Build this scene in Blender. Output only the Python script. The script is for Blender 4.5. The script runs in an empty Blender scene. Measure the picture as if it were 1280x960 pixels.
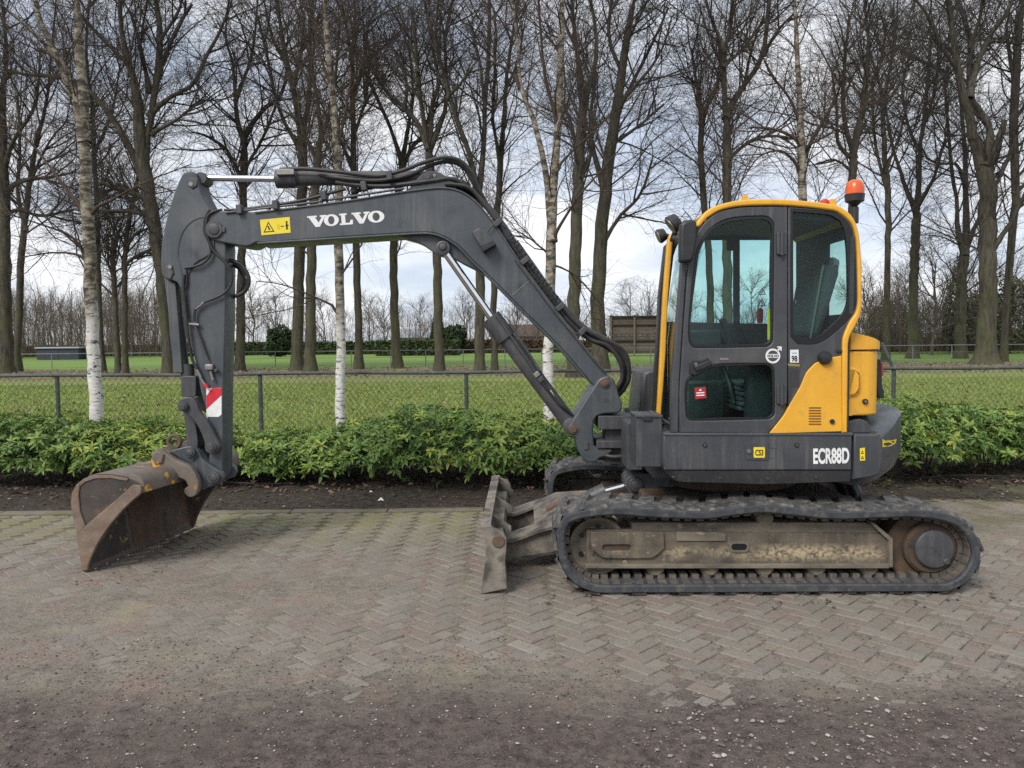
import bpy, math, random
import numpy as np
from mathutils import Vector, Matrix
random.seed(7)
RNG = np.random.default_rng(7)
S = bpy.context.scene
COL = S.collection
R = math.radians

# ------------------------------------------------------------------ camera
F_PX, CX, CY, EYE = 967.0, 640.0, 480.0, 1.75
PITCH, ROLL = math.atan(53.5 / F_PX), math.atan(0.0086)
Fw = Vector((0, math.cos(PITCH), -math.sin(PITCH)))
R0 = Vector((1, 0, 0)); U0 = R0.cross(Fw)
Rt = R0 * math.cos(ROLL) - U0 * math.sin(ROLL)
Up = U0 * math.cos(ROLL) + R0 * math.sin(ROLL)
CAMP = Vector((0, 0, EYE))
cd = bpy.data.cameras.new('camera'); cam = bpy.data.objects.new('camera', cd); COL.objects.link(cam)
cd.sensor_width = 36; cd.lens = F_PX / 1280 * 36; cd.clip_start = 0.05; cd.clip_end = 3000
m = Matrix.Identity(4)
for i in range(3):
    m[i][0], m[i][1], m[i][2], m[i][3] = Rt[i], Up[i], -Fw[i], CAMP[i]
cam.matrix_world = m
S.camera = cam

# ------------------------------------------------------------------ light
SUN_EL, SUN_AZ = R(42), R(215)      # azimuth clockwise from +Y
w = bpy.data.worlds.new('World'); S.world = w; w.use_nodes = True
nt = w.node_tree; nt.nodes.clear()
def N(t, ty, **kw):
    n = t.nodes.new(ty)
    for k, v in kw.items():
        if k in n.inputs: n.inputs[k].default_value = v
        else: setattr(n, k, v)
    return n
L = lambda t, a, b: t.links.new(a, b)
sky = N(nt, 'ShaderNodeTexSky', sky_type='NISHITA', sun_disc=False, sun_elevation=SUN_EL, sun_rotation=SUN_AZ)
sky.air_density = 1.0; sky.dust_density = 1.5
tc = N(nt, 'ShaderNodeTexCoord')
mp = N(nt, 'ShaderNodeMapping'); mp.inputs['Scale'].default_value = (1.0, 1.0, 3.4)
L(nt, tc.outputs['Generated'], mp.inputs['Vector'])
n1 = N(nt, 'ShaderNodeTexNoise', Scale=3.2, Detail=7.0, Roughness=0.58); n1.inputs['Distortion'].default_value = 0.4
L(nt, mp.outputs[0], n1.inputs['Vector'])
rp = N(nt, 'ShaderNodeValToRGB'); rp.color_ramp.elements[0].position = 0.36; rp.color_ramp.elements[1].position = 0.60
rp.color_ramp.elements[0].color = (0.84, 0.84, 0.84, 1); rp.color_ramp.elements[1].color = (1, 1, 1, 1)
L(nt, n1.outputs[0], rp.inputs[0])
n2 = N(nt, 'ShaderNodeTexNoise', Scale=3.0, Detail=7.0, Roughness=0.55)
L(nt, mp.outputs[0], n2.inputs['Vector'])
rp2 = N(nt, 'ShaderNodeValToRGB')
rp2.color_ramp.elements[0].position = 0.38; rp2.color_ramp.elements[0].color = (3.35, 3.8, 4.55, 1)
rp2.color_ramp.elements[1].position = 0.58; rp2.color_ramp.elements[1].color = (5.5, 5.6, 5.8, 1)
L(nt, n2.outputs[0], rp2.inputs[0])
mx = N(nt, 'ShaderNodeMix', data_type='RGBA')
L(nt, rp.outputs[0], mx.inputs[0]); L(nt, sky.outputs[0], mx.inputs[6]); L(nt, rp2.outputs[0], mx.inputs[7])
bg = N(nt, 'ShaderNodeBackground', Strength=0.1)
L(nt, mx.outputs[2], bg.inputs[0])
wo = N(nt, 'ShaderNodeOutputWorld'); L(nt, bg.outputs[0], wo.inputs[0])
sd = bpy.data.lights.new('sun', 'SUN'); sd.energy = 1.5; sd.angle = R(24); sd.color = (1, 0.96, 0.9)
so = bpy.data.objects.new('sun', sd); COL.objects.link(so)
sdir = Vector((math.sin(SUN_AZ) * math.cos(SUN_EL), math.cos(SUN_AZ) * math.cos(SUN_EL), math.sin(SUN_EL)))
so.rotation_euler = sdir.to_track_quat('Z', 'Y').to_euler(); so.location = sdir * 50
vs = S.view_settings; vs.view_transform = 'Standard'; vs.look = 'None'; vs.exposure = 1.0; vs.gamma = 1; vs.use_curve_mapping = False
S.cycles.use_denoising = False; S.cycles.max_bounces = 8; S.cycles.transparent_max_bounces = 16

# ------------------------------------------------------------------ helpers
def ray(px, py): return Fw + Rt * ((px - CX) / F_PX) + Up * ((CY - py) / F_PX)
def W(px, py, d):
    r = ray(px, py); t = d / r.y
    return CAMP + r * t
def horizon(px): return 432 - 0.0086 * px
def tag(o, label=None, cat=None, group=None, kind=None):
    if label: o['label'] = label
    if cat: o['category'] = cat
    if group: o['group'] = group
    if kind: o['kind'] = kind
    return o
def empty(name, loc, rz=0):
    o = bpy.data.objects.new(name, None); COL.objects.link(o); o.location = loc; o.rotation_euler = (0, 0, rz)
    o.empty_display_size = 0.2
    return o
def link(name, me, mt, parent=None, bevel=0, smooth=35):
    o = bpy.data.objects.new(name, me); COL.objects.link(o)
    if mt is not None and not me.materials: me.materials.append(mt)
    if smooth and me.polygons:
        me.polygons.foreach_set('use_smooth', [True] * len(me.polygons))
        me.set_sharp_from_angle(angle=R(smooth))
    if parent: o.parent = parent
    if bevel:
        b = o.modifiers.new('bevel', 'BEVEL'); b.width = bevel; b.segments = 2; b.limit_method = 'ANGLE'; b.angle_limit = R(40)
    return o
class MB:
    def __init__(s): s.v = []; s.f = []
    def add(s, v, f):
        o = len(s.v); s.v += [tuple(p) for p in v]; s.f += [tuple(i + o for i in q) for q in f]; return s
    def box(s, x0, x1, y0, y1, z0, z1):
        v = [(x, y, z) for x in (x0, x1) for y in (y0, y1) for z in (z0, z1)]
        return s.add(v, [(0, 1, 3, 2), (4, 6, 7, 5), (0, 4, 5, 1), (2, 3, 7, 6), (0, 2, 6, 4), (1, 5, 7, 3)])
    def obox(s, mat, sx, sy, sz):
        v = [mat @ Vector((x * sx / 2, y * sy / 2, z * sz / 2)) for x in (-1, 1) for y in (-1, 1) for z in (-1, 1)]
        return s.add(v, [(0, 1, 3, 2), (4, 6, 7, 5), (0, 4, 5, 1), (2, 3, 7, 6), (0, 2, 6, 4), (1, 5, 7, 3)])
    def cyl(s, p0, p1, r0, r1=None, n=20, cap=True):
        r1 = r0 if r1 is None else r1
        p0, p1 = Vector(p0), Vector(p1); t = (p1 - p0).normalized()
        a = t.orthogonal().normalized(); b = t.cross(a); v = []
        for p, r in ((p0, r0), (p1, r1)):
            v += [p + (a * math.cos(2 * math.pi * i / n) + b * math.sin(2 * math.pi * i / n)) * r for i in range(n)]
        f = [(i, (i + 1) % n, n + (i + 1) % n, n + i) for i in range(n)]
        if cap: f += [tuple(range(n))[::-1], tuple(range(n, 2 * n))]
        return s.add(v, f)
    def tube(s, pts, r, n=8, closed=False):
        pts = [Vector(p) for p in pts]; K = len(pts); v = []; f = []
        rr = r if hasattr(r, '__len__') else [r] * K
        a = None
        for i, p in enumerate(pts):
            t = ((pts[(i + 1) % K] - pts[i - 1]) if closed else (pts[min(i + 1, K - 1)] - pts[max(i - 1, 0)])).normalized()
            if a is None: a = t.orthogonal().normalized()
            a = (a - t * a.dot(t)).normalized(); b = t.cross(a)
            v += [p + (a * math.cos(2 * math.pi * j / n) + b * math.sin(2 * math.pi * j / n)) * rr[i] for j in range(n)]
        for i in range(K if closed else K - 1):
            i2 = (i + 1) % K
            f += [(i * n + j, i * n + (j + 1) % n, i2 * n + (j + 1) % n, i2 * n + j) for j in range(n)]
        if not closed: f += [tuple(range(n))[::-1], tuple(range((K - 1) * n, K * n))]
        return s.add(v, f)
    def lathe(s, c, prof, n=36):          # axis along Y, prof of (r, y)
        v = []; K = len(prof)
        for (r, y) in prof:
            v += [(c[0] + r * math.cos(2 * math.pi * j / n), y, c[1] + r * math.sin(2 * math.pi * j / n)) for j in range(n)]
        f = [(i * n + j, i * n + (j + 1) % n, (i + 1) * n + (j + 1) % n, (i + 1) * n + j) for i in range(K - 1) for j in range(n)]
        f += [tuple(range(n))[::-1], tuple(range((K - 1) * n, K * n))]
        return s.add(v, f)
    def mesh(s, name='mesh'):
        me = bpy.data.meshes.new(name); me.from_pydata(s.v, [], s.f); me.update(); return me
    def build(s, name, mt, parent=None, bevel=0, smooth=35): return link(name, s.mesh(name), mt, parent, bevel, smooth)

def catmull(pts, sub=5, closed=False):
    P = [Vector(p) for p in pts]; n = len(P); out = []
    for i in range(n if closed else n - 1):
        p0 = P[i - 1] if (closed or i > 0) else P[0]; p1 = P[i]; p2 = P[(i + 1) % n]
        p3 = P[(i + 2) % n] if (closed or i + 2 < n) else P[-1]
        for k in range(sub):
            t = k / sub
            out.append(0.5 * ((2 * p1) + (p2 - p0) * t + (2 * p0 - 5 * p1 + 4 * p2 - p3) * t * t + (3 * p1 - p0 - 3 * p2 + p3) * t ** 3))
    if not closed: out.append(P[-1])
    return out
def smooth2d(pts, sub=4, corner=38):      # closed outline, real corners kept
    P = [Vector((p[0], p[1])) for p in pts]; n = len(P); out = []
    def ang(i):
        a = (P[i] - P[i - 1]); b = (P[(i + 1) % n] - P[i])
        return math.degrees(a.angle(b)) if a.length > 0 and b.length > 0 else 0
    crn = [ang(i) > corner for i in range(n)]
    tg = []
    for i in range(n):
        a = P[i] - P[i - 1]; b = P[(i + 1) % n] - P[i]
        tg.append(Vector((0, 0)) if crn[i] else (a * a.length + b * b.length).normalized())
    for i in range(n):
        j = (i + 1) % n; d = P[j] - P[i]; l = d.length
        t0 = d.normalized() if crn[i] else tg[i]; t1 = d.normalized() if crn[j] else tg[j]
        if crn[i] and crn[j]: out.append(P[i]); continue
        for k in range(sub):
            t = k / sub
            h0 = 2 * t ** 3 - 3 * t * t + 1; h1 = t ** 3 - 2 * t * t + t; h2 = -2 * t ** 3 + 3 * t * t; h3 = t ** 3 - t * t
            out.append(P[i] * h0 + t0 * (l * h1) + P[j] * h2 + t1 * (l * h3))
    return [(p.x, p.y) for p in out]
def npmesh(name, V, Fq, mt=None, attr=None, tri=False):
    me = bpy.data.meshes.new(name); V = np.asarray(V, np.float32); Fq = np.asarray(Fq, np.int32); k = Fq.shape[1]
    me.vertices.add(len(V)); me.vertices.foreach_set('co', V.ravel())
    me.loops.add(Fq.size); me.loops.foreach_set('vertex_index', Fq.ravel())
    me.polygons.add(len(Fq)); me.polygons.foreach_set('loop_start', np.arange(0, Fq.size, k, dtype=np.int32))
    me.polygons.foreach_set('use_smooth', np.ones(len(Fq), bool))
    if attr is not None:
        a = me.attributes.new('tint', 'FLOAT', 'POINT'); a.data.foreach_set('value', np.asarray(attr, np.float32).ravel())
    me.update(calc_edges=True)
    if mt: me.materials.append(mt)
    return me
def plain(name, me, parent=None):
    o = bpy.data.objects.new(name, me); COL.objects.link(o)
    if parent: o.parent = parent
    return o
def hash2(ix, iy, seed):
    h = (ix.astype(np.int64) * 374761393 + iy.astype(np.int64) * 668265263 + seed * 974711) & 0xffffffff
    h = ((h ^ (h >> 13)) * 1274126177) & 0xffffffff
    return ((h ^ (h >> 16)) & 0xffff) / 65535.0
def vnoise(x, y, seed=0):
    ix = np.floor(x); iy = np.floor(y); fx = x - ix; fy = y - iy
    fx = fx * fx * (3 - 2 * fx); fy = fy * fy * (3 - 2 * fy)
    a = hash2(ix, iy, seed); b = hash2(ix + 1, iy, seed); c = hash2(ix, iy + 1, seed); d = hash2(ix + 1, iy + 1, seed)
    return (a * (1 - fx) + b * fx) * (1 - fy) + (c * (1 - fx) + d * fx) * fy
def fbm(x, y, seed=0, o=4):
    s = 0; a = 0.5
    for i in range(o):
        s = s + a * vnoise(x * 2 ** i, y * 2 ** i, seed + i * 17); a *= 0.5
    return s

def plate_mesh(outer, holes, y0, y1, bev=0.0, bres=2):
    cu = bpy.data.curves.new('plate', 'CURVE'); cu.dimensions = '2D'; cu.fill_mode = 'BOTH'
    for pl in [outer] + list(holes):
        sp = cu.splines.new('POLY'); sp.points.add(len(pl) - 1)
        for i, (x, z) in enumerate(pl): sp.points[i].co = (x, z, 0, 1)
        sp.use_cyclic_u = True
    h = abs(y1 - y0) / 2
    cu.extrude = max(h - bev, 0.0005); cu.bevel_depth = bev; cu.bevel_resolution = bres; cu.offset = -bev
    ob = bpy.data.objects.new('plate', cu); me = bpy.data.meshes.new_from_object(ob)
    bpy.data.objects.remove(ob); bpy.data.curves.remove(cu)
    n = len(me.vertices); co = np.empty(n * 3, np.float32); me.vertices.foreach_get('co', co); co = co.reshape(-1, 3)
    me.vertices.foreach_set('co', np.stack([co[:, 0], (y0 + y1) / 2 - co[:, 2], co[:, 1]], 1).ravel()); me.update()
    me.materials.clear()
    return me

# ------------------------------------------------------------------ materials
def mat(name, c1, c2=None, scale=8, rough=0.6, metal=0, bump=0, bscale=80, c3=None, t3=(0.52, 0.68), s3=3, c4=None, t4=(0.6, 0.7), s4=20,
        coord='Object', streak=None, chip=None, band=None, spec=0.5, lo=0.35, hi=0.65, rvar=0.0, stretch=None, coat=0, rand=0):
    mt = bpy.data.materials.new(name); mt.use_nodes = True; t = mt.node_tree
    b = t.nodes['Principled BSDF']
    b.inputs['Roughness'].default_value = rough; b.inputs['Metallic'].default_value = metal
    b.inputs['Specular IOR Level'].default_value = spec; b.inputs['Coat Weight'].default_value = coat
    col = lambda c: (c[0], c[1], c[2], 1)
    b.inputs['Base Color'].default_value = col(c1)
    if coord == 'pos': src = N(t, 'ShaderNodeNewGeometry').outputs['Position']
    else: src = N(t, 'ShaderNodeTexCoord').outputs[coord]
    if stretch:
        mpn = N(t, 'ShaderNodeMapping'); mpn.inputs['Scale'].default_value = stretch; L(t, src, mpn.inputs['Vector']); src = mpn.outputs[0]
    def noise(sc, det=6, ro=0.6):
        n = N(t, 'ShaderNodeTexNoise', Scale=sc, Detail=det, Roughness=ro); L(t, src, n.inputs['Vector']); return n.outputs[0]
    def mask(sc, a, bb):
        r = N(t, 'ShaderNodeMapRange'); r.inputs['From Min'].default_value = a; r.inputs['From Max'].default_value = bb
        L(t, noise(sc), r.inputs['Value']); return r.outputs[0]
    last = None
    def mixin(cur, msk, c):
        x = N(t, 'ShaderNodeMix', data_type='RGBA'); L(t, msk, x.inputs[0])
        if cur is None: x.inputs[6].default_value = col(c1)
        else: L(t, cur, x.inputs[6])
        x.inputs[7].default_value = col(c); return x.outputs[2]
    if c2: last = mixin(last, mask(scale, lo, hi), c2)
    if c3: last = mixin(last, mask(s3, *t3), c3)
    if c4: last = mixin(last, mask(s4, *t4), c4)
    if streak:
        mpn = N(t, 'ShaderNodeMapping'); mpn.inputs['Scale'].default_value = (28, 28, 1.6); L(t, src, mpn.inputs['Vector'])
        n = N(t, 'ShaderNodeTexNoise', Scale=1.0, Detail=5.0, Roughness=.6); L(t, mpn.outputs[0], n.inputs['Vector'])
        r = N(t, 'ShaderNodeMapRange'); r.inputs['From Min'].default_value = .5; r.inputs['From Max'].default_value = .78; r.inputs['To Max'].default_value = streak[1]; L(t, n.outputs[0], r.inputs['Value'])
        q = N(t, 'ShaderNodeMath', operation='MULTIPLY'); L(t, r.outputs[0], q.inputs[0]); L(t, mask(1.7, .38, .62), q.inputs[1]); last = mixin(last, q.outputs[0], streak[0])
    if band:                     # worn strip at a height of the thing: (z, half width, colour, dark colour)
        sx_ = N(t, 'ShaderNodeSeparateXYZ'); L(t, src, sx_.inputs[0])
        d1 = N(t, 'ShaderNodeMath', operation='SUBTRACT'); L(t, sx_.outputs[2], d1.inputs[0]); d1.inputs[1].default_value = band[0]
        d2 = N(t, 'ShaderNodeMath', operation='ABSOLUTE'); L(t, d1.outputs[0], d2.inputs[0])
        r = N(t, 'ShaderNodeMapRange'); r.inputs['From Min'].default_value = band[1]; r.inputs['From Max'].default_value = band[1] * .2; L(t, d2.outputs[0], r.inputs['Value'])
        q = N(t, 'ShaderNodeMath', operation='MULTIPLY'); L(t, r.outputs[0], q.inputs[0]); L(t, mask(2.4, .44, .58), q.inputs[1])
        q2 = N(t, 'ShaderNodeMath', operation='MULTIPLY'); L(t, q.outputs[0], q2.inputs[0]); L(t, mask(42, .38, .56), q2.inputs[1]); last = mixin(last, q2.outputs[0], band[2])
    if chip:
        q = N(t, 'ShaderNodeMath', operation='MULTIPLY'); L(t, mask(120, .66, .69), q.inputs[0]); L(t, mask(6, .5, .6), q.inputs[1]); last = mixin(last, q.outputs[0], chip)
    if rand:
        g = N(t, 'ShaderNodeNewGeometry'); oi = N(t, 'ShaderNodeObjectInfo')
        ad = N(t, 'ShaderNodeMath', operation='ADD'); L(t, g.outputs['Random Per Island'], ad.inputs[0]); L(t, oi.outputs['Random'], ad.inputs[1])
        fr = N(t, 'ShaderNodeMath', operation='FRACT'); L(t, ad.outputs[0], fr.inputs[0])
        mr = N(t, 'ShaderNodeMapRange'); mr.inputs['To Min'].default_value = 1 - rand; mr.inputs['To Max'].default_value = 1 + rand; L(t, fr.outputs[0], mr.inputs['Value'])
        x = N(t, 'ShaderNodeVectorMath', operation='SCALE')
        if last is None: x.inputs[0].default_value = c1
        else: L(t, last, x.inputs[0])
        L(t, mr.outputs[0], x.inputs['Scale']); last = x.outputs[0]
    if last is not None: L(t, last, b.inputs['Base Color'])
    if rvar:
        r = N(t, 'ShaderNodeMapRange'); r.inputs['From Min'].default_value = 0.3; r.inputs['From Max'].default_value = 0.7
        r.inputs['To Min'].default_value = max(0.03, rough - rvar); r.inputs['To Max'].default_value = min(1, rough + rvar)
        L(t, noise(scale * 1.7), r.inputs['Value']); L(t, r.outputs[0], b.inputs['Roughness'])
    if bump:
        bp = N(t, 'ShaderNodeBump', Strength=1.0, Distance=bump); L(t, noise(bscale, 8, 0.65), bp.inputs['Height']); L(t, bp.outputs[0], b.inputs['Normal'])
    return mt
def glass(name, tint, refl=0.08):
    mt = bpy.data.materials.new(name); mt.use_nodes = True; t = mt.node_tree; t.nodes.clear()
    tr = N(t, 'ShaderNodeBsdfTransparent'); tr.inputs[0].default_value = (*tint, 1)
    gl = N(t, 'ShaderNodeBsdfGlossy'); gl.inputs['Roughness'].default_value = 0.02
    fr = N(t, 'ShaderNodeFresnel'); fr.inputs[0].default_value = 1.38
    mu = N(t, 'ShaderNodeMath', operation='ADD'); mu.inputs[1].default_value = refl; g_ = N(t, 'ShaderNodeNewGeometry'); iv = N(t, 'ShaderNodeMath', operation='SUBTRACT'); iv.inputs[0].default_value = 1.0; L(t, g_.outputs['Backfacing'], iv.inputs[1])
    fm = N(t, 'ShaderNodeMath', operation='MULTIPLY'); L(t, fr.outputs[0], fm.inputs[0]); L(t, iv.outputs[0], fm.inputs[1]); L(t, fm.outputs[0], mu.inputs[0])
    x = N(t, 'ShaderNodeMixShader'); L(t, mu.outputs[0], x.inputs[0]); L(t, tr.outputs[0], x.inputs[1]); L(t, gl.outputs[0], x.inputs[2])
    o = N(t, 'ShaderNodeOutputMaterial'); L(t, x.outputs[0], o.inputs[0]); return mt
def tintmat(name, ramp, rough=0.45, spec=0.5, transl=0.0):
    mt = bpy.data.materials.new(name); mt.use_nodes = True; t = mt.node_tree; b = t.nodes['Principled BSDF']
    a = N(t, 'ShaderNodeAttribute', attribute_name='tint')
    r = N(t, 'ShaderNodeValToRGB'); e = r.color_ramp.elements
    while len(e) < len(ramp): e.new(0.5)
    for i, (p, c) in enumerate(ramp): e[i].position = p; e[i].color = (*c, 1)
    L(t, a.outputs['Fac'], r.inputs[0]); L(t, r.outputs[0], b.inputs['Base Color'])
    b.inputs['Roughness'].default_value = rough; b.inputs['Specular IOR Level'].default_value = spec
    if transl:
        tl = N(t, 'ShaderNodeBsdfTranslucent'); L(t, r.outputs[0], tl.inputs[0])
        ms = N(t, 'ShaderNodeMixShader'); ms.inputs[0].default_value = transl
        L(t, b.outputs[0], ms.inputs[1]); L(t, tl.outputs[0], ms.inputs[2]); L(t, ms.outputs[0], t.nodes['Material Output'].inputs[0])
    return mt
GREY = mat('grey_paint', (0.052, 0.061, 0.070), (0.064, 0.073, 0.082), 5, 0.42, rvar=0.12, bump=0.0006, bscale=25, c3=(0.105, 0.107, 0.107), t3=(0.46, 0.78), s3=2.2, c4=(0.036, 0.039, 0.043), t4=(0.6, 0.74), s4=7, streak=((0.155, 0.155, 0.152), .65), chip=(0.26, 0.25, 0.24))
GREYD = mat('dark_grey_paint', (0.045, 0.047, 0.053), (0.06, 0.06, 0.065), 6, 0.5, rvar=0.12, bump=0.0006, bscale=30, c3=(0.10, 0.09, 0.075), t3=(0.52, 0.85), s3=3, streak=((0.155, 0.155, 0.152), .65), chip=(0.26, 0.25, 0.24))
GREYP = mat('grey_panel_paint', (0.044, 0.047, 0.053), (0.054, 0.057, 0.063), 4, 0.4, rvar=0.1, bump=0.0005, bscale=18, c3=(0.085, 0.083, 0.08), t3=(0.5, 0.8), s3=2.5, streak=((0.155, 0.155, 0.152), .65), chip=(0.26, 0.25, 0.24))
YEL = mat('yellow_paint', (0.76, 0.395, 0.032), (0.70, 0.355, 0.032), 4, 0.42, rvar=0.14, bump=0.0004, bscale=20, c4=(0.52, 0.30, 0.06), t4=(.58, .75), s4=14, c3=(0.60, 0.30, 0.03), t3=(0.52, 0.85), s3=5, streak=((0.36, 0.22, 0.07), .5), chip=(0.2, 0.15, 0.1))
BLACK = mat('black_rubber', (0.012, 0.012, 0.013), (0.022, 0.022, 0.023), 20, 0.5)
HOSE = mat('hose_rubber', (0.014, 0.014, 0.015), (0.03, 0.028, 0.026), 14, 0.55, bump=0.001, bscale=90)
TRACK = mat('track_rubber', (0.026, 0.031, 0.038), (0.052, 0.055, 0.057), 9, 0.7, bump=0.003, bscale=40, c3=(0.12, 0.112, 0.1), t3=(0.54, 0.78), s3=16)
LUGM = mat('lug_rubber', (0.038, 0.039, 0.041), (0.082, 0.078, 0.073), 12, 0.75, bump=0.004, bscale=50, c3=(0.21, 0.19, 0.165), t3=(0.48, 0.74), s3=18, rand=0.15, coord='pos')
MUD = mat('muddy_steel', (0.10, 0.086, 0.068), (0.185, 0.156, 0.116), 9, 0.85, bump=0.004, bscale=55, lo=.36, hi=.64, c3=(0.075, 0.065, 0.055), t3=(0.52, 0.72), s3=5, c4=(0.30, 0.245, 0.15), t4=(0.61, 0.72), s4=16, stretch=(0.6, 1, 1.3))
LINKM = mat('track_link_steel', (0.07, 0.06, 0.05), (0.15, 0.125, 0.098), 16, .85, bump=.003, bscale=70, c3=(0.05, 0.047, 0.045), t3=(.5, .66), s3=9, coord='pos')
RUSTD = mat('dark_rusty_steel', (0.05, 0.036, 0.026), (0.11, 0.068, 0.04), 8, 0.85, bump=0.004, bscale=60, c3=(0.03, 0.026, 0.024), t3=(0.5, 0.65), s3=4)
BUCK = mat('bucket_steel', (0.075, 0.06, 0.05), (0.12, 0.094, 0.076), 6, 0.72, bump=0.004, bscale=45, c3=(0.19, 0.095, 0.047), t3=(0.50, 0.66), s3=4, c4=(0.05, 0.043, 0.04), t4=(0.56, 0.66), s4=3)
BUCKT = mat('bucket_back_steel', (0.12, 0.098, 0.08), (0.17, 0.14, 0.115), 7, 0.7, bump=0.004, bscale=45, c3=(0.16, 0.082, 0.045), t3=(0.54, 0.66), s3=6, c4=(0.55, 0.32, 0.05), t4=(0.60, 0.64), s4=6)
BLADEM = mat('blade_steel', (0.12, 0.105, 0.088), (0.22, 0.195, 0.16), 9, 0.8, bump=0.003, bscale=60, lo=.38, hi=.62, c3=(0.06, 0.052, 0.045), t3=(0.5, 0.64), s3=5)
STEEL = mat('worn_steel', (0.2, 0.19, 0.18), (0.3, 0.28, 0.26), 20, 0.45, metal=0.7)
CHROME = mat('chrome_rod', (0.72, 0.73, 0.75), rough=0.12, metal=1)
RUSTY = mat('rusty_pin', (0.13, 0.075, 0.05), (0.09, 0.06, 0.045), 40, 0.8)
WHITE = mat('white_lettering', (0.78, 0.78, 0.77), (0.66, 0.66, 0.65), 30, 0.5)
STICK = mat('yellow_sticker', (0.78, 0.62, 0.03), (0.72, 0.56, 0.03), 20, 0.5)
INK = mat('black_print', (0.015, 0.015, 0.015), rough=0.6)
REDS = mat('red_sticker', (0.62, 0.02, 0.035), (0.5, 0.015, 0.03), 30, 0.45)
REDD = mat('dark_red_sticker', (0.35, 0.02, 0.03), rough=0.5)
GASK = mat('black_gasket', (0.008, 0.008, 0.009), rough=0.35)
INTER = mat('cab_interior_plastic', (0.03, 0.032, 0.035), (0.04, 0.042, 0.045), 6, 0.6)
HEADL = mat('cab_headliner', (0.16, 0.17, 0.17), rough=0.9)
SEATM = mat('seat_fabric', (0.10, 0.105, 0.115), (0.14, 0.145, 0.155), 60, 0.9)
SEATT = mat('seat_piping', (0.28, 0.27, 0.25), rough=0.8)
GLASS = glass('tinted_glass', (0.76, 0.91, 0.89), 0.0)
BUCKE = mat('bucket_edge_steel', (0.14, 0.10, 0.075), (0.22, 0.165, 0.125), 8, 0.7, bump=0.004, bscale=50, c3=(0.16, 0.085, 0.05), t3=(0.54, 0.68), s3=5)
BUCKD = mat('bucket_side_steel', (0.035, 0.03, 0.027), (0.065, 0.052, 0.044), 6, 0.75, bump=0.004, bscale=45, c3=(0.15, 0.085, 0.05), t3=(0.56, 0.7), s3=4, c4=(0.24, 0.18, 0.09), t4=(.62, .68), s4=9)
GLASSF = glass('clear_tinted_glass', (0.895, 0.97, 0.96), 0.0)
DGLASS = glass('dark_glass', (0.67, 0.80, 0.78), 0.0)
ORANGE = mat('orange_lens', (0.72, 0.12, 0.014), (0.60, 0.085, 0.012), 15, 0.25, spec=0.6)
REDL = mat('red_lens', (0.5, 0.03, 0.03), rough=0.3)
BLACKP = mat('black_plastic', (0.016, 0.017, 0.019), (0.024, 0.025, 0.027), 15, 0.42)
MUDF = mat('muddy_frame_face', (0.066, 0.054, 0.041), (0.145, 0.118, 0.085), 8, 0.82, bump=0.004, bscale=60, lo=.34, hi=.66, c3=(0.05, 0.046, 0.042), t3=(0.5, 0.66), s3=4, c4=(0.24, 0.205, 0.15), t4=(.6, .7), s4=30, stretch=(.8, 1, 1), band=(0.262, .07, (0.40, 0.325, 0.20)), streak=((0.2, 0.17, 0.125), .8))
RUSTP = mat('rusty_wear_plate', (0.115, 0.072, 0.045), (0.075, 0.05, 0.035), 9, .85, bump=.003, bscale=60)
WEAR = mat('worn_yellow_plate', (0.15, 0.125, 0.098), (0.22, 0.18, 0.13), 14, 0.85, bump=0.003, bscale=70, c3=(0.36, 0.28, 0.16), t3=(0.46, 0.68), s3=22, c4=(0.08, 0.068, 0.055), t4=(0.56, 0.66), s4=30)

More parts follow.
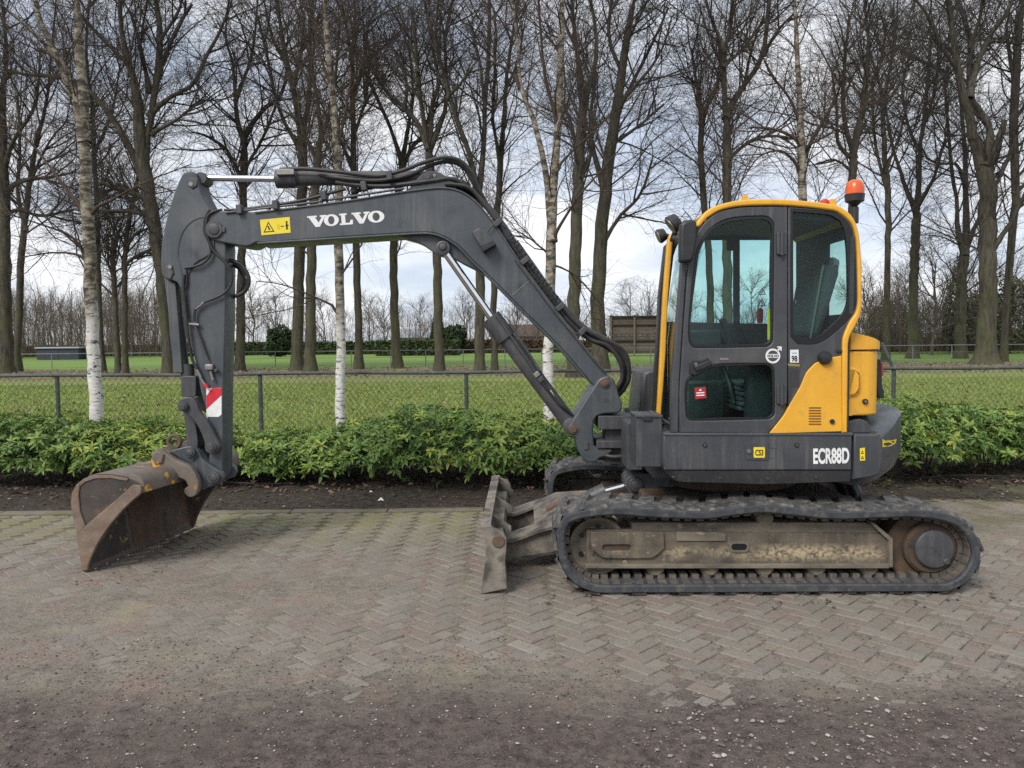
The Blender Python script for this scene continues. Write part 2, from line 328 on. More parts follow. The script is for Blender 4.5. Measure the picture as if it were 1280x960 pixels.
# ================================================================== GROUND
def gridmesh(name, x0, x1, nx, y0, y1, ny, zf, mt):
    xs = np.linspace(x0, x1, nx); ys = np.linspace(y0, y1, ny); X, Y = np.meshgrid(xs, ys); Z = zf(X, Y)
    V = np.stack([X, Y, Z], -1).reshape(-1, 3); i = np.arange(ny - 1)[:, None]; j = np.arange(nx - 1)[None]
    Fq = np.stack([i * nx + j, i * nx + j + 1, (i + 1) * nx + j + 1, (i + 1) * nx + j], -1).reshape(-1, 4)
    return npmesh(name, V, Fq, mt)
KERB = 7.88
def posmat(name, build, rough=0.9, spec=0.3, bump=None):
    mt = bpy.data.materials.new(name); mt.use_nodes = True; t = mt.node_tree; b = t.nodes['Principled BSDF']
    b.inputs['Roughness'].default_value = rough; b.inputs['Specular IOR Level'].default_value = spec
    pos = N(t, 'ShaderNodeNewGeometry').outputs['Position']
    def noise(sc, det=6, ro=0.6, st=None):
        src = pos
        if st:
            mpn = N(t, 'ShaderNodeMapping'); mpn.inputs['Scale'].default_value = st; L(t, pos, mpn.inputs['Vector']); src = mpn.outputs[0]
        n = N(t, 'ShaderNodeTexNoise', Scale=sc, Detail=det, Roughness=ro); L(t, src, n.inputs['Vector']); return n.outputs[0]
    def rng(v, a, bb, lo=0.0, hi=1.0):
        r = N(t, 'ShaderNodeMapRange'); L(t, v, r.inputs['Value'])
        for k, q in zip(('From Min', 'From Max', 'To Min', 'To Max'), (a, bb, lo, hi)): r.inputs[k].default_value = q
        return r.outputs[0]
    def mixc(f, a, bb):
        x = N(t, 'ShaderNodeMix', data_type='RGBA')
        if hasattr(f, 'is_output'): L(t, f, x.inputs[0])
        else: x.inputs[0].default_value = f
        for k, q in ((6, a), (7, bb)):
            if hasattr(q, 'is_output'): L(t, q, x.inputs[k])
            else: x.inputs[k].default_value = (*q, 1)
        return x.outputs[2]
    def mth(op, a, bb):
        x = N(t, 'ShaderNodeMath', operation=op); x.use_clamp = False
        for k, q in ((0, a), (1, bb)):
            if hasattr(q, 'is_output'): L(t, q, x.inputs[k])
            else: x.inputs[k].default_value = q
        return x.outputs[0]
    sp = N(t, 'ShaderNodeSeparateXYZ'); L(t, pos, sp.inputs[0])
    def isl():
        g = N(t, 'ShaderNodeNewGeometry'); oi = N(t, 'ShaderNodeObjectInfo')
        return mth('FRACT', mth('ADD', g.outputs['Random Per Island'], oi.outputs['Random']), 0)
    c = build(noise, rng, mixc, mth, sp, isl)
    L(t, c, b.inputs['Base Color'])
    if bump:
        bp = N(t, 'ShaderNodeBump', Strength=1.0, Distance=bump[0]); L(t, noise(bump[1], 8, 0.7), bp.inputs['Height']); L(t, bp.outputs[0], b.inputs['Normal'])
    return mt
# ---- lawn and far field
def lawn_col(noise, rng, mixc, mth, sp, isl):
    g = mixc(rng(noise(0.9), 0.35, 0.65), (0.155, 0.235, 0.038), (0.225, 0.30, 0.058))
    g = mixc(rng(noise(9, 8, 0.75), 0.48, 0.68), g, (0.21, 0.185, 0.085))
    g = mixc(rng(noise(0.45, 7, .7), 0.52, 0.70, 0, .55), g, (0.20, 0.175, 0.085))
    far = mixc(rng(noise(0.12), 0.3, 0.7), (0.125, 0.20, 0.042), (0.155, 0.235, 0.052))
    leaf = mixc(rng(noise(3, 8, 0.8), 0.35, 0.65), (0.12, 0.085, 0.06), (0.22, 0.155, 0.115))
    y = mth('ADD', sp.outputs[1], mth('MULTIPLY', mth('SUBTRACT', noise(0.16), 0.5), 24))
    lit = mth('MULTIPLY', rng(y, 30, 46), rng(y, 56, 52))
    speck = rng(noise(2.5, 8, 0.8), 0.5, 0.62)
    c = mixc(rng(y, 50, 55), g, far)
    c = mixc(mth('MULTIPLY', lit, rng(noise(0.5, 8, 0.75), 0.33, 0.5)), c, leaf)
    return c
LAWN = posmat('lawn_grass', lawn_col, 0.9, 0.2, (0.02, 30))
lw = plain('lawn', gridmesh('lawn', -190, 190, 70, 10.2, 330, 130, lambda x, y: -0.01 + 0.05 * (fbm(x * .3, y * .3, 3) - .5) * np.clip((y - 10) / 10, 0, 1), LAWN)); tag(lw, kind='structure')
gm = posmat('earth_ground', lambda noise, rng, mixc, mth, sp, isl: mixc(rng(noise(2), .3, .7), (0.06, 0.05, 0.04), (0.1, 0.085, 0.065)), 1.0, 0.1)
gd = plain('ground', gridmesh('ground', -900, 900, 40, -300, 1500, 40, lambda x, y: x * 0 - 0.12, gm)); tag(gd, kind='structure')
# ---- soil bed
def soil_col(noise, rng, mixc, mth, sp, isl):
    c = mixc(rng(noise(14, 8, 0.75), 0.38, 0.62), (0.026, 0.021, 0.017), (0.066, 0.054, 0.042))
    c = mixc(rng(noise(40, 6, 0.7), 0.58, 0.68), c, (0.17, 0.135, 0.10))
    return mixc(mth('MULTIPLY', rng(noise(1.6), 0.5, 0.65), rng(sp.outputs[0], 3.2, 5.0)), c, (0.10, 0.105, 0.05))
SOIL = posmat('bed_soil', soil_col, 0.95, 0.2, (0.012, 60))
def soil_z(x, y):
    h = 0.02 + 0.05 * np.clip((y - 8.0) / 0.5, 0, 1) + 0.05 * (fbm(x * 5, y * 5, 11) - 0.45) + 0.035 * (fbm(x * 22, y * 22, 5, 3) - 0.45)
    return np.where(y < KERB + 0.12, 0.012 + 0 * h, h)
sl = plain('soil_bed', gridmesh('soil_bed', -10, 11, 420, KERB + 0.10, 10.6, 90, soil_z, SOIL)); tag(sl, kind='structure')
# ---- kerb
def kerb_col(noise, rng, mixc, mth, sp, isl):
    c = mixc(rng(noise(6, 8, .7), .35, .65), (0.13, 0.115, 0.092), (0.21, 0.185, 0.148))
    return mixc(rng(noise(3), .42, .60), c, (0.12, 0.115, 0.062))
KM = posmat('kerb_concrete', kerb_col, 0.9, 0.3, (0.004, 80))
kb = empty('kerb', (0, KERB, 0)); tag(kb, kind='structure')
mb = MB().box(-0.496, 0.496, 0.0, 0.13, -0.1, 0.022); kme = mb.mesh('kerb_stone'); kme.materials.append(KM)
for i in range(-9, 6):
    o = plain('kerb_stone', kme, kb); o.location = (i + 0.2, 0, random.uniform(-.008, .006)); o.rotation_euler = (random.uniform(-.02, .02), random.uniform(-.006, .006), random.uniform(-.006, .006))
    b = o.modifiers.new('bevel', 'BEVEL'); b.width = 0.012; b.segments = 2
# ---- paving: bricks in herringbone at 45 degrees
def brick_col(noise, rng, mixc, mth, sp, isl):
    r = isl()
    c = mixc(rng(r, 0.0, 1.0), (0.180, 0.162, 0.137), (0.238, 0.212, 0.178))
    c = mixc(mth('MULTIPLY', rng(mth('FRACT', mth('MULTIPLY', r, 7.3), 0), 0.55, 0.8), 0.7), c, (0.205, 0.155, 0.128))
    c = mixc(mth('MULTIPLY', rng(mth('FRACT', mth('MULTIPLY', r, 13.7), 0), 0.86, 0.95), 0.32), c, (0.30, 0.27, 0.23))
    c = mixc(rng(noise(150, 4, .8), 0.5, 0.7, 0, .5), c, (0.30, 0.265, 0.22))
    c = mixc(rng(noise(24, 7, .85), 0.47, 0.36, 0, .8), c, (0.082, 0.072, 0.062))
    c = mixc(rng(noise(42, 6, .85), 0.55, 0.66, 0, .75), c, (0.33, 0.295, 0.245))
    c = mixc(rng(noise(1.3, 8, .7), 0.45, 0.62, 0, .4), c, (0.185, 0.163, 0.133))
    moss = mth('MULTIPLY', rng(sp.outputs[1], 6.3, 7.5), rng(noise(2.6, 8, .7), 0.36, 0.56))
    return mixc(mth('MULTIPLY', moss, 0.75), c, (0.185, 0.175, 0.075))
BRICK = posmat('paving_brick', brick_col, 0.85, 0.3, (0.008, 60))
BL_, BW_ = 0.212, 0.106
def brick_verts(l, w_, z0=-0.06, c=0.006):
    a, b = l / 2 - 0.0042, w_ / 2 - 0.0042
    top = [(-a + c, -b + c, 0), (a - c, -b + c, 0), (a - c, b - c, 0), (-a + c, b - c, 0)]
    mid = [(-a, -b, -c), (a, -b, -c), (a, b, -c), (-a, b, -c)]
    low = [(-a, -b, -0.03), (a, -b, -0.03), (a, b, -0.03), (-a, b, -0.03)]
    f = [(0, 1, 2, 3)] + [(4 + i, 4 + (i + 1) % 4, (i + 1) % 4, i) for i in range(4)] + [(8 + i, 8 + (i + 1) % 4, 4 + (i + 1) % 4, 4 + i) for i in range(4)]
    return np.array(top + mid + low, float), np.array(f)
bv, bf = brick_verts(BL_, BW_)
cells = []
cs_, sn_ = math.cos(R(45)), math.sin(R(45)); q = BW_
for i in range(-90, 91):
    for j in range(-90, 91):
        k = (i - j) % 4
        if k == 0: cx, cy, an = (i + 1) * q, (j + 0.5) * q, 0.0            # lies along u
        elif k == 2 + 0 and False: continue
        elif k == 3: cx, cy, an = (i + 0.5) * q, (j + 0.0) * q, 90.0
        else: continue
        cells.append((cx, cy, an))
# herringbone check: u-bricks at cells (i,j),(i+1,j) with i-j=0 mod 4; v-bricks at (i,j-1),(i,j) with i-j=3 mod 4
bricks = []
for cx, cy, an in cells:
    x, y = cx * cs_ - cy * sn_ + 0.4, cx * sn_ + cy * cs_ + 5.9
    if 2.4 < y < KERB - 0.06 and abs(x) < 1.5 + 0.74 * y: bricks.append((x, y, an + 45))
bricks.sort(key=lambda b: -(0 if b[1] < 3.85 else 1) * 1e3 + b[1] * 10 + abs(b[0]))
bme = bpy.data.meshes.new('brick'); bme.from_pydata([tuple(v) for v in bv], [], [tuple(int(k) for k in f) for f in bf]); bme.materials.append(BRICK)
pave = plain('paving', gridmesh('paving', -9.5, 10.5, 8, -6, KERB + 0.11, 8, lambda x, y: x * 0 - 0.02, posmat('bedding_sand', lambda noise, rng, mixc, mth, sp, isl: mixc(rng(noise(8), .3, .7), (0.17, 0.145, 0.105), (0.24, 0.205, 0.14)), 1.0, 0.1))); tag(pave, kind='structure')
def brick_pose(x, y):
    z = 0.010 * (fbm(np.array(x * 1.3), np.array(y * 1.3), 21) - 0.47) + random.uniform(-0.0025, 0.0025)
    return float(z), random.uniform(-.012, .012), random.uniform(-.012, .012), random.uniform(-.012, .012)
VV, FF = [], []; nb_ = 0
for n_, (x, y, an) in enumerate(bricks):
    z, rx, ry, rz = brick_pose(x, y); mm = Matrix.Translation((x, y, z)) @ Matrix.Rotation(R(an) + rz, 4, 'Z') @ Matrix.Rotation(rx, 4, 'X') @ Matrix.Rotation(ry, 4, 'Y')
    if nb_ < 300 and y > 3.85 and abs(x) < 0.68 * y:
        o = plain('brick', bme, pave); o.matrix_local = mm; nb_ += 1
    else:
        M4 = np.array(mm); VV.append(bv @ M4[:3, :3].T + M4[:3, 3]); FF.append(bf + 12 * (len(VV) - 1))
o = plain('brick_field', npmesh('brick_field', np.concatenate(VV), np.concatenate(FF), BRICK), pave); tag(o, kind='stuff')
o.data.polygons.foreach_set('use_smooth', [False] * len(o.data.polygons))
# ---- loose dirt and grit lying over the bricks
def dirt_z(x, y):
    yy = y + 1.5 * (fbm(x * 0.6, y * 0.6, 31) - 0.47) + 0.3 * (fbm(x * 4, y * 4, 35) - .47)
    near = np.clip((4.28 - yy) / 0.7, 0, 1)
    mid = np.clip(1 - np.abs(yy - 5.5 - 0.25 * x * (x < 0)) / 1.6, 0, 1)
    left = np.clip((0.4 - x) / 1.8, 0, 1) * mid
    right = np.clip((x - 3.3) / 1.2, 0, 1) * np.clip((y - 6.6 + 0.5 * fbm(x * 1.2, y * 1.2, 9)) / 0.5, 0, 1)
    base = -0.0120 + 0.0085 * (fbm(x * 2.2, y * 2.2, 41) - 0.47)
    z = base + 0.030 * near + 0.0160 * left + 0.028 * right + 0.003 * np.clip(1 - np.abs(y - 6.2) / 1.5, 0, 1)
    fine = (fbm(x * 16, y * 16, 43, 3) - 0.44)
    z = z + fine * (0.004 + 0.026 * near ** 1.5 + 0.01 * right) + 0.028 * near * (fbm(x * 2.5, y * 2.5, 47) - .45)
    return np.where(y > KERB - 0.01, np.where(right > .3, 0.028 + .012 * fine, -0.03), z)
def dirt_col(noise, rng, mixc, mth, sp, isl):
    y = mth('ADD', sp.outputs[1], mth('ADD', mth('MULTIPLY', mth('SUBTRACT', noise(0.8, 8, .65), 0.5), 1.5), mth('MULTIPLY', mth('SUBTRACT', noise(9, 8, .75), 0.5), 0.8)))
    sand = mixc(rng(noise(5, 8, .7), .35, .65), (0.175, 0.154, 0.126), (0.258, 0.226, 0.184))
    sand = mixc(rng(noise(2.2), .5, .66), sand, (0.25, 0.185, 0.15))
    sand = mixc(rng(noise(45, 6, .7), .56, .66), sand, (0.12, 0.102, 0.085))
    sand = mixc(rng(noise(40, 6, .85), 0.55, 0.66, 0, .8), sand, (0.36, 0.32, 0.27))
    sand = mixc(rng(noise(20, 8, .85), 0.47, 0.36, 0, .85), sand, (0.085, 0.072, 0.062))
    sand = mixc(rng(noise(1.7, 6, .7), .54, .68, 0, .8), sand, (0.30, 0.255, 0.175))
    dark = mixc(rng(noise(16, 9, .85), .40, .60), (0.056, 0.043, 0.038), (0.16, 0.128, 0.109))
    dark = mixc(rng(noise(1.1, 6, .6), .52, .72), dark, (0.12, 0.098, 0.08))
    dark = mixc(rng(noise(160, 3, .6), .62, .68), dark, (0.26, 0.225, 0.205))
    c = mixc(rng(y, 4.02, 3.45), sand, dark)
    return mixc(mth('MULTIPLY', rng(sp.outputs[1], 6.4, 7.4), rng(noise(2.4), .42, .6)), c, (0.13, 0.12, 0.07))
DIRT = posmat('loose_dirt', dirt_col, 0.95, 0.25, (0.016, 55))
dt = plain('loose_dirt', gridmesh('loose_dirt', -7.6, 8.2, 430, 2.55, KERB + 0.35, 230, dirt_z, DIRT)); tag(dt, kind='structure')
nf = plain('dirt_track', gridmesh('dirt_track', -9.5, 10.5, 160, -6, 2.56, 120, lambda x, y: dirt_z(x, y) - 0.002, DIRT)); tag(nf, kind='structure')
# stones
def stones(name, n, xr, yr, smin, smax, pw, ramp_, seed, yb=1.0, zf=dirt_z):
    rg = np.random.default_rng(seed)
    y = yr[0] + (yr[1] - yr[0]) * rg.random(n) ** yb; x = (rg.random(n) * 2 - 1) * (0.72 * y + 0.3) if xr is None else xr[0] + (xr[1] - xr[0]) * rg.random(n)
    s = smin + (smax - smin) * rg.random(n) ** pw; z = zf(x, y) + s * 0.25
    base = np.array([(1, 0, 0), (0, 1, 0), (-1, 0, 0), (0, -1, 0), (0, 0, 1), (.5, .5, .6), (-.5, .55, .6), (-.5, -.5, .65), (.55, -.5, .6)], float)
    f = np.array([(0, 1, 5), (1, 2, 6), (2, 3, 7), (3, 0, 8), (0, 5, 8), (1, 6, 5), (2, 7, 6), (3, 8, 7), (5, 6, 4), (6, 7, 4), (7, 8, 4), (8, 5, 4)])
    v = base[None] * (0.7 + 0.6 * rg.random((n, 9, 3))) * s[:, None, None] * np.stack([1 + .5 * rg.random(n), .7 + .4 * rg.random(n), .5 + .3 * rg.random(n)], 1)[:, None] / 2
    a = rg.random(n) * 6.28; c_, s_ = np.cos(a), np.sin(a)
    vx = v[..., 0] * c_[:, None] - v[..., 1] * s_[:, None] + x[:, None]; vy = v[..., 0] * s_[:, None] + v[..., 1] * c_[:, None] + y[:, None]
    V = np.stack([vx, vy, v[..., 2] + z[:, None]], -1).reshape(-1, 3); Fq = (f[None] + 9 * np.arange(n)[:, None, None]).reshape(-1, 3)
    t = np.repeat(rg.random(n), 9)
    o = plain(name, npmesh(name, V, Fq, ramp_, t)); o.data.polygons.foreach_set('use_smooth', [False] * len(Fq)); tag(o, kind='stuff'); return o
STONE = tintmat('gravel_stone', [(0, (0.03, 0.024, 0.024)), (0.5, (0.07, 0.056, 0.053)), (0.78, (0.13, 0.108, 0.098)), (0.90, (0.21, 0.18, 0.165)), (0.975, (0.44, 0.41, 0.37)), (1.0, (0.22, 0.12, 0.09))], 0.85)
STONEL = tintmat('pale_gravel', [(0, (0.08, 0.066, 0.06)), (.45, (0.15, 0.125, 0.112)), (.8, (0.26, 0.225, 0.2)), (1, (0.46, 0.42, 0.37))], .85)
GRITM = tintmat('sandy_grit', [(0, (0.08, 0.068, 0.058)), (.5, (0.17, 0.148, 0.12)), (.9, (0.26, 0.225, 0.18)), (1, (0.42, 0.38, 0.32))], .9)
stones('gravel', 12500, None, (2.7, 4.55), 0.003, 0.013, 3, STONE, 5, 1.1)
stones('gravel', 1500, (0.5, 4.0), (2.8, 3.7), 0.006, 0.026, 3, STONEL, 6)
stones('gravel', 700, (-3.5, 0.5), (2.8, 3.8), 0.006, 0.018, 3, STONEL, 7)
stones('grit', 4500, None, (3.8, 7.4), 0.0015, 0.0075, 3, GRITM, 8, 1.3)
CRUMB_SHADE = tintmat('contact_shade_crumb', [(0, (0.05, 0.042, 0.034)), (.6, (0.10, 0.083, 0.064)), (1, (0.16, 0.135, 0.10))], .95)
stones('contact_shade_crumbs', 700, (0.2, 3.4), (4.95, 5.75), 0.006, 0.032, 3, CRUMB_SHADE, 18, 1.0)  # mud-coloured dark crumbs added to deepen the contact shadow by the near track
stones('contact_shade_crumbs', 220, (-3.3, -2.7), (5.5, 7.2), 0.005, 0.025, 3, CRUMB_SHADE, 19, 1.0)  # the same dark crumbs, added as contact shadow round the bucket
CLOD = tintmat('soil_clod', [(0, (0.035, 0.028, 0.022)), (0.6, (0.075, 0.06, 0.046)), (0.92, (0.14, 0.11, 0.085)), (1.0, (0.3, 0.27, 0.23))], 0.95)
stones('soil_clods', 5500, (-7.5, 8.5), (8.02, 9.6), 0.008, 0.04, 3, CLOD, 9, 1.0, soil_z)
# leaf litter: small curled quads
def litter(name, n, xr, yr, size, mt, seed, zf, tilt=0.5):
    rg = np.random.default_rng(seed); x = xr[0] + (xr[1] - xr[0]) * rg.random(n); y = yr[0] + (yr[1] - yr[0]) * rg.random(n); z = zf(x, y) + 0.008
    a = rg.random(n) * 6.28; s = size * (.6 + .8 * rg.random(n)); ct, st = np.cos(a), np.sin(a)
    loc = np.array([(-1, 0, .15), (0, -.5, 0), (1, 0, .2), (0, .5, 0.1)]); v = loc[None] * s[:, None, None] * .5
    v[..., 2] += tilt * s[:, None] * (rg.random((n, 4)) - .3)
    V = np.stack([v[..., 0] * ct[:, None] - v[..., 1] * st[:, None] + x[:, None], v[..., 0] * st[:, None] + v[..., 1] * ct[:, None] + y[:, None], v[..., 2] + z[:, None]], -1).reshape(-1, 3)
    o = plain(name, npmesh(name, V, np.arange(4 * n).reshape(n, 4), mt, np.repeat(rg.random(n), 4))); tag(o, kind='stuff'); return o
LITT = tintmat('fallen_leaf', [(0, (0.06, 0.035, 0.022)), (0.5, (0.12, 0.07, 0.045)), (0.85, (0.2, 0.12, 0.08)), (1, (0.3, 0.22, 0.15))], 0.8)
litter('leaf_litter', 1800, (-7.5, 8.5), (8.6, 10.3), 0.07, LITT, 12, soil_z)
litter('fallen_leaves', 5000, (-16, 18), (10.6, 30), 0.09, LITT, 13, lambda x, y: x * 0 + 0.02)
litter('fallen_leaves', 7000, (-34, 40), (38, 54), 0.14, LITT, 14, lambda x, y: x * 0 + 0.03)
# grass blades
def grass(n, yr, seed, h0):
    rg = np.random.default_rng(seed); y = yr[0] + (yr[1] - yr[0]) * rg.random(n) ** 1.4; x = (rg.random(n) * 2 - 1) * (0.74 * y)
    h = h0 * (.5 + rg.random(n)); a = rg.random(n) * 6.28; w_ = 0.006 + 0.006 * rg.random(n) + y * 0.0004
    lx = (rg.random(n) - .5) * h; ly = (rg.random(n) - .5) * h
    V = np.stack([np.stack([x - w_ * np.cos(a), y - w_ * np.sin(a), x * 0 - .01], 1), np.stack([x + w_ * np.cos(a), y + w_ * np.sin(a), x * 0 - .01], 1), np.stack([x + lx, y + ly, h], 1)], 1).reshape(-1, 3)
    return npmesh('grass', V, np.arange(3 * n).reshape(n, 3), tintmat('grass_blade', [(0, (0.11, 0.17, 0.03)), (0.55, (0.19, 0.265, 0.05)), (0.8, (0.24, 0.26, 0.08)), (1, (0.30, 0.24, 0.12))], 0.6, 0.3, 0.25) if 'grass_blade' not in bpy.data.materials else bpy.data.materials['grass_blade'], np.repeat(rg.random(n), 3))
tag(plain('grass', grass(90000, (10.5, 34), 3, 0.05)), kind='stuff')

# ================================================================== TREES
def tubes(Pn, Rn, S_):
    """Pn (N,K,3), Rn (N,K) -> verts, quads"""
    n, K, _ = Pn.shape; T = np.empty_like(Pn); T[:, 1:-1] = Pn[:, 2:] - Pn[:, :-2]; T[:, 0] = Pn[:, 1] - Pn[:, 0]; T[:, -1] = Pn[:, -1] - Pn[:, -2]
    T /= np.linalg.norm(T, axis=2, keepdims=True) + 1e-9
    ref = np.where(np.abs(T[:, :1, 2:3]) > 0.8, np.array([[[1., 0, 0]]]), np.array([[[0, 0, 1.]]]))
    U = np.cross(T, np.broadcast_to(ref, T.shape)); U /= np.linalg.norm(U, axis=2, keepdims=True) + 1e-9
    B = np.cross(T, U); a = np.arange(S_) * 2 * np.pi / S_
    V = Pn[:, :, None] + Rn[:, :, None, None] * (U[:, :, None] * np.cos(a)[None, None, :, None] + B[:, :, None] * np.sin(a)[None, None, :, None])
    idx = np.arange(n * K * S_).reshape(n, K, S_); nx = np.roll(idx, -1, 2)
    Fq = np.stack([idx[:, :-1], nx[:, :-1], nx[:, 1:], idx[:, 1:]], -1).reshape(-1, 4)
    return V.reshape(-1, 3), Fq
def polyres(pts, rad, K):
    pts = np.array([tuple(p) for p in pts]); seg = np.linalg.norm(np.diff(pts, axis=0), axis=1); s = np.concatenate([[0], np.cumsum(seg)]); q = np.linspace(0, s[-1], K)
    return np.stack([np.interp(q, s, pts[:, k]) for k in range(3)], 1), np.interp(q, s, rad)
def grow(rg, Pp, Rp, n, t0, Lf, ang, K, wander, up, rk, rmax, rtip=0.25, t1=1.0):
    """n children spread over parents (N,Kp,3)"""
    N_, Kp, _ = Pp.shape; ln = np.linalg.norm(np.diff(Pp, axis=1), axis=2).sum(1); pr = ln / ln.sum()
    pi = rg.choice(N_, n, p=pr); t = t0 + (t1 - t0) * rg.random(n) ** 0.85; f = t * (Kp - 1); i0 = np.minimum(f.astype(int), Kp - 2); fr = f - i0
    pos = Pp[pi, i0] * (1 - fr)[:, None] + Pp[pi, i0 + 1] * fr[:, None]; rp_ = Rp[pi, i0] * (1 - fr) + Rp[pi, i0 + 1] * fr
    T = Pp[pi, i0 + 1] - Pp[pi, i0]; T /= np.linalg.norm(T, axis=1, keepdims=True) + 1e-9
    rv = rg.normal(size=(n, 3)); rv -= T * (rv * T).sum(1, keepdims=True); rv /= np.linalg.norm(rv, axis=1, keepdims=True)
    an = R(ang) * (0.6 + 0.8 * rg.random(n)); d = T * np.cos(an)[:, None] + rv * np.sin(an)[:, None]
    Ln = Lf(ln[pi], t) * (0.6 + 0.8 * rg.random(n)); st = Ln / (K - 1); out = np.empty((n, K, 3)); out[:, 0] = pos
    for k in range(1, K):
        d = d + rg.normal(size=(n, 3)) * wander + np.array([0, 0, up]); d /= np.linalg.norm(d, axis=1, keepdims=True)
        out[:, k] = out[:, k - 1] + d * st[:, None]
    r0 = np.minimum(np.minimum(rp_ * 0.75, Ln * rk), rmax); rr = r0[:, None] * np.linspace(1, rtip, K)[None]
    return out, rr
def bark(name, dark, light, green, amt):
    return posmat(name, lambda noise, rng, mixc, mth, sp, isl: mixc(mth('MULTIPLY', rng(noise(0.7, 6, .65), 0.4, 0.65), rng(sp.outputs[2], 9, 2, 0.1, amt)), mixc(rng(noise(6, 8, .8, (1, 1, .18)), .40, .60), dark, light), green), 0.92, 0.2, (0.03, 9))
BARK = bark('tree_bark', (0.033, 0.029, 0.024), (0.10, 0.089, 0.070), (0.078, 0.083, 0.038), 0.85)
TWIG = mat('twig_bark', (0.046, 0.040, 0.038), (0.076, 0.067, 0.063), 0.8, 0.95, coord='pos', spec=0.1)
def birch_col(noise, rng, mixc, mth, sp, isl):
    c = mixc(rng(noise(16, 8, .7), .35, .65), (0.52, 0.50, 0.46), (0.72, 0.70, 0.66))
    c = mixc(rng(noise(6, 7, .75, (1, 1, 4.5)), .555, .60), c, (0.05, 0.043, 0.037))
    c = mixc(rng(noise(4.5, 8, .8, (1, 1, 1.6)), .565, .60), c, (0.06, 0.052, 0.044))
    c = mixc(rng(noise(2.2, 6, .7), .5, .7, 0, .5), c, (0.36, 0.33, 0.26))
    hi = mixc(rng(noise(9, 8, .7, (1, 1, 1.5)), .40, .6), (0.085, 0.07, 0.045), (0.36, 0.32, 0.25))
    hi = mixc(rng(noise(5, 7, .75, (1, 1, 3)), .50, .57), hi, (0.045, 0.038, 0.03))
    f = rng(mth('ADD', sp.outputs[2], mth('MULTIPLY', mth('SUBTRACT', noise(4), 0.5), 1.6)), 1.75, 2.4)
    return mixc(f, c, hi)
BIRCH = posmat('birch_bark', birch_col, 0.75, 0.3, (0.006, 60))
BTWIG = mat('birch_twig', (0.055, 0.042, 0.034), (0.085, 0.064, 0.05), 3, 0.9, coord='pos', spec=0.15)
def hz_depth(px, py): return EYE * F_PX / max(4.0, py - horizon(px))
NTREE = [0]
